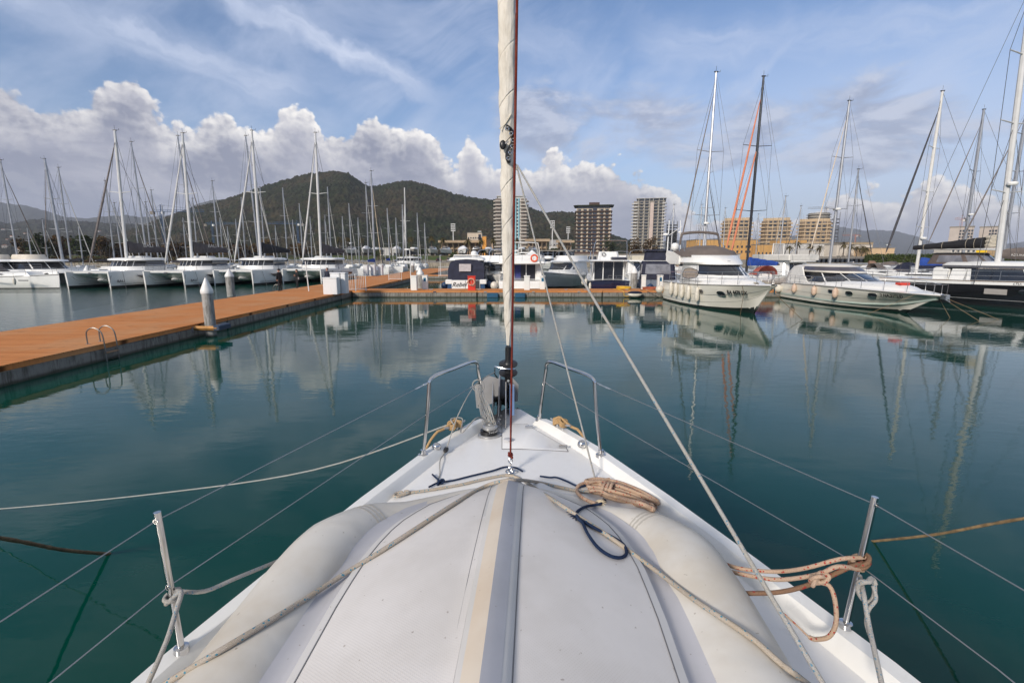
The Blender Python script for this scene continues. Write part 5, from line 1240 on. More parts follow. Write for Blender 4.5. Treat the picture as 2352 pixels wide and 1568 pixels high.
# ================================================================== motor boats
CREAM = pm('cream gelcoat hull', (.76, .73, .65), .16, 0, .05, .6, coat=.5, grime=.08, gz=.3)
WARMW = pm('warm white topsides', (.76, .75, .72), .25, 0, .05, 1, coat=.3, grime=.08)
BOOT = pm('dark green black bottom', (.010, .016, .014), .35, 0, .3, 3)
GRN = pm('pale green boot stripe', (.42, .50, .45), .3, 0, .1, 2)
def mhull(T, st, mat, rail=INK, bot=BOOT, name='hull', lines=(), transom=True, boot=.10, rake=1.2):
    """st: list of (y, half beam at deck, deck z, half beam at chine, chine z, half beam at waterline, keel z)"""
    R = []
    for y, bd, zd, bc, zc_, bw, zk in st:
        rk = lambda z: y - rake*max(0, (y/st[-1][0]-.35)/.65)**1.6*(1 - max(z, -.2)/zd)
        h = [(bd, y, zd), (bd*1.0+.0, y-.01, zd-.06), ((bd*.62+bc*.38), rk(zd*.5+zc_*.5), zd*.5+zc_*.5), (bc, rk(zc_), zc_), (bw, rk(0), .0), (bw*.5, rk(zk), zk)]
        R.append(h + [(-a, b, c) for a, b, c in reversed(h)])
    T.p(MB().loft(R, True), name, mat, sharp=28)
    n = len(R[0])
    for sg in (0, 1):
        ix = (lambda k: k if not sg else n-1-k); o = Vector((.012 if not sg else -.012, 0, 0))
        T.p(MB().loft([[Vector(r[ix(4)]) + o*2 + Vector((0, 0, -.12)) for r in R], [Vector(r[ix(4)]).lerp(Vector(r[ix(3)]), boot/.3) + o for r in R]], False, False), 'waterline_band', bot)
        T.p(MB().loft([[Vector(r[ix(0)]) + o*1.2 + Vector((0, 0, -.02)) for r in R], [Vector(r[ix(0)]) + o*4 + Vector((0, .0, -.04)) for r in R], [Vector(r[ix(1)]) + o*1.5 for r in R]], False, False), 'rub_rail', rail)
        for (k0, f, th, m_) in lines:
            T.p(MB().loft([[Vector(r[ix(k0)]).lerp(Vector(r[ix(k0+1)]), f) + o for r in R], [Vector(r[ix(k0)]).lerp(Vector(r[ix(k0+1)]), f) + o + Vector((0, 0, -th)) for r in R]], False, False), 'styling_line', m_)
    # deck
    D = []
    for y, bd, zd, *_ in st: D.append([(bd*k/4, y, zd + .07*(1-(k/4)**2)) for k in range(-4, 5)])
    T.p(MB().loft(D, False, False), 'deck', GEL)
    return R
def ring2(y0, y1, w, z, nose=1.0, n=7, rr=.15, p=2.4):
    """deckhouse outline: rear at y0, rounded front reaching y1"""
    P = [(-w, y0+rr, z), (-w+rr, y0, z), (w-rr, y0, z), (w, y0+rr, z)]
    for j in range(n+1):
        q = 1 - 2*j/n; P.append((q*w, y1 - nose*abs(q)**p, z))
    return P
def band(A, B, i0, i1, f0, f1, off=.015):
    """part of the skin between two outlines, points i0..i1, from fraction f0 to f1, set proud by off"""
    cA = sum((Vector(p) for p in A), Vector())/len(A)
    def q(i, f):
        i0_ = int(i) % len(A); i1_ = (i0_+1) % len(A); fr = i - int(i)
        p = Vector(A[i0_]).lerp(Vector(B[i0_]), f).lerp(Vector(A[i1_]).lerp(Vector(B[i1_]), f), fr)
        d = Vector((p.x - cA.x, (p.y - cA.y)*.35, 0)).normalized(); return p + d*off
    n = max(2, int((i1-i0)*4)); return MB().loft([[q(i0+(i1-i0)*k/n, f0) for k in range(n+1)], [q(i0+(i1-i0)*k/n, f1) for k in range(n+1)]], False, False)

# ---- big flybridge yacht RA 4479 DX
sq = G(1519, 687); bw_ = G(1735, 721); hd = Vector((bw_.x - (sq.x+1.9), bw_.y - sq.y, 0)).normalized(); perp = Vector((-hd.y, hd.x, 0))
so = Vector((sq.x, sq.y, 0)) + perp*1.9
A = Thing('flybridge_yacht', so, heading_rz(hd.x, hd.y), 'white flybridge motor yacht lettered RA 4479 DX with taupe bridge cover and five long fenders', 'motor yacht')
stA = [(0, 1.85, 1.42, 1.80, .32, 1.72, -.3), (1.5, 1.95, 1.42, 1.88, .32, 1.82, -.4), (3.5, 2.0, 1.45, 1.92, .34, 1.84, -.4), (5.5, 1.98, 1.50, 1.80, .38, 1.70, -.4), (7.2, 1.86, 1.56, 1.50, .45, 1.36, -.4), (8.6, 1.58, 1.62, 1.05, .56, .90, -.4),
       (9.6, 1.20, 1.66, .62, .70, .42, -.3), (10.3, .85, 1.69, .32, .86, .12, -.1), (10.9, .50, 1.71, .14, 1.10, .03, .0), (11.35, .14, 1.73, .04, 1.45, .02, .3)]
RA_ = mhull(A, stA, CREAM, lines=[(2, .15, .018, pm('grey line', (.3, .3, .28), .5)), (3, .05, .02, pm('grey line', (.3, .3, .28), .5))], rake=1.7)
# raised gunwale moulding above the rub rail and foredeck trunk
T = A
T.p(MB().loft([ring2(2.2, 10.3, 1.55, 1.50, 3.6), ring2(2.25, 10.0, 1.50, 1.74, 3.8), ring2(2.4, 8.9, 1.25, 1.98, 3.4)], True), 'foredeck_trunk', WARMW, sharp=50)
b0, b1 = ring2(2.6, 8.6, 1.66, 1.70, 2.9), ring2(2.4, 6.5, 1.40, 2.82, 1.6)
T.p(MB().loft([b0, b1], True), 'deckhouse', WARMW, sharp=50)
T.p(band(b0, b1, 3.97, 11.0, .38, .95), 'windscreen', GLASS)
for k in (7.45,): T.p(band(b0, b1, k, k+.08, .40, .97, .03), 'window_post', INK)
BEIG = pm('beige window cover', (.33, .27, .22), .7, 0, .15, 3)
for sg in (-1, 1):       # oval side window with its inside cover
    P = []
    for j in range(20):
        a = 2*pi*j/20; ca, sa = cos(a), sin(a); yy = 4.25 + 1.22*abs(ca)**.7*(1 if ca > 0 else -1); zz = 2.13 + .36*abs(sa)**.7*(1 if sa > 0 else -1)*(1.0 if yy < 4.4 else .86)
        fz = (zz-1.70)/1.12; x_ = 1.66 + (1.40-1.66)*fz + .02; P.append((sg*x_, yy, zz))
    c = sum((Vector(p) for p in P), Vector())/20
    m = MB(); m.add(P + [c], [(j, (j+1) % 20, 20) for j in range(20)]); T.p(m, 'side_window', BEIG)
    T.p(MB().tube(P, .018, 5, True), 'window_frame', INK)
    for k in range(3):
        T.p(MB().tube([(sg*1.50, 6.9+k*.0, 1.85), (sg*(1.45), 6.9, 1.86)], .01, 4), 'grab_handle', STEEL) if k == 0 else None
f0, f1, f2 = ring2(.9, 6.8, 1.56, 2.76, 1.8), ring2(.6, 6.6, 1.68, 2.88, 1.7), ring2(.5, 5.5, 1.60, 3.36, 1.1)
T.p(MB().loft([f0, f1, f2], True), 'flybridge', WARMW, sharp=50)
for sg in (-1, 1): T.p(MB().prism([(.3, 2.9), (1.0, 2.72), (2.6, 2.74), (2.6, 3.3), (1.2, 3.62), (.2, 3.72), (.05, 3.45)], sg*1.70-.06, sg*1.70+.06, 'yz'), 'bridge_wing', WARMW)
c0, c1_, c2_, c3_ = ring2(.8, 5.45, 1.66, 3.26, 1.1), ring2(.8, 5.2, 1.58, 3.62, 1.2), ring2(1.6, 4.6, 1.15, 3.86, 1.4), ring2(2.4, 3.8, .5, 4.02, .8)
T.p(MB().loft([c0, c1_, c2_, c3_], True), 'bridge_cover', TAUPE, sharp=70)
# folded sun canopy on its hoops
for y_, w_ in ((1.75, 0), ):
    hoop = [(-1.55, 2.2, 3.4), (-1.50, 2.0, 4.1), (-1.38, 1.85, 4.75), (-1.1, 1.82, 4.92), (0, 1.8, 5.0), (1.1, 1.82, 4.92), (1.38, 1.85, 4.75), (1.50, 2.0, 4.1), (1.55, 2.2, 3.4)]
    T.p(MB().tube(spline(hoop, 5), .022, 6), 'canopy_hoop', STEEL)
    T.p(MB().tube(spline(hoop[1:-1], 5), [.06]*6 + [.11]*19 + [.06]*6, 8, flat=.8), 'folded_canopy', TAUPE)
    T.p(MB().tube([(-1.38, 1.85, 4.7), (-1.55, 3.2, 3.45)], .018, 5), 'canopy_strut', STEEL); T.p(MB().tube([(1.38, 1.85, 4.7), (1.55, 3.2, 3.45)], .018, 5), 'canopy_strut', STEEL)
dome = [(.001, 0), (.16, 0), (.18, .05), (.27, .12), (.30, .28), (.28, .42), (.18, .54), (.001, .58)]
T.p(MB().lathe(dome, (1.35, .75, 3.70), 16), 'radar_dome', GEL)
T.p(MB().tube([(1.0, .9, 3.6), (1.02, .7, 5.9)], [.05, .03], 6).lathe([(.001, 0), (.12, 0), (.14, .06), (.1, .12), (.001, .13)], (1.02, .7, 5.0), 10), 'signal_mast', GEL)
T.p(MB().rbox(-.1, .1, 6.2, 6.4, 2.86, 3.0, .02), 'search_light', STEEL)
rails(A, [(1.80, 1.2, 1.45), (1.88, 2.6, 1.47), (1.90, 4.2, 1.5), (1.86, 5.8, 1.54), (1.72, 7.2, 1.58), (1.45, 8.5, 1.64), (1.05, 9.6, 1.68), (.5, 10.6, 1.72), (.0, 11.2, 1.75)], .72, r=.016)
rails(A, [(-1.80, 1.2, 1.45), (-1.88, 2.6, 1.47), (-1.90, 4.2, 1.5), (-1.86, 5.8, 1.54), (-1.72, 7.2, 1.58), (-1.45, 8.5, 1.64), (-1.05, 9.6, 1.68), (-.5, 10.6, 1.72), (.0, 11.2, 1.75)], .72, r=.016)
def hullpt(st, y, z, off=.03):
    for a, b in zip(st, st[1:]):
        if a[0] <= y <= b[0]:
            t = (y-a[0])/(b[0]-a[0]); q = [a[i]+(b[i]-a[i])*t for i in range(7)]
            f = (q[2]-z)/(q[2]-q[4]); f = max(0, min(1, f)); xm = q[1]*.62+q[3]*.38
            x = q[1] + (xm-q[1])*f*2 if f < .5 else xm + (q[3]-xm)*(f*2-1)
            return Vector((x+off, y, z))
def ypx(T, st, px, z, off=.03):
    """distance along the hull whose side appears at that picture column"""
    best = None; y = st[0][0]
    while y < st[-1][0]:
        q = T.M @ hullpt(st, y, z, off) - CAM; dd = q.y*_c - q.z*_s; x_ = 1176 + FPX*q.x/dd
        if best is None or abs(x_-px) < best[0]: best = (abs(x_-px), y)
        y += .05
    return best[1]
def side_frame(st, y, z, sg=1):
    """frame lying on the hull side: +X towards the bow (sg=1: starboard)"""
    p = hullpt(st, y, z, .065); a = hullpt(st, y+.4, z, .065); b = hullpt(st, y, z+.2, .065)
    return p, a, b
def side_text(T, st, txt, y, z, size, mat=INK, **k):
    p, a, b = side_frame(st, y, z); M = frame(p, (a-p), (b-p)); lettering(txt, size, M, mat, T.e, **k)
side_text(A, stA, 'RA 4479 DX', ypx(A, stA, 1694, 1.2), 1.20, .34, sx=.70, bold=.014)
def port(T, st, y, z, L, h, frame_=True):
    P = []
    for j in range(16):
        a = 2*pi*j/16; yy = y + L/2*abs(cos(a))**.6*(1 if cos(a) > 0 else -1); zz = z + h/2*sin(a); P.append(hullpt(st, yy, zz, .03))
    c = sum(P, Vector())/16; T.p(MB().add(P + [c], [(j, (j+1) % 16, 16) for j in range(16)]), 'porthole', GLASS); T.p(MB().tube(P, .016, 5, True), 'porthole_rim', STEEL)
port(A, stA, ypx(A, stA, 1610, 1.08), 1.08, .42, .24); port(A, stA, ypx(A, stA, 1655, 1.08), 1.08, .62, .26)
for i, y in enumerate([ypx(A, stA, q, 1.0, .16) for q in (1541, 1552, 1566, 1581, 1600)]): 
    p = hullpt(stA, y, .98 - .03*i, .16); fender(A.e, p, .88, .15, FEND, line=.6)
fender(A.e, (2.15, .15, .78), .6, .19, FEND, ball=True, line=.9)
T = A
T.p(MB().tube([(.0, 11.2, 1.6), (.05, 11.6, 1.55), (.0, 11.55, 1.25)], .04, 6), 'anchor', STEEL)
T.p(MB().tube([hullpt(stA, 10.0, 1.66, .0), hullpt(stA, 10.0, 1.2, .1), (.9, 9.9, .0), (.9, 9.8, -.1)], .014, 5), 'bow_line', ROPEB)
T.p(MB().tube([(.1, 10.9, 1.7), (-1.0, 12.6, 0)], .014, 5), 'bow_line', ROPEB)
for x_ in (.35, -.3): 
    m = MB()
    for k in range(3): m.torus((x_, 10.35-.05*k, 1.78+.02*k), .10, .022, 12, 5, 'z')
    T.p(m, 'coiled_line', ROPEW)
# ---- low sports cruiser 2 NA.2192/D
sq = G(1783, 682); bo = G(2084, 719); so = Vector((sq.x+2.05, sq.y, 0)); hd = Vector((bo.x - so.x, bo.y - so.y, 0)).normalized()
Bq = Thing('sports_cruiser', so, heading_rz(hd.x, hd.y), 'low cream sports cruiser lettered 2 NA.2192/D with three pinkish fenders on its side', 'motor yacht')
stB = [(0, 1.75, 1.18, 1.9, .42, 1.85, -.3), (.8, 2.0, 1.24, 2.0, .42, 1.92, -.4), (3.5, 2.12, 1.30, 2.05, .42, 1.95, -.4), (6, 2.12, 1.32, 1.95, .40, 1.84, -.4), (8.2, 1.98, 1.32, 1.65, .40, 1.48, -.4), (10, 1.66, 1.30, 1.15, .42, .92, -.4),
       (11.4, 1.20, 1.27, .66, .50, .36, -.3), (12.4, .78, 1.25, .30, .62, .06, -.1), (13.1, .42, 1.23, .10, .85, .03, .2), (13.7, .10, 1.22, .04, 1.05, .02, .5)]
mhull(Bq, stB, CREAM, rail=pm('grey rub rail', (.16, .155, .15), .5), bot=BOOT, lines=[(1, .05, .012, pm('grey line', (.3, .3, .28), .5)), (2, .30, .014, pm('grey line', (.3, .3, .28), .5)), (3, .0, .11, GRN)], boot=.07, rake=2.6)
T = Bq
T.p(MB().loft([ring2(.8, 12.2, 1.78, 1.28, 5.5), ring2(1.0, 11.6, 1.66, 1.50, 5.6), ring2(1.4, 10.6, 1.3, 1.68, 5.2)], True), 'foredeck_trunk', WARMW, sharp=50)
d0, d1 = ring2(2.3, 9.0, 1.72, 1.52, 3.6), ring2(2.6, 6.7, 1.45, 2.18, 2.2)
T.p(MB().loft([d0, d1], True), 'side_glazing', GLASS, sharp=50)
for i in (2.6, 3.0, 4.2, 5.4, 6.6, 8.4, 9.6, 10.8, 12.0): T.p(band(d0, d1, i, i+.07, 0, 1, .02), 'window_post', WARMW)
e0, e1, e2, e3 = ring2(1.4, 6.8, 1.58, 2.16, 2.2), ring2(1.3, 6.6, 1.64, 2.24, 2.1), ring2(1.4, 5.8, 1.45, 2.60, 1.9), ring2(2.0, 5.0, 1.0, 2.72, 1.6)
T.p(MB().loft([e0, e1, e2, e3], True), 'hard_top', pm('cream hard top', (.66, .62, .55), .35, 0, .08, 1), sharp=60)
T.p(band(e1, e2, 3.5, 11.5, .12, .88, .02), 'top_window', pm('smoky mauve glass', (.07, .065, .085), .12, 0, .4, 1, spec=.7))
T.p(MB().loft([ring2(.3, 2.6, 1.60, 1.32, .3), ring2(.5, 2.6, 1.58, 2.0, .3), ring2(1.0, 2.6, 1.4, 2.55, .3)], True), 'cockpit_enclosure', pm('white vinyl enclosure', (.62, .60, .56), .5, 0, .1, 3, bump=.4, bs=3), sharp=60)
for sg in (-1, 1):
    T.p(MB().prism([(1.0, 1.5), (1.6, 2.3), (2.3, 2.62), (2.9, 2.5), (3.2, 1.9), (3.8, 1.4), (1.2, 1.36)], sg*1.70-.05, sg*1.70+.05, 'yz'), 'radar_arch', WARMW)
    rails(T, [(sg*1.98, 1.8, 1.32), (sg*2.0, 3.2, 1.34), (sg*2.02, 4.8, 1.35), (sg*1.99, 6.4, 1.36), (sg*1.86, 8.0, 1.36), (sg*1.6, 9.5, 1.34), (sg*1.2, 10.9, 1.31), (sg*.75, 12.1, 1.28), (sg*.2, 13.3, 1.25), (0, 13.9, 1.3)], .52, r=.014, low=False)
side_text(Bq, stB, '2 NA.2192/D', ypx(Bq, stB, 2048, 1.0), 1.00, .27, sx=.85, bold=.010)
for y in [ypx(Bq, stB, q, .98) for q in (1908, 1950, 2003)]: port(Bq, stB, y, .98, .52, .20)
for y in [ypx(Bq, stB, q, .9) for q in (1828, 1874, 1922)]: fender(Bq.e, hullpt(stB, y, .90, .16), .60, .17, pm('pinkish fender vinyl', (.58, .43, .33), .5, 0, .2, 5), line=.7)
fender(Bq.e, (2.15, .5, .72), .5, .20, FEND, ball=True)
T.p(MB().rbox(-.12, .12, 13.6, 14.0, 1.02, 1.28, .03).tube([(-.12, 13.9, 1.05), (0, 14.15, .9), (.12, 13.9, 1.05)], .03, 6), 'anchor', STEEL)
for a_, b_ in (((.5, 12.6, 1.25), (2.6, 11.9, 0)), ((.0, 13.8, 1.1), (-2.6, 14.2, 0)), ((-.1, 13.7, 1.0), (-1.0, 14.9, 0)), ((-.3, 13.0, 1.1), (-.6, 13.6, 0))): T.p(MB().tube([a_, b_], .010, 5), 'bow_line', pm('tan line', (.26, .18, .10), .9))
T.p(MB().box(-.2, .35, 10.6, 11.0, 1.62, 1.78), 'red_box', pm('red plastic crate', (.55, .04, .02), .5))

# ---- black hulled yacht at the right edge
sq = G(2162, 694.5); s2 = G(2352, 709.5); hd = (s2 - sq); hd.z = 0; hd.normalize(); pr2 = Vector((-hd.y, hd.x, 0))
so = Vector((sq.x, sq.y, 0)) - hd*4.9 + pr2*2.35
Kt = Thing('sailing_yacht', so, heading_rz(hd.x, hd.y), 'black hulled sailing yacht cut by the right edge, black boom cover above its sprayhood', 'sailing yacht')
stK = [(0, 1.9, 1.62, 1.85, .7, 1.7, -.2), (2, 2.15, 1.62, 2.2, .6, 2.1, -.4), (5, 2.35, 1.64, 2.35, .5, 2.30, -.5), (8, 2.35, 1.68, 2.3, .5, 2.25, -.5), (11, 2.1, 1.74, 1.95, .5, 1.85, -.5), (13.5, 1.5, 1.80, 1.25, .5, 1.1, -.4), (15.3, .7, 1.86, .45, .5, .35, -.3), (16.3, .08, 1.9, .04, .6, .03, .0)]
mhull(Kt, stK, BLACKH, rail=TEAK, bot=ANTI, lines=[(3, .1, .02, pm('pale line', (.4, .4, .4), .4))])
T = Kt
for sg in (0, 1):
    m = MB(); rows = [[], []]
    for y, bd, zd, *_ in stK: rows[0].append((( bd+.012)*(1-2*sg), y, zd-.04)); rows[1].append(((bd+.016)*(1-2*sg), y, zd-.26))
    T.p(m.loft(rows, False, False), 'white_gunwale', GEL)
k0, k1, k2 = ring2(4.7, 13.0, 1.85, 1.64, 4.6), ring2(4.8, 12.6, 1.75, 2.42, 4.6), ring2(4.3, 12.4, 1.85, 2.5, 4.7)
T.p(MB().loft([k0, k1], True), 'saloon_windows', GLASS)
for i in (3.0, 3.25, 4.3): T.p(band(k0, k1, i, i+.12 if i > 3 else i+.3, 0, 1, .02), 'window_post', GEL)
T.p(MB().loft([k2, ring2(4.2, 12.2, 1.85, 2.66, 4.8)], True), 'roof_fascia', pm('grey roof fascia', (.09, .09, .10), .3, coat=.3))
T.p(MB().loft([ring2(4.2, 12.2, 1.86, 2.66, 4.8), ring2(4.4, 11.4, 1.7, 2.84, 4.6), ring2(4.8, 10.5, 1.2, 2.95, 4.0)], True), 'coachroof', GEL, sharp=60)
T.p(MB().rbox(-1.7, 1.7, 3.6, 4.7, 1.6, 2.5, .1), 'cockpit_coaming', GEL)
g0, g1 = ring2(3.0, 6.6, 1.55, 2.72, .9), ring2(3.2, 5.7, 1.30, 3.46, .5)
T.p(MB().loft([g0, g1], True), 'sprayhood', pm('brown sprayhood canvas', (.11, .085, .075), .8, 0, .2, 3), sharp=60)
for a_, b_ in ((3.2, 3.9), (4.1, 5.6), (6.0, 7.6), (8.0, 9.6)): T.p(band(g0, g1, a_, b_, .18, .86, .02), 'clear_window', GLASSG)
T.p(MB().loft([ring2(3.1, 5.9, 1.38, 3.46, .6), ring2(3.3, 5.6, 1.2, 3.54, .5)], True), 'sprayhood_top', BLACKC)
for sg in (-1, 1): rails(T, [(sg*1.95, .6, 1.62), (sg*2.25, 2.6, 1.64), (sg*2.30, 5.0, 1.65), (sg*2.30, 8, 1.7), (sg*2.0, 11, 1.76), (sg*1.45, 13.4, 1.82)], .62)
for y_, L_, mt in ((4.3, 1.0, GLASSG), (10.3, .9, GLASSG)):
    P = [hullpt(stK, y_-L_/2, 1.18, .03), hullpt(stK, y_+L_/2, 1.18, .03), hullpt(stK, y_+L_/2, .84, .03), hullpt(stK, y_-L_/2, .84, .03)]
    if y_ < 5: P = [hullpt(stK, -.0+.3+k, z, .03) for k, z in ((0, 1.28), (1.3, 1.28), (1.3, .98), (0, .98))]
    T.p(MB().add(P, [(0, 1, 2, 3)]), 'hull_window', pm('pale reflecting hull window', (.34, .32, .30), .15, 0, .1, 3))
P = [hullpt(stK, y, z, .035) for y, z in ((7.3, 1.16), (8.5, 1.16), (8.5, .80), (7.3, .80))]
T.p(MB().add(P, [(0, 1, 2, 3)]), 'hull_window', pm('pale reflecting hull window', (.34, .32, .30), .15, 0, .1, 3))
port(Kt, stK, 9.3, 1.05, .5, .2)
side_text(Kt, stK, 'LTU-', 8.95, 1.545, .20, shear=.25)
p_, a_, b__ = side_frame(stK, 5, 1)
mb_ = AY(2293, 592, so.y + hd.y*7.2); mtp = AY(2372, -40, mb_.y + .2)
rig(Kt, (mb_.x, mb_.y, 2.8), mtp, .17, (.27, .52, .76), 1.55, ALUW, fs=AY(2500, 640, so.y + hd.y*15.5), bs=so + Vector((0, 0, 1.7)), wr=.016, boomdir=-hd, boomlen=5.2, boomz=3.75, cover=None, ax=(-hd.y, hd.x, 0), chain_w=2.1, radar=.3)
# boom cover: a fat black roll, cream sail folds at the mast end
b0 = Vector((mb_.x, mb_.y, 3.85)) - hd*.4; b1 = b0 - hd*5.0 + Vector((0, 0, .05)); n = 20; R = []
for i in range(n+1):
    t = i/n; c = b0.lerp(b1, t) + Vector((0, 0, .36*(1-t) + .04)); hh = .42*(1-.62*t)*(1+.04*sin(i*1.7)); ww = .27*(1-.5*t)
    R.append([c + pr2*(ww*cos(2*pi*j/12)) + Vector((0, 0, hh*sin(2*pi*j/12))) for j in range(12)])
T.w(MB().loft(R[2:], True), 'boom_cover', BLACKC, sharp=60)
m = MB()
for i in range(9):
    a = b0 + Vector((0, 0, .12 + .085*i)) - hd*(.10+.10*sin(i*2.0)); m.tube([a + hd*.35, a, a - hd*.42 + pr2*.1], [.05, .09, .05], 8)
T.w(m, 'sail_folds', pm('cream sail folds', (.55, .50, .41), .8, 0, .2, 4))
for t in (.22, .30, .62, .85):
    c = R[int(t*n)]; T.w(MB().tube([Vector(q)*1.0 + (Vector(q) - sum((Vector(z) for z in c), Vector())/12)*.04 for q in c], .018, 4, True), 'sail_tie', ROPEW)
# second mast standing just behind it, with a taupe boom bag
y10 = yacht_px('grey masted yacht behind the black one, taupe boom bag lettered AZUREE', (2362, 235), 2303, 21.5, spread=(.35, .6, .82), sw=1.4, r=.19, furl=DSAIL, head=(-.2, 1), L=14, fs=AY(2192, 585, 46))
c = AY(2325, 585, y10.e.location.y - 4); m = MB().ell((c.x+1.6, c.y, c.z+.1), 3.6, .3, .75, 14, 8); y10.w(m, 'boom_bag', TAUPE)
lettering('AZUREE', .42, y10.I @ frame((c.x+.5, c.y-.31, c.z-.05), (1, 0, 0), (0, .25, 1)), pm('pale lettering', (.5, .48, .45), .6), y10.e, sx=1.3)

# ================================================================== boats behind the cross pontoon
# ---- motorboat with navy cockpit canopy, name on its transom
cx = AY(1071, 640, 43.0).x
Rb = Thing('motorboat', (cx, 42.7, 0), 0, 'motorboat with a dark navy cockpit canopy, script name Rebel on its transom', 'motorboat', 'motorboats moored stern-to behind the cross pontoon')
stR = [(0, 1.62, 1.05, 1.66, .40, 1.60, -.3), (1.0, 1.75, 1.15, 1.75, .42, 1.66, -.4), (4, 1.80, 1.35, 1.70, .42, 1.6, -.4), (7, 1.55, 1.5, 1.2, .5, 1.05, -.4), (9, .9, 1.6, .5, .6, .35, -.3), (10.3, .1, 1.68, .05, .9, .03, 0)]
BLH = pm('mid blue hull panel', (.03, .08, .17), .2, 0, .2, 1, coat=.4)
mhull(Rb, stR, BLH, rail=GEL); T = Rb
T.p(MB().rbox(-1.25, 1.25, -.12, .5, .12, 1.22, .05), 'transom', GEL); T.p(MB().rbox(-1.78, 1.78, -.5, .3, .08, .20, .05), 'bathing_platform', GEL)
T.p(MB().rbox(-1.8, -1.2, -.1, 1.0, .9, 1.28, .06), 'quarter', GEL); T.p(MB().rbox(1.2, 1.8, -.1, 1.0, .9, 1.28, .06), 'quarter', GEL)
T.p(MB().box(.60, 1.18, -.14, -.1, .18, 1.20), 'transom_door', pm('dark recess', (.03, .03, .035), .5)); T.p(MB().box(-.06, -.03, -.135, -.12, .2, 1.2), 'seam', INK)
lettering('Rebel', .56, frame((-.62, -.15, .83), (1, 0.0, .03), (0, 0, 1)), INK, T.e, shear=.45, sx=1.0)
n_ = 9
def canopy(w, z0, z1, y, ins):
    P = [(-w, y, z0), (-w*.99, y+ins*.4, z0+(z1-z0)*.55), (-w*.9, y+ins*.75, z0+(z1-z0)*.86), (-w*.6, y+ins, z1), (0, y+ins, z1+.06), (w*.6, y+ins, z1), (w*.9, y+ins*.75, z0+(z1-z0)*.86), (w*.99, y+ins*.4, z0+(z1-z0)*.55), (w, y, z0)]
    return P
T.p(MB().loft([canopy(1.60, 1.12, 2.95, -.02, .55), canopy(1.62, 1.2, 3.05, 1.2, .3), canopy(1.5, 1.4, 3.02, 3.4, .0)], False, False), 'canopy', NAVYC, sharp=60)
P0 = canopy(1.60, 1.12, 2.95, -.02, .55); c = Vector((0, 0.1, 1.55)); T.p(MB().add(P0 + [c, (0, -.05, .95)], [(j, j+1, 9) for j in range(8)] + [(0, 9, 10), (8, 10, 9)]), 'canopy_back', NAVYC)
T.p(MB().add([(-.60, .195, 2.62), (.44, .195, 2.62), (.44, .03, 1.98), (-.60, .03, 1.98)], [(0, 1, 2, 3)]), 'clear_window', pm('clear vinyl window', (.42, .38, .38), .3, 0, .25, 3))
T.p(MB().loft([ring2(.7, 6.8, 1.55, 2.92, 2.5), ring2(.8, 6.4, 1.5, 3.12, 2.4), ring2(1.2, 5.6, 1.1, 3.26, 2.0)], True), 'hard_top', GEL, sharp=60)
T.p(MB().loft([ring2(3.2, 8.2, 1.5, 1.4, 3), ring2(3.2, 6.6, 1.4, 2.94, 2)], True), 'deckhouse', GLASS)
T.p(MB().tube([(-1.15, .9, 3.2), (-1.1, .75, 3.36), (1.1, .75, 3.36), (1.15, .9, 3.2)], .06, 8), 'radar_arch', GEL)
T.p(MB().lathe(dome, (.62, 1.6, 3.2), 16), 'radar_dome', GEL)
T.p(MB().tube([(-.3, 1.2, 3.2), (-.3, 1.2, 3.7)], .015, 5).torus((-.5, 1.1, 3.66), .12, .03, 12, 5, 'y'), 'antenna', BLK)
rails(T, [(1.7, 1.0, 1.25), (1.78, 3.0, 1.35), (1.7, 5.0, 1.42), (1.4, 7.2, 1.52), (.8, 9.2, 1.62)], .55); rails(T, [(-1.7, 1.0, 1.25), (-1.78, 3.0, 1.35), (-1.7, 5.0, 1.42), (-1.4, 7.2, 1.52), (-.8, 9.2, 1.62)], .55)
for x_, y_ in ((-1.95, .5), (1.98, .9), (2.0, 2.1), (2.05, 3.6)): fender(T.e, (x_, y_, .72 + .1*(y_ > 1)), .6, .20, FENDB, ball=True, tip=None)
# ---- flybridge cruiser half hidden by the furled sail
cx = AY(1199, 640, 43.0).x
F_ = Thing('flybridge_cruiser', (cx, 42.8, 0), 0, 'white flybridge cruiser seen stern-on behind the furled sail, orange lifebuoy on its rail', 'motorboat', 'motorboats moored stern-to behind the cross pontoon')
stF = [(0, 2.05, 1.15, 2.05, .4, 2.0, -.3), (3, 2.15, 1.3, 2.1, .4, 2.0, -.4), (7, 2.0, 1.6, 1.7, .5, 1.5, -.4), (10, 1.2, 1.8, .7, .6, .5, -.3), (12, .1, 1.95, .05, 1, .03, 0)]
mhull(F_, stF, GEL, rail=pm('grey rub rail', (.16, .155, .15), .5)); T = F_
T.p(MB().rbox(-2.1, 2.1, -1.0, .2, .10, .28, .05), 'bathing_platform', GEL); T.p(MB().rbox(-2.0, 2.0, -.08, .1, .2, 1.0, .04), 'transom', GEL)
hw = 1.78
T.p(MB().box(-hw, hw, 1.6, 1.7, .9, 2.6), 'aft_bulkhead', pm('dark saloon interior', (.02, .018, .028), .3, 0, .4, 2))
for a_, b_ in ((-hw, -hw+.12), (-.72, -.66), (.36, .44), (hw-.55, hw-.44), (hw-.1, hw)): T.p(MB().box(a_, b_, 1.5, 1.6, .9, 2.62), 'door_frame', GEL)
T.p(MB().box(-.62, -.1, 1.54, 1.58, 1.0, 2.5), 'curtain', pm('blue curtain', (.04, .05, .22), .8, 0, .5, 8, stretch=(6, 1, .3)))
T.p(MB().box(hw-.44, hw, 1.2, 5.5, .95, 2.62), 'side_panel', GEL); T.p(MB().box(-hw, -hw+.3, 1.2, 5.5, .95, 2.62), 'side_panel', GEL)
T.p(MB().box(-hw, hw, 5.5, 5.6, .95, 2.62), 'bulkhead', GEL)
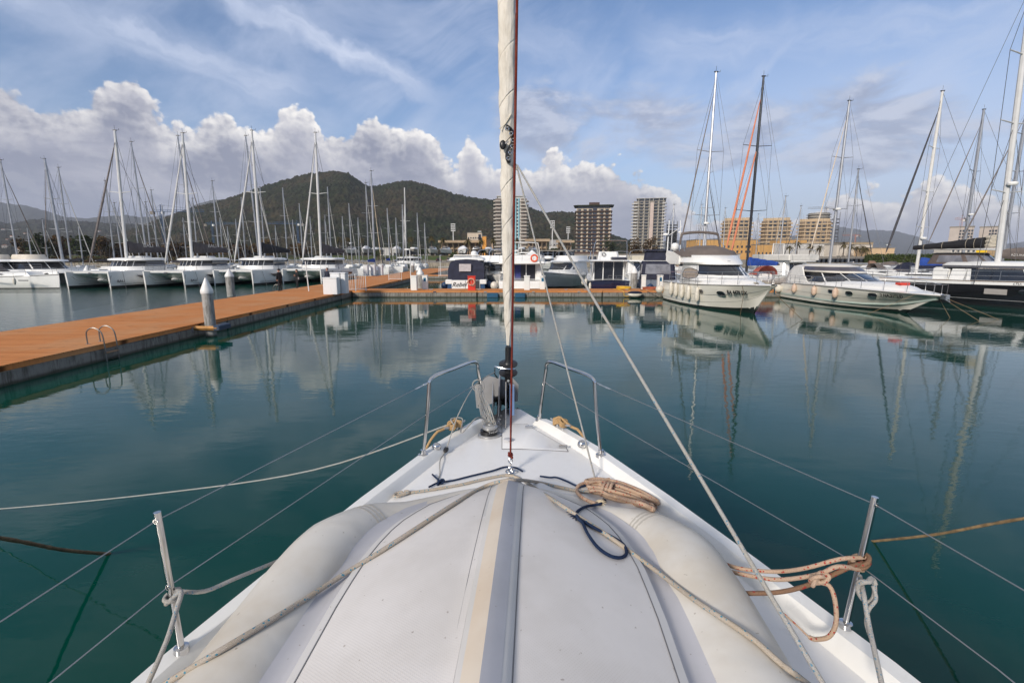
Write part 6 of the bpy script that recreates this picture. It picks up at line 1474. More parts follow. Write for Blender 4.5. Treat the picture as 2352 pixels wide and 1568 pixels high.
T.p(MB().loft([ring2(-.1, 7.2, 2.0, 2.58, 2.4), ring2(-.2, 7.2, 2.05, 2.66, 2.4), ring2(-.1, 6.8, 2.0, 2.86, 2.4)], True), 'flybridge_deck', GEL)
T.p(MB().loft([ring2(.6, 6.0, 1.9, 2.84, 2.0), ring2(.7, 5.6, 1.75, 3.42, 1.8)], True), 'flybridge', GEL)
T.p(MB().loft([ring2(5.0, 8.2, 1.8, 1.5, 2.5), ring2(5.0, 7.2, 1.7, 2.6, 2.2)], True), 'windscreen', GLASS)
rails(T, [(-1.95, -.1, 2.86), (-1.0, -.1, 2.86), (0, -.1, 2.86), (1.0, -.1, 2.86), (1.95, -.1, 2.86), (1.98, 1.5, 2.86)], .5); rails(T, [(-1.9, 0, 1.2), (-1.0, .0, 1.1), (0, .0, 1.1)], .35)
T.p(MB().torus((1.05, -.18, 3.12), .27, .075, 18, 8, 'y'), 'lifebuoy', pm('orange lifebuoy', (.72, .10, .03), .5))
T.p(MB().tube(spline([(-1.6, .8, 3.0), (-1.55, .7, 4.1), (-1.3, .6, 4.45), (1.1, .6, 4.45), (1.45, .7, 4.2), (1.6, .8, 3.0)], 5), .04, 6), 'rail_arch', GEL)
T.p(MB().tube([(-1.0, 1.6, 3.4), (0, 1.4, 3.6), (1.2, 1.4, 3.6)], .05, 6).lathe([(.001, 0), (.22, 0), (.25, .1), (.001, .2)], (-.5, 1.6, 3.7), 10), 'radar', GEL)
T.p(MB().tube([(.0, 1.5, 3.6), (-.2, 1.3, 5.0), (-.35, 1.3, 3.6)], .03, 5), 'signal_mast', GEL)
m = MB()
for k in range(6): m.tube([(-1.5, 1.3-.1*k, 1.0+.28*k), (-1.05, 1.3-.1*k, 1.0+.28*k)], .02, 5)
T.p(m.tube([(-1.5, 1.4, .8), (-1.5, .7, 2.7)], .02, 5).tube([(-1.05, 1.4, .8), (-1.05, .7, 2.7)], .02, 5), 'ladder', STEEL)
fender(T.e, (-2.45, -.1, .75), .6, .22, FEND, ball=True); fender(T.e, (-2.2, .3, .85), .6, .10, FEND)
# ---- navy trawler with aft saloon doors
cx = AY(1400, 640, 43.4).x
N_ = Thing('trawler_yacht', (cx, 43.0, 0), radians(-6), 'navy hulled trawler with glass saloon doors and a steel rail arch on top', 'motorboat', 'motorboats moored stern-to behind the cross pontoon')
stN = [(0, 1.70, 1.15, 1.55, .3, 1.45, -.3), (1.2, 1.85, 1.12, 1.75, .3, 1.65, -.4), (5, 1.95, 1.25, 1.75, .35, 1.6, -.4), (8, 1.6, 1.5, 1.1, .5, .95, -.4), (10.5, .1, 1.9, .05, .9, .03, 0)]
mhull(N_, stN, NAVYH, rail=pm('cream rub rail', (.55, .52, .42), .5)); T = N_
T.p(MB().rbox(-.6, .6, -.5, .0, .12, .22, .03), 'bathing_platform', TEAK)
T.p(MB().box(-1.35, 1.35, 1.95, 2.05, 1.1, 2.8), 'saloon_doors', GLASS)
for a_, b_ in ((-1.42, -1.30), (-.55, -.47), (.40, .46), (1.28, 1.40)): T.p(MB().box(a_, b_, 1.88, 1.95, 1.1, 2.82), 'door_frame', GEL)
for sg in (-1, 1):
    T.p(MB().box(sg*1.42-.06, sg*1.42+.06, 2.0, 6.2, 1.1, 1.7), 'saloon_side', GEL); T.p(MB().box(sg*1.42-.03, sg*1.42+.03, 2.4, 6.2, 1.7, 2.5), 'side_window', GLASS); T.p(MB().box(sg*1.42-.06, sg*1.42+.06, 1.6, 6.2, 2.5, 2.82), 'saloon_side', GEL)
    T.p(MB().prism([(.9, 2.75), (2.2, 2.75), (2.2, 1.2)], sg*1.50-.03, sg*1.50+.03, 'yz'), 'overhang_bracket', GEL)
T.p(MB().loft([ring2(.7, 6.8, 1.65, 2.80, 1.6), ring2(.6, 6.9, 1.72, 2.86, 1.6), ring2(.8, 6.6, 1.6, 2.96, 1.6)], True), 'saloon_roof', GEL)
T.p(MB().loft([ring2(6.0, 8.4, 1.5, 1.4, 1.5), ring2(6.1, 7.8, 1.4, 2.8, 1.3)], True), 'wheelhouse', GEL)
T.p(MB().loft([ring2(2.4, 4.6, 1.0, 2.95, .8), ring2(2.6, 4.3, .85, 3.7, .7)], True), 'flybridge_console', GEL)
T.p(MB().torus((-.45, 2.36, 3.45), .16, .03, 14, 5, 'y'), 'steering_wheel', BLK)
T.p(MB().loft([ring2(1.0, 3.0, .62, 2.98, .3), ring2(.9, 3.1, .70, 3.1, .3), ring2(1.1, 2.9, .6, 3.22, .3)], True).xf(Matrix.Translation((.85, 0, 0))), 'liferaft', pm('dark liferaft', (.05, .05, .07), .4))
T.p(MB().tube(spline([(-1.5, 1.2, 2.9), (-1.45, 1.2, 3.9), (-1.3, 1.2, 4.5), (-1.0, 1.2, 4.65), (1.2, 1.2, 4.65), (1.45, 1.2, 4.4), (1.5, 1.2, 2.9)], 5), .035, 6), 'rail_arch', STEEL)
rails(T, [(-1.6, .0, 1.15), (-1.8, 1.2, 1.15), (-1.92, 3, 1.2), (-1.9, 5, 1.3), (-1.5, 8, 1.5), (-.3, 10.3, 1.85)], .6); rails(T, [(-.2, .0, 1.15), (.5, .0, 1.15), (1.0, .0, 1.15)], .45)
lettering('MARINA', .14, frame((-1.0, -.02, .75), (1, 0, 0), (0, 0, 1)), pm('pale lettering', (.5, .48, .45), .6), T.e) if False else None
fender(T.e, (-2.25, 1.2, .95), .5, .17, FEND, ball=True); fender(T.e, (-2.1, .6, .95), .7, .12, FEND); fender(T.e, (-1.75, .2, .6), .7, .12, FEND)
T.p(MB().box(.55, 1.25, -.35, -.30, .2, .85).xf(Matrix.Rotation(-.5, 4, 'X')), 'folded_gangway', TEAK)
m = MB()
for k in range(4): m.tube([(1.35, -.02, .2+.25*k), (1.65, -.02, .2+.25*k)], .018, 5)
T.p(m.tube([(1.35, -.02, .1), (1.35, -.02, 1.1)], .02, 5).tube([(1.65, -.02, .1), (1.65, -.02, 1.1)], .02, 5), 'ladder', STEEL)
# ---- grey blue pilot boat with navy canvas
cx = AY(1507, 640, 44).x
P_ = Thing('pilot_cruiser', (cx, 43.6, 0), radians(-14), 'grey blue pilot cruiser with navy canvas wheelhouse beside the near right pile', 'motorboat', 'motorboats moored stern-to behind the cross pontoon')
stP = [(0, 1.65, 1.25, 1.55, .3, 1.45, -.3), (1.2, 1.8, 1.2, 1.7, .3, 1.6, -.4), (5, 1.9, 1.45, 1.7, .35, 1.55, -.4), (8, 1.5, 1.8, 1.0, .5, .85, -.4), (10.2, .1, 2.1, .05, .9, .03, 0)]
mhull(P_, stP, GREYH, rail=GEL); T = P_
T.p(MB().loft([ring2(2.6, 7.4, 1.5, 1.4, 1.4), ring2(2.6, 7.0, 1.4, 2.75, 1.2)], True), 'wheelhouse', GEL)
for sg in (-1, 1): T.p(MB().prism([(3.2, 1.9), (6.0, 1.95), (5.8, 2.6), (3.2, 2.6)], sg*1.455-.05, sg*1.455+.03, 'yz'), 'side_window', GLASS)
T.p(MB().loft([ring2(2.3, 7.6, 1.6, 2.75, 1.4), ring2(2.3, 7.4, 1.5, 2.88, 1.3)], True), 'wheelhouse_roof', GEL)
q0, q1 = ring2(-.1, 2.7, 1.55, 1.25, .1), ring2(.15, 2.7, 1.40, 2.85, .1)
T.p(MB().loft([q0, q1], True), 'cockpit_tent', NAVYC)
for i0, i1 in ((1.1, 1.9), (3.15, 3.9), (12.0, 12.8)): T.p(band(q0, q1, i0, i1, .30, .84, .02), 'clear_window', GLASSG)
w0, w1 = ring2(3.4, 5.6, 1.2, 2.86, .4), ring2(3.5, 5.3, 1.1, 3.75, .4)
T.p(MB().loft([w0, w1], True), 'flybridge_cover', NAVYC); T.p(MB().loft([ring2(3.2, 5.8, 1.3, 3.78, .5), ring2(3.4, 5.5, 1.1, 3.92, .5)], True), 'sun_top', NAVYC)
T.p(MB().tube([(.9, 3.2, 2.9), (.95, 3.2, 6.6)], [.07, .04], 8).tube([(.95, 3.2, 5.2), (2.1, 3.2, 6.0)], .03, 5).lathe([(.001, 0), (.25, 0), (.28, .1), (.2, .2), (.001, .22)], (.7, 3.1, 5.2), 12), 'signal_mast', GEL)
rails(T, [(-1.75, 1.4, 1.25), (-1.85, 4, 1.4), (-1.5, 7.4, 1.75), (-.3, 10, 2.1)], .6)
fender(T.e, (-1.95, .8, .6), .7, .2, FENDB, ball=True); fender(T.e, (-.6, -.3, .55), .6, .2, FENDB, ball=True)
# ---- white boats further back, between the cross pontoons
def cruiser(px, Y, L, B, H_, label, rz=0.0, stern=True, hull=GEL, flyb=True, name='cabin_cruiser', grp='cabin cruisers further back', cov=None):
    p = AY(px, 620, Y); T = Thing(name, (p.x, Y, 0), rz, label, 'cabin cruiser', grp); b = B/2; f = L/10
    st = [(0, b*.92, 1.15, b*.9, .4, b*.85, -.3), (2*f, b, 1.2, b*.96, .4, b*.9, -.4), (5*f, b, 1.35, b*.85, .45, b*.8, -.4), (8*f, b*.62, 1.6, b*.35, .6, b*.25, -.3), (9.4*f, b*.25, 1.72, b*.08, .9, .05, 0), (10*f, .06, 1.78, .04, 1.2, .03, .2)]
    mhull(T, st, hull); k0, k1 = ring2(1.6*f, 7.4*f, b*.80, 1.25, 2.4*f), ring2(1.8*f, 6.0*f, b*.70, min(2.7, H_), 1.6*f)
    T.p(MB().loft([k0, k1], True), 'deckhouse', GEL); T.p(band(k0, k1, 4.2, 10.8, .45, .9, .02), 'windscreen', GLASS); T.p(band(k0, k1, 3.05, 3.95, .4, .85, .02), 'side_window', GLASS); T.p(band(k0, k1, 1.2, 1.8, .1, .9, .02), 'cabin_door', GLASS)
    T.p(MB().loft([ring2(.8*f, 6.3*f, b*.80, min(2.7, H_), 1.6*f), ring2(.9*f, 6.0*f, b*.78, min(2.7, H_)+.14, 1.6*f)], True), 'cabin_roof', GEL)
    if flyb:
        T.p(MB().loft([ring2(1.4*f, 5.2*f, b*.72, 2.82, 1.4*f), ring2(1.5*f, 4.8*f, b*.66, 3.35, 1.2*f)], True), 'flybridge', cov or GEL)
        T.p(MB().tube(spline([(-b*.7, 1.2*f, 2.9), (-b*.65, 1.0*f, 3.9), (b*.65, 1.0*f, 3.9), (b*.7, 1.2*f, 2.9)], 5), .04, 6), 'rail_arch', STEEL)
    for sg in (-1, 1): rails(T, [(sg*b*.9, 1.0*f, 1.2), (sg*b*.95, 3*f, 1.25), (sg*b*.9, 5.4*f, 1.4), (sg*b*.6, 8*f, 1.62), (0, 9.9*f, 1.8)], .55)
    for sg in (-1, 1): fender(T.e, (sg*(b+.12), 3*f, .7), .6, .13, FEND, tip=None)
    return T
cruiser(1127, 55, 10, 3.6, 2.9, 'white flybridge boat bow-on, right behind the navy canopy boat', pi, cov=GEL)
cruiser(1153, 52, 9, 3.4, 2.9, 'white boat peeping out left of the furled sail', pi)
cruiser(1336, 58, 12, 4.0, 2.8, 'white motor yacht bow-on left of the navy trawler', pi - .5)
wv = cruiser(1296, 75.5, 8, 3.4, 2.6, 'small wooden trimmed boat with black stern and orange lifebuoy behind the far cross pontoon', 0, hull=BLACKH)
wv.p(MB().box(-.3, .3, .85, .95, 1.0, 2.2), 'varnished_door', pm('varnished wood', (.30, .10, .03), .3, coat=.3)); wv.p(MB().torus((.1, .5, 3.0), .25, .06, 16, 6, 'y'), 'lifebuoy', pm('orange lifebuoy', (.72, .10, .03), .5))
cruiser(1478, 56, 10, 3.6, 2.8, 'cream covered cruiser behind the navy trawler', 0, cov=pm('cream boat cover', (.50, .46, .37), .8, bump=.3, bs=4))
cruiser(1258, 128, 9, 3.4, 2.8, 'white boat by the far quay below the pointed tent', pi)
cruiser(1420, 78, 11, 3.8, 2.8, 'white cruiser in the second row behind the trawler roof', pi)
cruiser(1570, 76, 11, 3.8, 2.8, 'white cruiser in the second row left of the silver mast', pi)
cruiser(1660, 80, 12, 3.9, 2.8, 'white cruiser in the second row behind the taupe bridge cover', pi-.3)
cruiser(1862, 52, 12, 4.2, 2.9, 'boxy white motorboat with a tall gantry right of the small masts', .2)
gb = [o for o in bpy.data.objects if o.get('label', '').startswith('boxy white motorboat')][0]
MB().tube([(-.75, 5, 2.8), (-.7, 5, 4.7), (.7, 5, 4.7), (.75, 5, 2.8)], .07, 6).build('gantry', WSP, gb); MB().rbox(-1.9, 1.9, 1, 7, 2.85, 3.5, .1).build('cockpit_cover', pm('white vinyl enclosure', (.62, .60, .56), .5), gb)
# grey inflatable tender and orange box in front of the black masted yacht
tp_ = AY(1772, 625, 43.5); Td = Thing('inflatable_tender', (tp_.x, tp_.y, 1.0), radians(-78), 'grey inflatable tender hanging behind the low sports cruiser', 'dinghy')
P = spline([(-.65, -1.3, 0), (-.65, .4, 0), (-.45, 1.2, .12), (0, 1.55, .2), (.45, 1.2, .12), (.65, .4, 0), (.65, -1.3, 0)], 5)
Td.p(MB().tube(P, .22, 12), 'tube', pm('grey tender fabric', (.30, .27, .24), .6, 0, .15, 3)); Td.p(MB().loft([[(-.5, -1.2, -.1), (0, -1.2, -.35), (.5, -1.2, -.1)], [(-.4, .9, -.05), (0, .9, -.3), (.4, .9, -.05)], [(0, 1.5, .1)]*3], False, False), 'bottom', GEL)
# left edge: grey sprayhood yacht and two bigger boats behind it
a_ = G(0, 661); b_ = G(118, 653)
lx = (G(60, 657)).x
Ly = Thing('sailing_yacht', (AY(8, 640, 50).x, 51.0, 0), heading_rz(1, -.12), 'grey white sailing yacht with taupe sprayhood and three fenders at the left edge', 'sailing yacht')
hull_parts(Ly, 13, 3.9, 1.25, GEL, INK); coachroof(Ly, -3.2, 3.0, 1.3, 1.25, .45); T = Ly
T.p(MB().loft([[(1.35*cos(pi*j/8), -3.6 + dy, 1.6 + hh*sin(pi*j/8)) for j in range(9)] for dy, hh in ((1.9, .15), (1.2, .95), (-.2, 1.05))], False, False), 'sprayhood', TAUPE, sharp=60)
T.p(MB().loft([[(1.5*cos(pi*j/8), -6.2 + dy, 2.2 + hh*sin(pi*j/8)) for j in range(9)] for dy, hh in ((2.2, .6), (1.0, .75), (.0, .55))], False, False), 'sun_awning', TANC, sharp=60)
for sg in (-1, 1): rails(T, [(sg*1.6, -7, 1.25), (sg*1.9, -4, 1.25), (sg*1.9, 0, 1.3), (sg*1.3, 3.2, 1.4), (.0, 5.3, 1.5)], .6)
for k, y in enumerate((-4.6, -1.4, 2.4)): fender(T.e, (2.05 - .25*(k == 2), y, .8), .65, .14, FEND)
for y in (-3.0, 0.2, 3.2): T.p(MB().box(1.93-.35*(y > 3)-.01, 1.99-.35*(y > 3), y-.55, y+.55, .84, .92), 'hull_window', GLASS)
for k, (px, Y, ds) in enumerate(((8, 60, 'large white boat with dark cabin windows behind the grey sprayhood yacht'), (92, 61, 'white power catamaran left of the leftmost BALI boat, black round fender at its bow'))):
    p = AY(px, 620, Y); T = Thing('motor_catamaran', (p.x, Y, 0), heading_rz(1, -.25), ds, 'catamaran'); L = 13
    for sg in (-1, 1):
        T.p(MB().loft([[(sg*2.3 + .7*w*cos(2*pi*j/10), y, .8 + .9*sin(2*pi*j/10)) for j in range(10)] for y, w in ((-6.5, .9), (-2, 1), (3, .95), (5.6, .5), (6.5, .1))], True), 'hull', GEL)
    T.p(MB().loft([ring2(-6.2, 5.6, 2.7, 1.3, 2.0), ring2(-6.2, 5.2, 2.7, 1.75, 2.2)], True), 'bridge_deck', GEL)
    T.p(MB().loft([ring2(-5.6, 3.4, 2.4, 1.75, 2.2), ring2(-5.6, 2.4, 2.2, 2.65, 2.0)], True), 'saloon_windows', GLASS)
    for i in (3.1, 3.5, 4.6, 6.2, 8.5): T.p(band(ring2(-5.6, 3.4, 2.4, 1.75, 2.2), ring2(-5.6, 2.4, 2.2, 2.65, 2.0), i, i+.12, 0, 1, .02), 'window_post', GEL)
    T.p(MB().loft([ring2(-6.2, 3.2, 2.7, 2.65, 2.2), ring2(-6.2, 3.0, 2.7, 2.82, 2.2), ring2(-5.6, 2.2, 2.2, 2.92, 2.0)], True), 'roof', GEL, sharp=60)
    T.p(MB().loft([ring2(-3.0, .6, 1.2, 2.9, .8), ring2(-2.8, .2, 1.0, 3.5, .6)], True), 'flybridge_seat', pm('cream vinyl cover', (.58, .53, .45), .6, bump=.4, bs=3), sharp=60)
    rails(T, [(2.6, -5, 1.75), (2.6, 0, 1.75), (2.3, 4, 1.75)], .6)
    if k: fender(T.e, (2.6, 5.2, .9), .8, .28, BLK, ball=True, tip=None)
tm = yacht_px('white flybridge sailing catamaran boat behind the trees edge, grey awning', (180, 520), 184, 9, lite=True, furl=None, cover=GREYC)
# ================================================================== pontoon furniture
PILE = conc_mat('weathered pile concrete', (0.33, 0.325, 0.31), 1.6)
CAPM = pm('white plastic cap', (.70, .70, .69), .45, 0, .08, 3, grime=.2)
def pile(x, y, label, top=2.35, r=.27, collar=None):
    e = empty('mooring_pile', (x, y, 0), 0, label, 'pile', 'capped mooring piles')
    MB().lathe([(.001, -1.5), (r, -1.5), (r, top-.62), (.001, top-.62)], (0, 0, 0), 20).build('shaft', PILE, e)
    MB().lathe([(r+.02, top-.64), (r+.03, top-.62), (r+.03, top-.5), (.03, top), (.001, top)], (0, 0, 0), 20).build('cap', CAPM, e)
    if collar:
        s = collar; MB().tube([(-.45, -.37, .4), (.45, -.37, .4), (.45, .37, .4), (-.45, .37, .4)], .09, 4, True).build('guide_frame', pm('ochre steel guide', (.45, .22, .06), .6, 0, .3, 4), e)
        MB().rbox(.34 if s > 0 else -.62, .62 if s > 0 else -.34, -.42, .42, .32, .52, .04).build('rubber_roller', RUB, e)
        MB().box(-.9, -.45, -.45, -.38, .25, .46).build('bracket', GALV, e) if s > 0 else None
    return e
p = G(487, 745, .5); pile(-12.55, p.y, 'weathered pile with white conical cap beside the long pontoon, nearest of all', 2.42, .205, 1)
p = G(645, 668, 0); pile(p.x - .3, 38.9, 'capped pile just right of the man in black', 2.30, .30)
for px, Y, lb in ((965, 43.0, 'pile with white cap behind the left white pedestals'), (961.5, 56, 'second pile right behind the one by the white pedestals'), (1457, 42.6, 'pile with white cap between the navy trawler and the grey pilot cruiser'), (415, 50.5, None), (200, 54.0, 'thin capped pile left of the leftmost BALI catamaran'), (948, 84, 'distant capped pile beside the far gates'), (1148, 74.5, 'capped pile left of the furled sail behind the cruiser')):
    if lb: pile(AY(px, 620, Y).x, Y, lb, 2.3 if px != 1457 else 2.45, .29)
# boarding ladder
def ladder(x, y, label):
    e = empty('boarding_ladder', (x, y, .55), 0, label, 'ladder')
    for dy in (-.24, .24):
        MB().tube(spline([(-.42, dy, 0), (-.42, dy, .34), (-.33, dy, .47), (-.18, dy, .52), (-.03, dy, .46), (.08, dy, .30), (.11, dy, -.2), (.11, dy, -1.4)], 5), .019, 8).build('handrail', pm('weathered ladder steel', (.22, .21, .20), .4, .8, .3, 5), e)
        MB().lathe([(.001, 0), (.06, 0), (.06, .012), (.001, .012)], (-.42, dy, 0), 12).build('foot_plate', STEEL, e)
    for k in range(4): MB().box(.06, .16, -.24, .24, -.30-.28*k, -.27-.28*k).build('step', TEAK if k == 0 else ALU, e)
    return e
p = G(262, 787, .55); ladder(-13.05, p.y, 'steel boarding ladder on the near edge of the long pontoon')
q = G(1010-0, 665, .55)
lp = G(578, 668, .55); e = ladder(-18.95, lp.y, 'small hooped ladder behind the man in black'); e.rotation_euler = (0, 0, pi)
# service pedestals
PED = pm('white pedestal plastic', (.70, .70, .67), .45, 0, .06, 2, grime=.15)
def pedestal(px, Y, label, h=1.05, w=.36, window=True, z=.55):
    p = AY(px, 640, Y); e = empty('service_pedestal', (p.x, Y, z), 0, label, 'pedestal', 'white service pedestals')
    MB().rbox(-w/2, w/2, -w/2, w/2, 0, h, .03).build('body', PED, e); MB().rbox(-w/2-.03, w/2+.03, -w/2-.03, w/2+.03, h+.002, h+.07, .03).build('lid', PED, e)
    if window:
        MB().box(-.10, .10, -w/2-.012, -w/2-.001, h*.60, h*.88).build('socket_panel', pm('blue socket panel', (.03, .17, .30), .3), e); MB().box(-.05, .05, -w/2-.016, -w/2-.011, h*.70, h*.78).build('socket_door', GLASS, e)
    return e
# positions read from the photograph: 948 plain, 976 with panel, 1208 plain, 1245 with panel
pedestal(951.5, 39.9, 'plain white pedestal nearest the left pile on the cross pontoon', 1.12, .46, False)
pedestal(976.5, 41.0, 'white pedestal with blue panel between the left pile and the navy canopy boat', 1.10, .44)
pedestal(1210.5, 40.2, 'plain white pedestal just right of the furled sail on the cross pontoon', 1.10, .46, False)
pedestal(1246.0, 41.1, 'white pedestal with blue panel at the right corner of the flybridge cruiser', 1.08, .42)
pedestal(1478.5, 41.2, 'narrow white pedestal right behind the right hand pile', 1.12, .34, False)
pedestal(1516, 40.9, 'white pedestal with dark window left of the flybridge yacht stern', 1.12, .42)
pedestal(1272, 72.5, 'small white pedestal on the far cross pontoon', 1.3, .5, False)
# lamp pole on the left pedestal, flag pole on the long pontoon
def pole(px, Y, z0, z1, label, r=.045, lamp=False):
    p = AY(px, 640, Y); e = empty('pole', (p.x, Y, z0), 0, label, 'pole'); MB().tube([(0, 0, 0), (0, 0, z1-z0)], [r, r*.8], 8).build('shaft', CAPM, e)
    if lamp: MB().rbox(-.42, -.05, -.06, .06, z1-z0-.12, z1-z0, .03).rbox(.05, .42, -.06, .06, z1-z0-.02, z1-z0+.1, .03).build('lamp_head', CAPM, e)
pole(943.5, 40.0, .55, 3.9, 'slim white lamp pole above the left plain pedestal', .035, True)
pole(707.5, 38.6, .55, 2.9, 'leaning white pole between the people in black')
pole(1012, 70, .55, 3.4, 'slim white pole near the far gates')
for o in (o for o in bpy.data.objects if o.get('label', '').startswith('leaning white pole')): o.rotation_euler = (0, -.05, 0)
# red life ring station
p = AY(1083.5, 650, 39.7); e = empty('life_ring_station', (p.x, 39.7, .55), 0, 'red life ring cabinet with a faded ring on the cross pontoon', 'life ring station')
MB().rbox(-.31, .31, -.14, .14, 0, 1.14, .03).build('cabinet', pm('red cabinet plastic', (.62, .035, .015), .4), e); MB().box(-.34, .34, -.17, .17, 1.142, 1.17).build('lid', pm('red cabinet plastic', (.62, .035, .015), .4), e)
MB().torus((-.02, -.21, .68), .26, .06, 24, 8, 'y').build('life_ring', pm('faded pink ring', (.60, .27, .18), .7), e)
MB().tube(spline([(-.05, -.29, .92), (0, -.31, .7), (.05, -.29, .56), (-.02, -.30, .44), (.10, -.28, .33), (.26, -.28, .42), (.30, -.28, .70)], 5), .017, 6).build('grab_line', ROPEW, e)
# blue fender blocks on the pontoon face, cleats, small signs
for k, (a, b) in enumerate(((1121, 1142), (1185, 1204), )):
    Y = 39.24; x0 = AY(a, 676, Y).x; x1 = AY(b, 676, Y).x
    tag(MB().rbox(x0-.08, x1+.08, Y-.20, Y-.01, .02, .36, .04).build('fender_block', pm('petrol blue block', (.010, .075, .15), .5, 0, .2, 4)), 'petrol blue fender block on the pontoon face, %s of the furled sail' % ('left' if k == 0 else 'right'), 'fender block')
for k, px in enumerate((1114.5-0, 998, 1225, 1560, 1330)):
    x0 = AY(px, 664, 39.2).x
    tag(MB().rbox(x0-.12, x0+.12, 39.205, 39.228, .42, .49, .005).build('reflector_plate', pm('grey plate', (.30, .28, .26), .4) if k % 2 == 0 else RUB), ('small plate on the orange fascia ' + ['below the canopy boat', 'near the left pedestals', 'right of the furled sail', 'by the yacht stern', 'below the navy trawler'][k]), 'plate')
for k, px in enumerate((840, 990, 1100, 1300, 1345, 1440)):
    x0 = AY(px, 662, 39.5).x; tag(MB().tube([(x0-.16, 39.5, .66), (x0-.06, 39.5, .64), (x0+.06, 39.5, .64), (x0+.16, 39.5, .66)], .025, 6).tube([(x0-.05, 39.5, .55), (x0-.05, 39.5, .64)], .02, 6).tube([(x0+.05, 39.5, .55), (x0+.05, 39.5, .64)], .02, 6).build('dock_cleat', GALV), 'galvanised mooring cleat on the edge of the cross pontoon', 'cleat', 'cleats on the cross pontoon')
# white cabinets and gates
CAB = pm('white cabinet paint', (.66, .67, .68), .4, 0, .05, 2, grime=.12)
def cabinet(x0, x1, y0, y1, h, label):
    e = empty('utility_cabinet', ((x0+x1)/2, (y0+y1)/2, .55), 0, label, 'cabinet', 'white utility cabinets'); w, d = (x1-x0)/2, (y1-y0)/2
    MB().rbox(-w, w, -d, d, 0, h-.05, .02).build('body', CAB, e); MB().rbox(-w-.03, w+.03, -d-.03, d+.03, h-.048, h+.02, .02).build('lid', CAB, e)
    MB().box(-w+.06, w-.06, -d-.008, -d+.001, .08, h-.14).build('door', CAB, e)
a = G(743, 676, .55); b = G(779, 671, .55)
cabinet(a.x, a.x+1.02, a.y, a.y+.6, 1.20, 'lower white cabinet standing in front of two taller ones')
cabinet(a.x+.26, a.x+.98, a.y+.8, a.y+1.5, 1.52, 'left one of the two taller white cabinets near the gate')
cabinet(a.x+1.01, a.x+1.36, a.y+.85, a.y+1.55, 1.52, 'narrow right hand white cabinet next to the gate')
c_ = G(838, 633, .55); 
for k in range(3): cabinet(c_.x + k*.8 - .2, c_.x+.62 + k*.8-.2, c_.y + k*.9, c_.y+.8 + k*.9, 1.5, ['left', 'middle', 'right'][k] + ' cabinet of the far row of three beyond the first gate')
def gate(px, Y, w, label, dx=.12):
    p = AY(px, 640, Y); e = empty('gate', (p.x, Y, .55), 0, label, 'gate', 'white steel gates'); m = MB()
    WH = pm('white painted steel', (.72, .72, .71), .4)
    MB().tube([(0, 0, 0), (0, 0, 1.35), (w, .3, 1.35), (w, .3, 0)], .028, 6).tube([(0, 0, .15), (w, .3, .15)], .025, 6).build('gate_frame', WH, e)
    for k in range(1, int(w/dx)): MB().tube([(k*dx, .3*k*dx/w, .15), (k*dx, .3*k*dx/w, 1.35)], .014, 5).build('bar', WH, e)
gate(797, 38.2, .55, 'narrow wing of the near white gate beside the cabinets'); gate(815, 38.6, .75, 'wide wing of the near white gate at the pontoon corner')
gate(893, 56, 1.4, 'far white gate by the row of three cabinets'); gate(1008, 66, 1.6, 'white gate at the far end of the long pontoon')
# yellow hose heap and small dinghy fender by the right pile
hp = AY(1432, 662, 40.6); m = MB(); random.seed(4)
for k in range(7):
    m.tube(spline([(hp.x + (.35+.1*random.random())*cos(t)*1.4 + random.uniform(-.06, .06), 40.5 + .35*sin(t), .60 + .03*k + .05*random.random()) for t in [j*.9 for j in range(7)]], 4, True), .022, 6, True)
m.tube(spline([(hp.x-.9, 40.2, .60), (hp.x-.6, 39.4, .60), (hp.x-.3, 39.15, .45), (hp.x-.25, 39.12, .15), (hp.x+.1, 39.12, .12), (hp.x+.2, 39.15, .5), (hp.x+.1, 39.7, .6)], 5), .022, 6)
tag(m.build('hose', pm('yellow hose', (.62, .38, .03), .45)), 'yellow hose heaped on the cross pontoon left of the right pile', 'hose')
m = MB(); hp = AY(1500, 662, 40.6)
for k in range(6): m.tube(spline([(hp.x + (.5+.2*random.random())*cos(t)*1.5, 40.5 + .3*sin(t), .60 + .03*k) for t in [j*.9 for j in range(7)]], 4, True), .018, 6, True)
tag(m.build('rope_heap', pm('red brown rope', (.35, .10, .05), .9)), 'reddish rope heap on the cross pontoon beside the flybridge yacht', 'rope')
d_ = AY(1459, 672, 38.7); e = empty('small_fender', (d_.x, 38.75, .28), 0, 'white and navy sausage fender floating at the foot of the right pile', 'fender')
MB().ell((0, 0, 0), .58, .26, .22, 16, 8).build('body', FEND, e); MB().ell((0, .0, .13), .60, .28, .14, 16, 6).build('cover', NAVYC, e)
for k, (a, b, z0) in enumerate((((1560, 655, 37.0), (1500, 664, 40.2), 0), ((1552, 660, 37.2), (1470, 668, 39.8), 0), ((1560, 668, 37.2), (1484, 666, 40), 0))):
    A_ = AY(*a); B2 = AY(*b); A_.z = 1.35 - .1*k; B2.z = .6; mid = (A_+B2)/2 + Vector((0, 0, -.25 - .25*k))
    rope('stern_line', spline([A_, mid, B2], 6), .022, RIGG if k < 2 else ROPEW, ['upper dark', 'lower dark', 'pale slack'][k] + ' stern line from the flybridge yacht to the cross pontoon', 'mooring line')

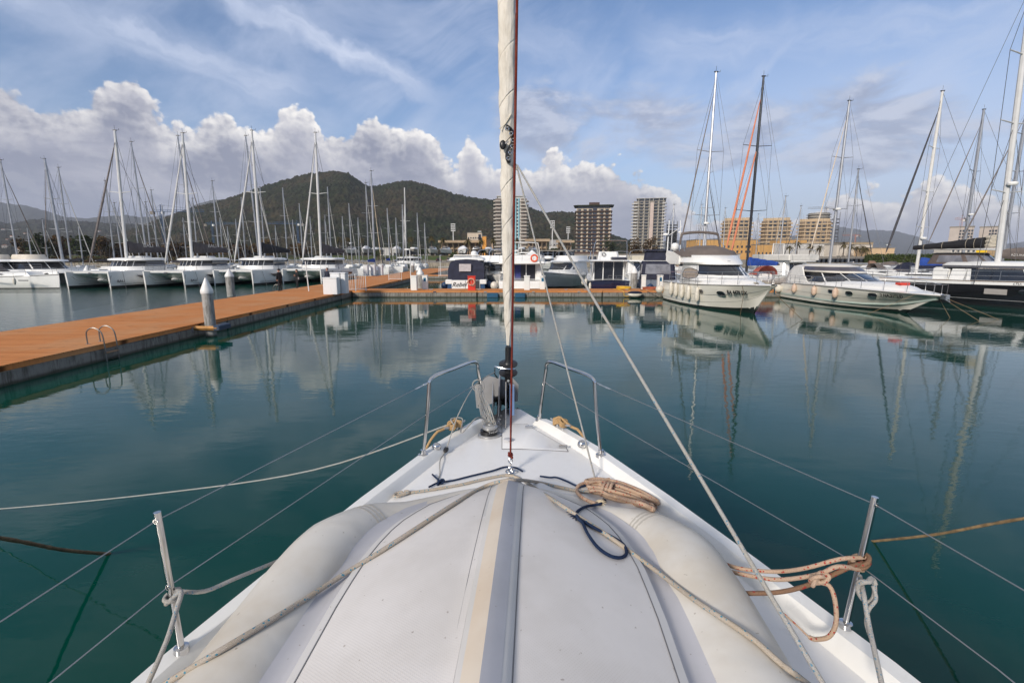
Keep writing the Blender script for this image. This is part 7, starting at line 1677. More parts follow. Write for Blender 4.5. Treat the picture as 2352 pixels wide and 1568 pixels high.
# ================================================================== people
def person(loc, rz, label, h, pose, clothes, cap=None, hair=(.03, .02, .015), holding=None, skirt=False):
    """skinned figure; pose = dict of joint positions for a 1.75 m figure facing local -Y... built facing +Y"""
    me = bpy.data.meshes.new('person'); V = pose['v']; r = pose['r']
    me.from_pydata([Vector(p)*(h/1.75) for p in V], pose['e'], []); o = bpy.data.objects.new('person', me); COL.objects.link(o)
    bpy.context.view_layer.objects.active = o
    sk = o.modifiers.new('s', 'SKIN'); sk.use_smooth_shade = True; ss = o.modifiers.new('u', 'SUBSURF'); ss.levels = 1; ss.render_levels = 1
    for i, q in enumerate(me.skin_vertices[0].data): q.radius = (r[i][0]*h/1.75, r[i][1]*h/1.75) if isinstance(r[i], tuple) else (r[i]*h/1.75,)*2; q.use_root = (i == 0)
    dg = bpy.context.evaluated_depsgraph_get(); m2 = bpy.data.meshes.new_from_object(o.evaluated_get(dg)); bpy.data.objects.remove(o)
    o = bpy.data.objects.new('person', m2); COL.objects.link(o); o.location = loc; o.rotation_euler = (0, 0, rz)
    s = h/1.75
    m2.materials.clear()
    for c in clothes: m2.materials.append(c)
    for f in m2.polygons:
        z = f.center.z/s; f.material_index = 2 if (z > 1.50 or pose['hand'](f.center/s)) else (0 if z > .86 else (1 if z > .08 else 3))
        f.use_smooth = True
    tag(o, label, 'person')
    hm = pm('dark hair %.2f' % hair[0], hair, .7)
    if cap: MB().ell((0, 0, 1.70*s), .102*s, .115*s, .075*s, 14, 8).box(-.06*s, .06*s, .08*s, .19*s, 1.675*s, 1.69*s).build('cap', cap, o)
    else:
        MB().ell((0, -.022*s, 1.675*s), .098*s, .105*s, .105*s, 14, 8).build('hair', hm, o)
        if skirt: MB().ell((0, -.06*s, 1.56*s), .10*s, .06*s, .15*s, 12, 8).build('long_hair', hm, o)
    fc = MB(); fc.ell((0, .095*s, 1.615*s), .013*s, .022*s, .022*s, 8, 6); fc.build('nose', clothes[2], o)
    ey = MB()
    for sg in (-1, 1): ey.ell((sg*.033*s, .083*s, 1.64*s), .012*s, .008*s, .008*s, 8, 4)
    ey.build('eyes', INK, o); MB().ell((0, .086*s, 1.575*s), .024*s, .008*s, .006*s, 8, 4).build('mouth', pm('lips', (.30, .10, .08), .5), o)
    for sg in (-1, 1): MB().ell((sg*.083*s, .0, 1.625*s), .012*s, .02*s, .03*s, 8, 5).build('ear', clothes[2], o)
    if holding: holding(o, s)
    return o
def body(armL, armR, legL, legR, lean=0.0, coat=1.0):
    v = [(0, 0, .98), (0, lean*.3, 1.18), (0, lean*.6, 1.36), (0, lean*.9, 1.47), (0, lean+.01, 1.53), (0, lean+.01, 1.62), (0, lean+.0, 1.70)]
    r = [(.155*coat, .12*coat), (.150*coat, .115*coat), (.165*coat, .12*coat), (.075, .07), .052, (.078, .092), (.070, .085)]
    e = [(0, 1), (1, 2), (2, 3), (3, 4), (4, 5), (5, 6)]
    for arm, sg in ((armL, -1), (armR, 1)):
        b = len(v); v += [(sg*.17, lean*.8, 1.41), arm[0], arm[1], arm[2]]; r += [.062*coat, .050*coat, .036, .032]; e += [(2, b), (b, b+1), (b+1, b+2), (b+2, b+3)]
        w = Vector(arm[1]); hnd = Vector(arm[2]); d = (hnd-w).normalized(); sd_ = d.cross(Vector((0, 1, .1))).normalized()
        hb = b+3
        for k in range(4):
            f0 = hnd + d*.035 + sd_*(.027-.018*k); l_ = (.035, .042, .04, .03)[k]; b2 = len(v); v += [f0, f0 + d*l_ + Vector((0, .012, 0))]; r += [.0095, .008]; e += [(hb, b2), (b2, b2+1)]
        b2 = len(v); v += [w.lerp(hnd, .6) + sd_*.04 + Vector((0, .02, 0)), hnd + sd_*.045 + d*.02 + Vector((0, .03, 0))]; r += [.011, .009]; e += [(hb, b2), (b2, b2+1)]
    for leg, sg in ((legL, -1), (legR, 1)):
        b = len(v); v += [(sg*.09, 0, .88), leg[0], leg[1], leg[2]]; r += [.098, .062, .045, (.042, .034)]; e += [(0, b), (b, b+1), (b+1, b+2), (b+2, b+3)]
    hands = [Vector(armL[2]), Vector(armR[2])]
    return dict(v=v, r=r, e=e, hand=lambda c: min((c-h_).length for h_ in hands) < .085)
BK = pm('black jacket cloth', (.010, .011, .014), .9, 0, .3, 8, bump=.4, bs=20); TR = pm('dark trousers', (.014, .014, .018), .9, 0, .3, 8); SKN = pm('skin', (.50, .27, .19), .55); SHOE = pm('dark shoes', (.012, .012, .012), .5)
NVJ = pm('navy jacket cloth', (.016, .022, .045), .9, 0, .3, 8)
L_ = ((-.10, .02, .50), (-.10, .0, .09), (-.11, .13, .03)); R_ = ((.10, .03, .50), (.11, .01, .09), (.13, .14, .03))
m1 = G(630.5, 669, .55)
ps = body(((-.25, .0, 1.13), (-.20, .09, .93), (-.17, .12, .87)), ((.25, .0, 1.13), (.20, .09, .93), (.17, .12, .87)), L_, R_, .03, 1.18)
person((-18.35, m1.y, .55), radians(70), 'man in black padded coat and cap standing at the pontoon edge, hands in front', 1.76, ps, (BK, TR, SKN, SHOE), cap=BK)
m2_ = G(684, 662, .55)
ps = body(((-.21, .0, 1.13), (-.10, .22, 1.16), (-.05, .27, 1.22)), ((.21, .0, 1.13), (.13, .18, 1.12), (.04, .25, 1.18)), ((-.07, .02, .50), (-.06, .0, .09), (-.07, .13, .03)), ((.07, .02, .50), (.06, .0, .09), (.07, .13, .03)), .01, .86)
def phone(o, s): MB().rbox(-.04*s, .035*s, .27*s, .285*s, 1.20*s, 1.34*s, .006).build('phone', INK, o); MB().rbox(-.27*s, -.17*s, -.05*s, .05*s, .84*s, 1.02*s, .02).build('handbag', pm('grey bag', (.35, .33, .32), .6), o); MB().tube([(-.2*s, 0, 1.0*s), (-.1*s, .02*s, 1.44*s)], .008, 5).build('bag_strap', pm('grey bag', (.35, .33, .32), .6), o)
person((m2_.x, m2_.y, .55), radians(150), 'woman in long black coat looking at a phone on the pontoon', 1.62, ps, (BK, BK, SKN, SHOE), hair=(.07, .035, .02), holding=phone, skirt=True)
m3 = G(752.5, 663, .55)
ps = body(((-.23, .0, 1.14), (-.22, .12, .92), (-.20, .18, .86)), ((.23, .0, 1.14), (.20, .14, .93), (.17, .2, .88)), L_, R_, .04, 1.02)
person((AY(752.5, 640, 42.4).x, 42.4, .55), radians(165), 'man in navy jacket half hidden behind the white cabinets', 1.74, ps, (NVJ, TR, SKN, SHOE), hair=(.03, .02, .015))
# ================================================================== town
def bm(name, c, v=.12, g=.15): return pm(name, c, .85, 0, v, .25, grime=g, gz=.2)
PLW, PLB, PLY, PLO = bm('white render', (.50, .49, .47)), bm('grey beige render', (.34, .31, .27)), bm('yellow render', (.50, .29, .10)), bm('ochre beige render', (.45, .34, .215))
BRN = bm('brown balcony slab', (.065, .036, .025)); SLB = bm('pale balcony slab', (.46, .42, .36)); SHD = pm('dark window glass', (.045, .055, .07), .15, 0, .5, .8, spec=.7); SHUT = bm('grey brown shutter', (.20, .165, .14)); CYAN = bm('pale cyan strip', (.25, .50, .58)); CON = bm('bare concrete', (.24, .22, .19), .25, .3); STAD = bm('tan concrete', (.40, .30, .20), .2, .35)
def bld(px0, px1, Y, depth, label, cat='building', name='apartment_tower', rz=0.0, group=None, face=True):
    a = AY(px0, 588, Y); b = AY(px1, 588, Y); an = -atan2((a.x+b.x)/2, Y) if face else 0.0; T = Thing(name, ((a.x+b.x)/2, Y, 0), rz+an, label, cat, group); T.W = (b.x-a.x)*(cos(an)**1.0); T.D = depth; return T
def zat(py, Y): return AY(1176, py, Y).z
def windows(T, xs, zs, w, h, y=-.03, mat=SHD, side=None, limit=100, name='window'):
    """each window its own part; the rest past the limit becomes one part"""
    rest = MB(); n = 0
    for z in reversed(zs):
        for x in xs:
            m = MB() if n < limit else rest
            if side is None: m.box(x-w/2, x+w/2, y-.02, y+.05, z, z+h)
            else: m.box(side-.05 if side < 0 else side-.02, side+.02 if side < 0 else side+.05, x-w/2, x+w/2, z, z+h)
            if m is not rest: T.p(m, name, mat, smooth=False)
            n += 1
    if rest.v: tag(T.p(rest, name, mat, smooth=False), kind='stuff')
def bands(T, zs, w, d0, d1, th, mat, name='balcony', rail=None, ins=0, round_=0):
    for z in zs:
        m = MB()
        if round_: m.loft([[(x, y, zz) for x, y in [(-w/2+round_*(1-cos(a)), d0 + round_*(1-sin(a))) for a in (0, .5, 1.0, 1.57)] + [(w/2-round_*(1-cos(a)), d0 + round_*(1-sin(a))) for a in (1.57, 1.0, .5, 0)] + [(w/2, d1), (-w/2, d1)]] for zz in (z, z+th)], True)
        else: m.box(-w/2+ins, w/2-ins, d0, d1, z, z+th)
        T.p(m, name, mat, smooth=False)
# tower with dark roof and brown slabs
def z_levels(z0, z1, n): return [z0 + (z1-z0)*k/n for k in range(n)]
Y = 430; T = bld(1319, 1402, Y, 18, 'apartment tower with brown slab edges and a dark overhanging roof'); w = T.W; zt, zb = zat(478, Y), 3.0; n = 12
T.p(MB().box(-w/2+1.2, w/2-1.2, 1.5, 18, zb, zt), 'wall', bm('cream wall', (.52, .45, .36))); zs = z_levels(zb+3, zt, n); fh = zs[1]-zs[0]
bands(T, zs, w+.6, -.5, 19.5, .95, BRN, 'floor_slab')
T.p(MB().box(-.7, 2.6, .6, 1.6, zb, zt), 'stair_glazing', pm('dark blue grey glazing', (.05, .055, .075), .2, 0, .3, .5)); xs = [-w/2+3.6, -w/2+8.5, -w/2+13.0, w/2-4.0, w/2-8.5, w/2-12.2]
xs = [x for x in xs if abs(x-1) > 3]; windows(T, xs, [z+.75 for z in zs], 2.6, fh*.55, 1.46, limit=70)
for x in (-w/2+1.2, -w/2+6.2, -w/2+11.0, w/2-6.4, w/2-1.2, w/2-11.2): T.p(MB().box(x-.25, x+.25, .5, 1.5, zb, zt), 'pier', bm('cream pier', (.60, .53, .42)), smooth=False)
windows(T, [4, 8.5, 13], [z+.75 for z in zs], 2.4, fh*.55, side=w/2-1.2, limit=36); windows(T, [4, 8.5, 13], [z+.75 for z in zs], 2.4, fh*.55, side=-w/2+1.2, limit=36)
T.p(MB().loft([ring2(-1.5, 20, w/2+1.2, zt+1.8, 1, rr=3), ring2(-2, 20.5, w/2+1.8, zt+2.6, 1, rr=3)], True), 'roof', bm('dark roof edge', (.035, .045, .02))); T.p(MB().box(-w/2+2, w/2-2, 1, 18, zt, zt+1.8), 'penthouse', SHD)
T.p(MB().box(-4.0, 5, 4, 12, zt+2.6, zt+5.2), 'lift_house', BRN); T.p(MB().box(-w/2-1, w/2-1, -3, 10, 1.2, zb+3), 'podium', bm('brown podium', (.10, .055, .04)))
# grey tower with rounded white balconies at its left corner
Y = 520; T = bld(1447, 1524, Y, 22, 'tall grey gridded tower with white balconies stacked at its corners'); w = T.W; zt, zb = zat(461, Y), 3; n = 16
T.p(MB().box(-w/2+1.5, w/2-1.5, 1.6, 22, zb, zt), 'wall', bm('grey brown wall', (.26, .235, .20))); zs = z_levels(zb+2, zt, n+1); fh = zs[1]-zs[0]
bands(T, zs, w-5, .2, 1.6, .35, bm('grey slab', (.36, .34, .30)), 'floor_slab')
for z in zs[1:]:
    T.p(MB().loft([ring2(-.9, 5.5, 3.4, z-.1, .5, rr=1.2), ring2(-.9, 5.5, 3.4, z+1.0, .5, rr=1.2)], True).xf(Matrix.Translation((-w/2+3.0, 0, 0))), 'balcony', PLW); T.p(MB().loft([ring2(-.6, 5.5, 2.2, z-.1, .5, rr=1.0), ring2(-.6, 5.5, 2.2, z+.9, .5, rr=1.0)], True).xf(Matrix.Translation((w/2-1.8, 0, 0))), 'balcony', PLW)
for x in (-w/2+6.5, -w/2+12.5, -w/2+17.5, w/2-13.2, w/2-7.4, w/2-3.2): T.p(MB().box(x-.3, x+.3, -.1, 1.6, zb, zt+2), 'pier', bm('pale grey pier', (.38, .36, .32)), smooth=False)
T.p(MB().box(1.2, 4.8, -.2, 1.6, zb+6, zt-2), 'stair_tower', bm('pinkish render', (.52, .42, .37))); xs = [-w/2+9.5, -w/2+15, w/2-10.2, w/2-5.2]
windows(T, xs, [z+.8 for z in zs], 3.0, fh*.55, 1.56, limit=68); T.p(MB().box(-w/2+5, w/2-.5, 2.5, 20, zt, zt+2.4), 'penthouse', SHD); T.p(MB().box(-w/2+4, w/2, 1, 21, zt+2.4, zt+2.8), 'roof', PLW)
# white tower behind the furled sail
Y = 455; T = bld(1134, 1214, Y, 20, 'white tower with stacked curved balconies and pale cyan strips behind the furled sail'); w = T.W; zt, zb = zat(455, Y), 3; n = 16
T.p(MB().box(-w/2+4, w/2-4, 1.5, 20, zb, zt+1.5), 'wall', PLW); zs = z_levels(zb+2, zt, n); fh = zs[1]-zs[0]
for z in zs:
    for sg in (-1, 1):
        T.p(MB().loft([ring2(-.8, 7, 4.2, z, .8, rr=2), ring2(-.8, 7, 4.2, z+1.0, .8, rr=2)], True).xf(Matrix.Translation((sg*(w/2-4.2), 0, 0))), 'balcony', bm('bone balcony', (.46, .42, .37))); T.p(MB().box(sg*(w/2-4.5)-2.6, sg*(w/2-4.5)+2.6, 1.2, 1.52, z+1.05, z+fh-.2), 'window', SHUT, smooth=False)
for x in (-w/2+9.2, w/2-9.2, w/2-12.0): T.p(MB().box(x-.5, x+.5, .6, 1.5, zb, zt), 'cyan_strip', CYAN)
windows(T, [-w/2+11.5, w/2-10.5, w/2-14], [z+1.0 for z in zs], 1.6, fh*.5, 1.46, limit=60); T.p(MB().box(-w/2+3, w/2-3, .5, 19, zt+1.5, zt+2.2), 'roof', PLW)
# bare frame
Y = 560; T = bld(1527, 1553, Y, 16, 'unfinished concrete frame tower right of the grey gridded tower', name='unfinished_tower'); w = T.W; zt, zb = zat(517, Y), 3
for z in z_levels(zb, zt+3, 13): T.p(MB().box(-w/2, w/2, 0, 16, z, z+.4), 'floor_slab', CON)
for x in (-w/2+.4, -w/2+4.5, 0, w/2-4.5, w/2-.4):
    for y in (.4, 15.4): T.p(MB().box(x-.3, x+.3, y-.3, y+.3, zb, zt+4.5), 'column', CON)
T.p(MB().box(-w/2+.9, w/2-.9, 6, 7, zb, zt-6), 'core_wall', CON)
# ochre blocks of flats
for k, (p0, p1, py, lb) in enumerate(((1650, 1724, 506, 'ochre block of flats, leftmost, behind the orange headsails'), (1739, 1813, 506, 'ochre block of flats, the middle one behind the small masts'), (1822, 1904, 508, 'ochre block of flats, right one, scaffolding on its side'))):
    Y = 400 + 6*k; T = bld(p0, p1, Y, 18, lb, group='ochre blocks of flats'); w = T.W; zt, zb = zat(py, Y), 3
    T.p(MB().loft([[(x, y, z) for x, y in ((-w/2+1, 5), (-w*.28, 1.6), (-w*.06, 1.4), (w*.06, 1.4), (w/2-1, 3.5), (w/2-1, 19), (-w/2+1, 19))] for z in (zb, zt)], True), 'wall', bm('tan wall', (.22, .165, .115)), smooth=False)
    for i, z in enumerate(z_levels(zb+2, zt, 9)):
        T.p(MB().loft([[(x, y, zz) for x, y in ((-w/2-.3, 3.6), (-w*.28, .2), (-w*.03, .0), (w*.03, .6), (w/2+.2, 2.2), (w/2+.2, 4.2), (-w/2-.3, 6))] for zz in (z, z+1.0)], True), 'balcony', PLO, smooth=False)
        for x in (-w*.34, -w*.17, -w*.03, w*.14, w*.28, w*.40): T.p(MB().box(x-.9, x+.9, 1.3 + (2.2 if abs(x) > w*.3 else 0), 4.2, z+1.0, z+2.55), 'window', SHD if (i+int(x)) % 3 else SHUT, smooth=False)
    for x in (-w*.25, -w*.10, w*.06, w*.21, w*.36): T.p(MB().box(x-.22, x+.22, -.25 + abs(x)*.12, 2.5, zb, zt+1), 'pier', bm('sand pier', (.50, .38, .25)), smooth=False)
    T.p(MB().box(-w/2+2, w/2-2, 4, 17, zt, zt+2.2), 'penthouse', PLO)
    if k == 2:
        for i in range(11): T.p(MB().box(w/2-1, w/2+4.5, .5, 12, zb+i*2.8+2, zb+i*2.8+2.12), 'scaffold_deck', GREYC, smooth=False)
        m = MB()
        for x in (w/2+.5, w/2+2.5, w/2+4.5):
            for y in (.5, 12): m.tube([(x, y, zb), (x, y, zt+7)], .09, 4)
        T.p(m, 'scaffold_poles', GREYC)
        T2 = bld(1846, 1896, Y+26, 16, 'round topped grey building under scaffolding behind the right ochre block', name='building'); T2.p(MB().lathe([(.1, zb), (T2.W/2, zb), (T2.W/2, zat(490, Y+26)), (.1, zat(490, Y+26))], (0, 0, 0), 16), 'wall', CON)
        for z in z_levels(zt-4, zat(488, Y+26), 6): T2.p(MB().lathe([(T2.W/2-.5, 0), (T2.W/2+1.4, 0), (T2.W/2+1.4, .25), (T2.W/2-.5, .25)], (0, 0, z), 16), 'floor_slab', PLW)
# right pair of towers far off
for k, (p0, p1, py, lb) in enumerate(((2172, 2227, 522, 'distant pale tower with a grid of windows, left of the pair above the black boom'), (2240, 2294, 522, 'distant pale tower partly hidden by the black boom cover'))):
    Y = 330; T = bld(p0, p1, Y, 16, lb, group='distant pair of pale towers'); w = T.W; zt = zat(py, Y)
    T.p(MB().box(-w/2, w/2, 0, 16, 2, zt), 'wall', bm('pale warm render', (.42, .37, .33))); T.p(MB().box(-w/2-.3, w/2+.3, -.3, 16.3, zt, zt+.7), 'roof', CON)
    windows(T, [w*(-.04+.12*i) for i in range(5)], z_levels(5, zt-1, 8), 1.0, 1.3, -.03, limit=40); windows(T, [3, 6, 9, 12], z_levels(5, zt-1, 8), 1.0, 1.3, side=-w/2, limit=32)
# low yellow, white and ochre buildings behind the right hand basin
def low(p0, p1, Y, py, mat, lb, d=14, wx=None, roof=CON, wh=1.4, ww=1.1, rows=1, name='building', z0=1.0, wm=SHD, wz=.35):
    T = bld(p0, p1, Y, d, lb, name=name, face=False); w = T.W; zt = zat(py, Y); T.p(MB().box(-w/2, w/2, 0, d, z0, zt), 'wall', mat); T.p(MB().box(-w/2-.25, w/2+.25, -.25, d+.25, zt, zt+.35), 'roof', roof)
    if wx:
        for r in range(rows): windows(T, [-w/2 + w*(i+.5)/wx for i in range(wx)], [z0 + (zt-z0)*(wz + .5*r/rows)], ww, wh, -.03, mat=wm)
    T.zt = zt; return T
low(1596, 1738, 300, 551, PLY, 'long yellow building behind the orange headsails', 16, 14, rows=2); low(1738, 1816, 292, 562, PLY, 'lower yellow wing stepping down to the right', 12, 9, ww=.9); low(1784, 1850, 312, 551, PLY, 'upper yellow block with a roof terrace behind the middle flats', 10, 4)
low(1804, 1935, 262, 560, PLW, 'long white building with palms in front', 12, 12, ww=2.2, wh=2.2, wz=.0); low(1920, 2000, 252, 562, bm('dusty white render', (.55, .50, .43)), 'dusty white low building in the middle of the right hand quay', 12, 7, ww=2.0, wh=2.0, wz=.05)
low(1938, 2002, 270, 557, PLO, 'ochre building with flat roof behind the palms', 14, 4); low(2000, 2053, 240, 570, bm('peach render', (.56, .40, .24)), 'peach walled shed at the right of the palms', 12, 2)
low(2182, 2240, 250, 566, bm('pale stucco', (.55, .52, .46)), 'small pale building with rooftop plant behind the white mast', 10, 5, rows=2); low(2238, 2272, 258, 571, bm('bright yellow panels', (.75, .50, .01)), 'bright yellow box building above the blue boom cover', 10)
low(2300, 2362, 250, 572, PLO, 'beige building at the right edge with a row of small windows', 12, 12, ww=.7, wh=.8, wz=.6); low(2490, 2560, 250, 566, PLO, 'beige building beyond the right edge', 12)
low(1780, 2060, 160, 591.5, bm('grey quay shed', (.33, .31, .29)), 'long low boat club terrace along the right quay', 6, 26, ww=2.2, wh=1.4, wz=.05)
# stadium, offices and the marina buildings in the centre
def stand(p0, p1, Y, pt, pb, lb, n=8, flip=1):
    a, b = AY(p0, 588, Y).x, AY(p1, 588, Y).x; zt, zb = zat(pt, Y), zat(pb, Y); T = Thing('stadium_stand', ((a+b)/2, Y, 0), 0, lb, 'stadium', 'stadium stands'); w = b-a
    T.p(MB().box(-w/2, w/2, -2.0, -1.2, zt-1.6, zt), 'parapet', STAD)
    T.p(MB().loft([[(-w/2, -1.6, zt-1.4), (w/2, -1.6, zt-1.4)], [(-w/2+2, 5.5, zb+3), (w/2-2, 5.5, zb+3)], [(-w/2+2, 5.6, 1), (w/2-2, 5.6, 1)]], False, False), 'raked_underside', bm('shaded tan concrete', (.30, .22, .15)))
    for i in range(n):
        x = -w/2 + 2 + (w-4)*i/(n-1); T.p(MB().prism([(-1.9, zt-1.2), (-1.0, zt-1.2), (4.4, zb), (5.6, zb-3), (4.6, zb-3), (3.0, zb)], x-.3, x+.3, 'yz'), 'rib', STAD)
    T.p(MB().box(-w/2+1, w/2-1, 3.5, 5.0, zb-.4, zb+1.2), 'beam', STAD); return T
stand(1008, 1112, 330, 552, 571, 'tan concrete stadium stand with slanting ribs left of the white tower'); stand(1206, 1262, 330, 549, 569, 'tan concrete stadium stand just right of the furled sail', 5); stand(1276, 1318, 345, 552, 566, 'dark backed stadium stand beside the brown slabbed tower', 5)
T = low(1074, 1107, 370, 535, bm('bone panels', (.55, .46, .36)), 'pale office block with small windows above the stadium', 10, 6, rows=3, ww=1.0, wh=1.0, wz=.45); T.p(MB().box(T.W/2-2.5, T.W/2-.6, -.1, -.02, 12, T.zt-1), 'dark_panel', NAVYC)
low(1108, 1117, 320, 543, bm('orange render', (.66, .30, .06)), 'narrow orange tower at the end of the stadium stand', 8); low(1118, 1134, 325, 550, bm('cream orange band', (.52, .38, .26)), 'cream wing between orange tower and white tower', 8, 3, ww=2, wh=2)
low(1264, 1312, 380, 551, bm('grey flats', (.36, .35, .34)), 'stepped grey flats behind the right stand', 14, 8, rows=3); low(1262, 1304, 360, 565, PLW, 'white terrace with ochre stairs right of the stand', 6, 8, ww=2, wh=1)
T = low(1239, 1315, 170, 577, PLW, 'glass fronted white pavilion behind the pointed tent', 8, 6, ww=3.2, wh=2.6, wz=.45, name='pavilion')
T = low(1314, 1500, 200, 585, bm('pale wall', (.42, .40, .37)), 'long low pale building behind the trawlers', 8, 16, ww=1.4, wh=1.2); low(1495, 1700, 210, 584, bm('pale wall', (.42, .40, .37)), 'long low building with yellow and blue panels behind the pilot cruiser', 8, 14, ww=1.4, wh=1.2)
low(870, 905, 400, 569, PLW, 'small white hut in the fields below the hill', 6, 2); low(938, 1000, 420, 573, bm('grey rubble', (.28, .26, .24)), 'row of low sheds at the foot of the hill', 5, 5)
x, _ = XZ(1170+0, 588, 165); p = AY(1223-5+0, 588, 160)
Tn = Thing('marquee', (AY(1243-26*0, 588, 158).x - 3, 158, 1.2), 0, 'white pointed tent on the quay behind the flybridge cruiser', 'tent'); zt = zat(579.5, 158)-1.2; ze = zat(589, 158)-1.2
Tn.p(MB().add([(-3.6, -3.6, ze), (3.6, -3.6, ze), (3.6, 3.6, ze), (-3.6, 3.6, ze), (-1.4, -1.4, ze+.8), (1.4, -1.4, ze+.8), (1.4, 1.4, ze+.8), (-1.4, 1.4, ze+.8), (0, 0, zt+.8)], [(0, 1, 5, 4), (1, 2, 6, 5), (2, 3, 7, 6), (3, 0, 4, 7), (4, 5, 8), (5, 6, 8), (6, 7, 8), (7, 4, 8)]), 'canopy', pm('white tent fabric', (.78, .78, .78), .6))
for a in (-3.5, 3.5):
    for b in (-3.5, 3.5): Tn.p(MB().tube([(a, b, 0), (a, b, ze)], .06, 5), 'leg', CAPM)
# floodlight masts
for px, pt, pb, Y, lb in ((1042, 514, 552, 350, 'stadium floodlight mast above the left stand'), (1102, 531, 552, 420, 'far stadium floodlight mast behind the office block'), (1268, 507, 560, 350, 'tall stadium floodlight mast right of the furled sail'), (1304, 521, 560, 420, 'stadium floodlight mast next to the brown slabbed tower')):
    p = AY(px, 588, Y); T = Thing('floodlight_mast', (p.x, Y, 1), 0, lb, 'floodlight', 'stadium floodlights'); z = zat(pt, Y)-1
    T.p(MB().tube([(0, 0, 0), (0, 0, z-4)], [.5, .3], 8), 'mast', ALUW); m = MB()
    for i in range(4): m.box(-1.6, 1.6, -.2, .2, z-5+i*1.5, z-4.4+i*1.5)
    for i in range(3): m.tube([(-1.3+1.3*i, 0, z-5.2), (-1.3+1.3*i, 0, z)], .12, 4)
    T.p(m, 'lamp_rack', ALUW)
# tower cranes
def crane(px, Y, pt, pj, x0, x1, lb, col):
    p = AY(px, 588, Y); T = Thing('tower_crane', (p.x, Y, 2), 0, lb, 'crane'); z = zat(pj, Y)-2; zt_ = zat(pt, Y)-2; M_ = pm('crane '+lb[:8], col, .6); s = Y/FPX; r = .6; m = MB()
    for a in (-r, r):
        for b in (-r, r): m.tube([(a, b, 0), (a, b, z)], .14, 4)
    k = 0; q = 0
    while q < z-2: m.tube([(-r*(-1)**k, -r, q), (r*(-1)**k, -r, q+2)], .09, 4); q += 2; k += 1
    T.p(m, 'tower', M_); X0, X1 = (x0-px)*s, (x1-px)*s
    m = MB().tube([(X0, 0, z), (X1, 0, z)], .16, 4).tube([(X0, 0, z+1.2), (X1, 0, z+1.2)], .10, 4); n = int((X1-X0)/2)
    for i in range(n): m.tube([(X0+(X1-X0)*i/n, 0, z), (X0+(X1-X0)*(i+.5)/n, 0, z+1.2), (X0+(X1-X0)*(i+1)/n, 0, z)], .07, 4)
    T.p(m, 'jib', M_); T.p(MB().tube([(0, 0, z), (0, 0, zt_)], .3, 4).tube([(0, 0, zt_), (X0*.8, 0, z+1.2)], .06, 4).tube([(0, 0, zt_), (X1*.8, 0, z+1.2)], .06, 4), 'apex', M_); xc = X0 if abs(X0) < abs(X1) else X1
    T.p(MB().box(xc-1.2, xc+1.2, -.8, .8, z-1.8, z+.2), 'counterweight', CON); T.p(MB().box(.6, 2, -.8, .8, z-1.6, z), 'cab', CAPM)
crane(382, 330, 470, 486, 363, 478, 'blue tower crane left of the wooded hill with a long jib', (.03, .09, .20)); crane(494, 420, 508, 515, 480, 560, 'smaller blue crane in front of the hill slope', (.04, .10, .20)); crane(688, 430, 506, 514, 620, 700, 'blue crane before the middle of the hill', (.04, .10, .22))
crane(1886, 480, 474, 479, 1845, 1905, 'grey crane above the right ochre block', (.25, .25, .27)); crane(1960, 700, 538, 541, 1930, 1970, 'tiny orange crane below the blue mountains', (.5, .15, .05)); crane(2031, 640, 557, 561, 2012, 2040, 'tiny dark crane above the peach shed', (.10, .13, .16)); crane(2196, 420, 494, 504, 2180, 2206, 'pale red crane beside the distant pair of towers', (.45, .25, .22))
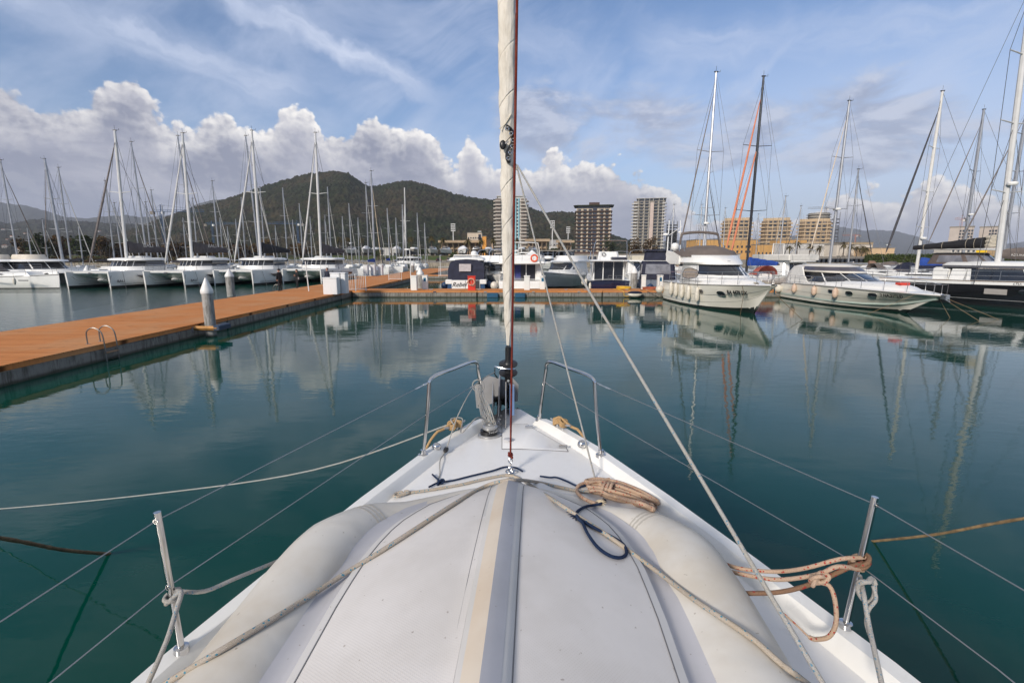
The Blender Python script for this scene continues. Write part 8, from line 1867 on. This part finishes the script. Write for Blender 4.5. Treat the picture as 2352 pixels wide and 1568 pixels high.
# ================================================================== boats laid up on the bank
random.seed(21)
WRAP = pm('white shrink wrap', (.70, .70, .71), .45, 0, .08, 2, bump=.6, bs=2); HG = pm('grey hull', (.36, .34, .32), .3, 0, .1, 1); HB = pm('dark hull', (.06, .05, .05), .3, 0, .2, 1)
for k, (px, kind, lb) in enumerate(((905-30, 0, 'low grey wrapped boat ashore behind the far catamaran'), (935, 1, 'big white wrapped boat ashore behind the far catamaran mast'), (975, 0, 'tan topped boat ashore right of the far catamaran'), (1020, 2, 'boat ashore with a windscreen, first left of the trees bush'), (1057, 2, 'boat ashore with roof gear behind the silver cars'), (1091, 1, 'white wrapped boat ashore above the silver estate car'),
      (1127, 3, 'dark bottomed boat ashore above the canopy boat, left of its dome'), (1166-3, 0, 'small white boat ashore right above the canopy boat dome'), (1268-90+20, 0, 'boat ashore hidden behind the furled sail'), (1225-0, 2, 'boat ashore just right of the furled sail'), (780, 0, 'white boat ashore in front of the left palms'), (815, 2, 'boat ashore behind the row of three cabinets'), (845, 1, 'wrapped boat ashore left of the cream mast'))):
    px_ = {5: 1083, 6: 1113, 7: 1145, 4: 1053, 3: 1019}.get(k, px); px_ = px_ - 22 if 880 < px_ < 1170 and k < 8 else px_
    Y = 207; p = AY(px_, 588, Y); T = Thing('laid_up_boat', (p.x, Y, 4.2), pi + random.uniform(-.5, .5), lb, 'boat', 'boats laid up ashore on the bank'); b = 1.75 + .2*(k % 2); L = 9
    st = [(0, b*.9, 1.7, b*.85, .9, b*.7, .2), (3, b, 1.75, b*.9, .9, b*.7, .1), (6, b*.8, 1.9, b*.5, 1.0, b*.3, .2), (8, b*.3, 2.05, b*.1, 1.4, .05, .8), (8.8, .05, 2.1, .04, 1.8, .03, 1.5)]
    mhull(T, st, (HG, WRAP, GEL, HB)[kind], rail=GREYC, bot=ANTI)
    if kind == 1: T.p(MB().loft([ring2(.2, 8.2, b*.98, 1.8, 4), ring2(.6, 6.5, b*.7, 2.6, 3), ring2(2.5, 4.5, .3, 3.3, 1)], True), 'shrink_wrap', WRAP)
    else:
        T.p(MB().loft([ring2(1, 6.5, b*.8, 1.8, 3), ring2(1.6, 4.8, b*.65, 2.7, 1.6)], True), 'cabin', GEL); 
        if kind >= 2: T.p(band(ring2(1, 6.5, b*.8, 1.8, 3), ring2(1.6, 4.8, b*.65, 2.7, 1.6), 4.2, 10.8, .4, .9, .03), 'windscreen', GLASS); rails(T, [(-b*.6, 3, 2.7), (0, 3, 2.7), (b*.6, 3, 2.7)], .6)
    m = MB()
    for a in (-1, 1):
        for y in (1.5, 5): m.tube([(a*1.3, y, -.9), (a*.9, y, .9)], .09, 5)
    T.p(m.box(-.25, .25, 1, 6, -.8, .12), 'boat_stand', HB)
# ================================================================== cars
def car(px, Y, z, rz, lb, col, L=4.3):
    p = AY(px, 588, Y); T = Thing('parked_car', (p.x, Y, z), rz, lb, 'car', 'cars parked below the grass bank'); w = .88
    prof_ = [(-L/2, .35), (-L/2, .85), (-L/2+.5, .95), (-L/2+.75, 1.0), (L/2-1.25, 1.0), (L/2-.1, .78), (L/2, .6), (L/2, .32), (L/2-.3, .25), (-L/2+.3, .25)]
    T.p(MB().prism(prof_, -w, w, 'yz'), 'body', col, sharp=20); T.p(MB().loft([[(-w*.95, -L/2+.35, .98), (w*.95, -L/2+.35, .98), (w*.95, L/2-1.2, .99), (-w*.95, L/2-1.2, .99)], [(-w*.75, -L/2+.75, 1.42), (w*.75, -L/2+.75, 1.42), (w*.75, L/2-2.0, 1.44), (-w*.75, L/2-2.0, 1.44)]], True), 'windows', GLASS, smooth=False)
    T.p(MB().box(-w*.76, w*.76, -L/2+.72, L/2-1.95, 1.43, 1.48), 'roof', col)
    for sx in (-1, 1):
        for y in (-L/2+.8, L/2-.85):
            wh = T.p(MB().lathe([(.001, -.1), (.32, -.1), (.32, .1), (.001, .1)], (sx*w, y, .32), 14, 'x'), 'wheel', BLK); MB().lathe([(.001, -.11), (.18, -.11), (.18, .115), (.001, .115)], (sx*w, y, .32), 12, 'x').build('rim', ALUW, wh)
        T.p(MB().box(sx*.72-.14, sx*.72+.14, L/2-.04, L/2+.02, .6, .74), 'headlight', CAPM); T.p(MB().box(sx*.72-.12, sx*.72+.12, -L/2-.02, -L/2+.03, .7, .85), 'tail_light', pm('red lens', (.5, .02, .02), .2))
CS = pm('silver car paint', (.45, .46, .47), .25, .4, .05, 1, coat=.5); CD = pm('dark car paint', (.03, .03, .035), .2, .2, .1, 1, coat=.5); CB = pm('blue car paint', (.04, .12, .25), .2, .2, .1, 1, coat=.5)
for px, rz, lb, col in ((908+0, 1.57, 'blue car behind the far catamaran, seen side-on', CB), (968-38+76-0, 0.2, 'dark car half hidden by the far catamaran roof', CD), (1033-0, .1, 'silver hatchback left of the dark car below the bank', CS), (1056, .2, 'dark car between two silver ones below the bank', CD), (1092, 1.5, 'silver estate car side-on below the grass bank', CS)):
    px2 = {908: 922, 1006: 1007, 1033: 1032-0, 1056: 1056, 1092: 1092}.get(px, px); car(px2 - 0, 181, 1.2, rz, lb, col)
# ================================================================== trees and hedges
def leaf_mat(name, a, b_, c=None):
    m = bpy.data.materials.new(name); m.use_nodes = True; t = NT(m.node_tree); b = t.n['Principled BSDF']; pos = t.new('ShaderNodeNewGeometry').outputs['Position']
    cc = t.mix(t.sm(t.noise(pos, .55, 4, .6), .35, .65), (*a, 1), (*b_, 1)); cc = t.mix(t.m('MULTIPLY', t.sm(t.noise(pos, 3.5, 2, .6), .5, .7), .6), cc, (*(c or tuple(x*1.6 for x in a)), 1))
    t.l.new(cc, b.inputs['Base Color']); b.inputs['Roughness'].default_value = .8; b.inputs['Specular IOR Level'].default_value = .15; return m
LG = leaf_mat('dark evergreen leaves', (.020, .032, .010), (.040, .050, .016)); LB = leaf_mat('russet autumn leaves', (.085, .048, .022), (.055, .045, .018)); LP = leaf_mat('palm fronds', (.060, .052, .020), (.10, .075, .03)); LH = leaf_mat('hedge leaves', (.040, .062, .018), (.060, .075, .022)); BARK = pm('bark', (.10, .075, .055), .95, 0, .3, 2)
def crown(m, c, rx, ry, rz_, n, s, rnd, hollow=.45):
    blobs = [(Vector((rnd.uniform(-.6, .6)*rx, rnd.uniform(-.6, .6)*ry, rnd.uniform(-.5, .65)*rz_)), rnd.uniform(.35, .6)) for _ in range(9)]
    for _ in range(n):
        b, q = rnd.choice(blobs); d = Vector((rnd.gauss(0, 1), rnd.gauss(0, 1), rnd.gauss(0, 1))).normalized()*q*rnd.uniform(hollow, 1.05); p = Vector(c) + b + Vector((d.x*rx, d.y*ry, d.z*rz_))
        u = Vector((rnd.gauss(0, 1), rnd.gauss(0, 1), rnd.gauss(0, .6))).normalized()*s*rnd.uniform(.6, 1.3); v = u.cross(Vector((rnd.gauss(0, 1), rnd.gauss(0, 1), rnd.gauss(0, 1)))).normalized()*s*rnd.uniform(.4, .9)
        m.add([p-u, p+v, p+u, p-v], [(0, 1, 2, 3)])
    return m
def tree(px, Y, py, wpx, lb, mat, z0=1.2, n=900, name='tree', group=None, s=None, trunk=.3):
    rnd = random.Random(int(px*7+Y)); p = AY(px, 588, Y); zt = zat(py, Y); w = wpx/FPX*Y/2; h = zt-z0; T = Thing(name, (p.x, Y, z0), 0, lb, 'tree', group)
    T.p(MB().tube([(0, 0, 0), (.1, 0, h*.35), (0, 0, h*.75)], [trunk, trunk*.7, trunk*.2], 7).tube([(.05, 0, h*.3), (w*.4, 0, h*.6)], [trunk*.5, .05], 5).tube([(.05, 0, h*.33), (-w*.4, .2, h*.62)], [trunk*.5, .05], 5), 'trunk', BARK)
    T.p(crown(MB(), (0, 0, h*.58), w, w*.8, h*.5, n, s or max(.25, w*.11), rnd), 'crown', mat, smooth=False); return T
for k, (px, Y, py, w_, mt, lb) in enumerate(((62, 160, 549, 50, LB, 'russet bush like tree left of the dark evergreen near the left edge'), (100, 158, 541, 60, LG, 'dark evergreen behind the long dark boom near the left edge'), (150, 165, 538, 70, LB, 'russet tree in the middle of the left grove'), (192, 155, 536, 66, LG, 'largest dark evergreen of the left grove'), (232, 168, 545, 50, LB, 'brown tree left of the brown furled headsail'), (285, 175, 556, 70, LB, 'brown scrub tree behind the leftmost catamaran mast'),
      (345, 172, 560, 60, LB, 'brown scrub tree behind the boom of the leftmost catamaran'), (400, 178, 556, 70, LB, 'reddish bare tree behind the enclosed flybridge tent'), (470, 176, 554, 70, LB, 'reddish bare tree behind the second catamaran'), (540, 190, 558, 70, LB, 'bare tree between second and middle catamaran'), (612, 192, 556, 66, LB, 'bare tree behind the middle catamaran boom'), (690, 195, 560, 60, LB, 'bare tree left of the fourth catamaran'), (1457, 300, 541, 36, LB, 'rust brown tree left of the grey gridded tower'), (1492, 290, 546, 40, LB, 'rust brown bare tree in front of the grey gridded tower'), (1392, 350, 544, 22, LG, 'dark tree just right of the brown slabbed tower'),
      (1404, 360, 552, 24, LG, 'low dark tree right of the brown slabbed tower'), (1263, 200, 573, 60, LG, 'low dark bush behind the pointed tent'), (1110, 202, 572, 24, LG, 'dark bush in front of the white tower'), (1043, 190, 579, 22, LH, 'round bush on the bank above the silver hatchback'), (868, 190, 576, 24, LH, 'yellow green bush left of the far catamaran'), (975, 230, 573, 60, LH, 'hedge like tree behind the laid up boats, left'), (1400+60, 220, 573, 40, LB, 'brown shrub behind the trawler arch'))):
    tree(px, Y, py, w_, lb, mt, land_h(AY(px, 588, Y).x, Y), 1100 if w_ > 45 else 600)
def palm(px, Y, py, lb, r=1.5):
    rnd = random.Random(int(px)); p = AY(px, 588, Y); z0 = land_h(p.x, Y); h = zat(py, Y) - z0 - .6; T = Thing('palm_tree', (p.x, Y, z0), 0, lb, 'palm tree', 'palms along the quays')
    T.p(MB().tube([(0, 0, 0), (.1, 0, h*.5), (0, 0, h)], [.30, .22, .26], 7), 'trunk', BARK); m = MB()
    for i in range(46):
        a = rnd.uniform(0, 2*pi); el = rnd.uniform(-.9, 1.2); L = r*rnd.uniform(.8, 1.25); d = Vector((cos(a)*cos(el), sin(a)*cos(el), sin(el))); P = [Vector((0, 0, h)) + d*L*t + Vector((0, 0, -.55*L*t*t)) for t in (0, .35, .7, 1)]
        sd_ = Vector((-sin(a), cos(a), 0)); wd = (.04, .22, .18, .02); m.loft([[q - sd_*ww + Vector((0, 0, -.1*ww)), q + Vector((0, 0, .05)), q + sd_*ww + Vector((0, 0, -.1*ww))] for q, ww in zip(P, wd)], False, False)
    T.p(m, 'crown', LP, smooth=False)
for px, Y, py, lb in ((782, 215, 545, 'palm right of the fourth catamaran, first of the row below the hill'), (800, 218, 545, 'second palm of the row below the hill'), (832, 216, 546, 'third palm of the row, near the thin bare mast'), (899, 214, 544, 'palm left of the far catamaran mast'), (945, 216, 545, 'palm right of the far catamaran mast'), (992, 212, 543, 'yellowish palm left of the stadium stand'), (1018+0, 212, 546, 'palm at the left end of the stadium stand'), (1076, 210, 549, 'palm before the right half of the stadium stand'), (1105, 210, 547, 'palm in front of the orange tower'), (1133, 210, 546, 'palm at the foot of the white tower'), (1188, 208, 548, 'palm right behind the furled sail'),
      (1812, 245, 565, 'palm in front of the white building, leftmost of the quay palms'), (1829, 238, 556, 'taller palm left of the gantry boat'), (1858, 240, 562, 'palm hidden behind the gantry boat'), (1881, 244, 565, 'palm right of the gantry boat'), (1936, 238, 557, 'palm left of the shorter grey mast'), (1952, 244, 562, 'palm just behind the shorter grey mast'), (1967, 240, 566, 'third palm from the right on the quay'), (1979, 244, 565, 'second palm from the right on the quay'), (1988, 236, 568, 'rightmost palm before the peach shed')):
    palm(px, Y, py, lb, 2.3 if Y > 230 else 1.9)
def hedge(p0, p1, Y, py, lb, n=2600, z0=1.2, d=2.0, mat=LH):
    a, b = AY(p0, 588, Y).x, AY(p1, 588, Y).x; zt = zat(py, Y); rnd = random.Random(int(p0)); m = MB(); T = Thing('hedge', ((a+b)/2, Y, z0), 0, lb, 'hedge'); w = b-a
    T.p(MB().box(-w/2, w/2, -d/2+.3, d/2-.3, 0, zt-z0-.35), 'inner_branches', LG)
    for _ in range(n):
        p = Vector((rnd.uniform(-w/2, w/2), rnd.choice((-d/2, rnd.uniform(-d/2, d/2))), rnd.uniform(0, zt-z0))); u = Vector((rnd.gauss(0, 1), rnd.gauss(0, 1), rnd.gauss(0, 1))).normalized()*.28; v = u.cross(Vector((rnd.gauss(0, 1), rnd.gauss(0, 1), rnd.gauss(0, 1)))).normalized()*.2; m.add([p-u, p+v, p+u, p-v], [(0, 1, 2, 3)])
    T.p(m, 'foliage', mat, smooth=False)
hedge(1990, 2200, 150, 583.5, 'long clipped hedge on the right hand quay'); hedge(2180, 2420, 152, 588, 'lower hedge behind the black yacht')
hedge(60, 640, 150, 590, 'strip of dry reeds along the left shore', 3600, mat=LB, d=4)
# ================================================================== houses on the far left slopes
random.seed(9); RT = pm('terracotta roof', (.30, .13, .07), .8, 0, .2, .5)
HP = [(8, 528), (30, 545), (38, 560), (60, 538), (66, 556), (78, 527), (88, 546), (96, 534), (104, 550), (118, 530), (124, 545), (20, 552), (50, 530), (140, 552), (150, 533), (168, 540), (186, 530), (200, 543), (212, 536), (228, 532), (240, 547), (256, 534), (262, 545), (275, 538), (300, 545), (315, 540), (45, 575), (12, 566), (86, 562)]
for k, (px, py) in enumerate(HP):
    Y = 1150 + (565-py)*14 + random.uniform(-40, 40); p = AY(px, py, Y); w, d, h = random.uniform(7, 13), 9, random.uniform(4, 7); z = p.z - h/2
    T = Thing('hillside_house', (p.x, Y, z), random.uniform(-.6, .6), 'small pale house among many on the hazy left hillside', 'house', 'houses on the left hillside'); mt = random.choice((PLW, PLW, SLB, PLO))
    T.p(MB().box(-w/2, w/2, -d/2, d/2, -25, h), 'wall', mt); T.p(MB().prism([(-w/2-.6, h), (w/2+.6, h), (0, h+2.2)], -d/2-.5, d/2+.5, 'xz'), 'roof', RT); T.p(MB().box(-1, 1, -d/2-.05, -d/2+.05, h*.35, h*.65), 'window', SHD)
# ================================================================== haze
hz = bpy.data.meshes.new('haze'); M_ = MB().box(-7600, 7600, -60, 8700, -1.5, 900); o = M_.build('haze', None, origin=(0, 0, 0), smooth=False)
m = bpy.data.materials.new('thin sea haze'); m.use_nodes = True; t = NT(m.node_tree); t.n.clear(); ou = t.new('ShaderNodeOutputMaterial'); vo = t.new('ShaderNodeVolumePrincipled')
vo.inputs['Color'].default_value = (.80, .86, 1.0, 1); vo.inputs['Density'].default_value = .0001; vo.inputs['Anisotropy'].default_value = .0; t.l.new(vo.outputs[0], ou.inputs['Volume'])
o.data.materials.append(m); tag(o, 'thin bluish haze over the bay', kind='stuff')
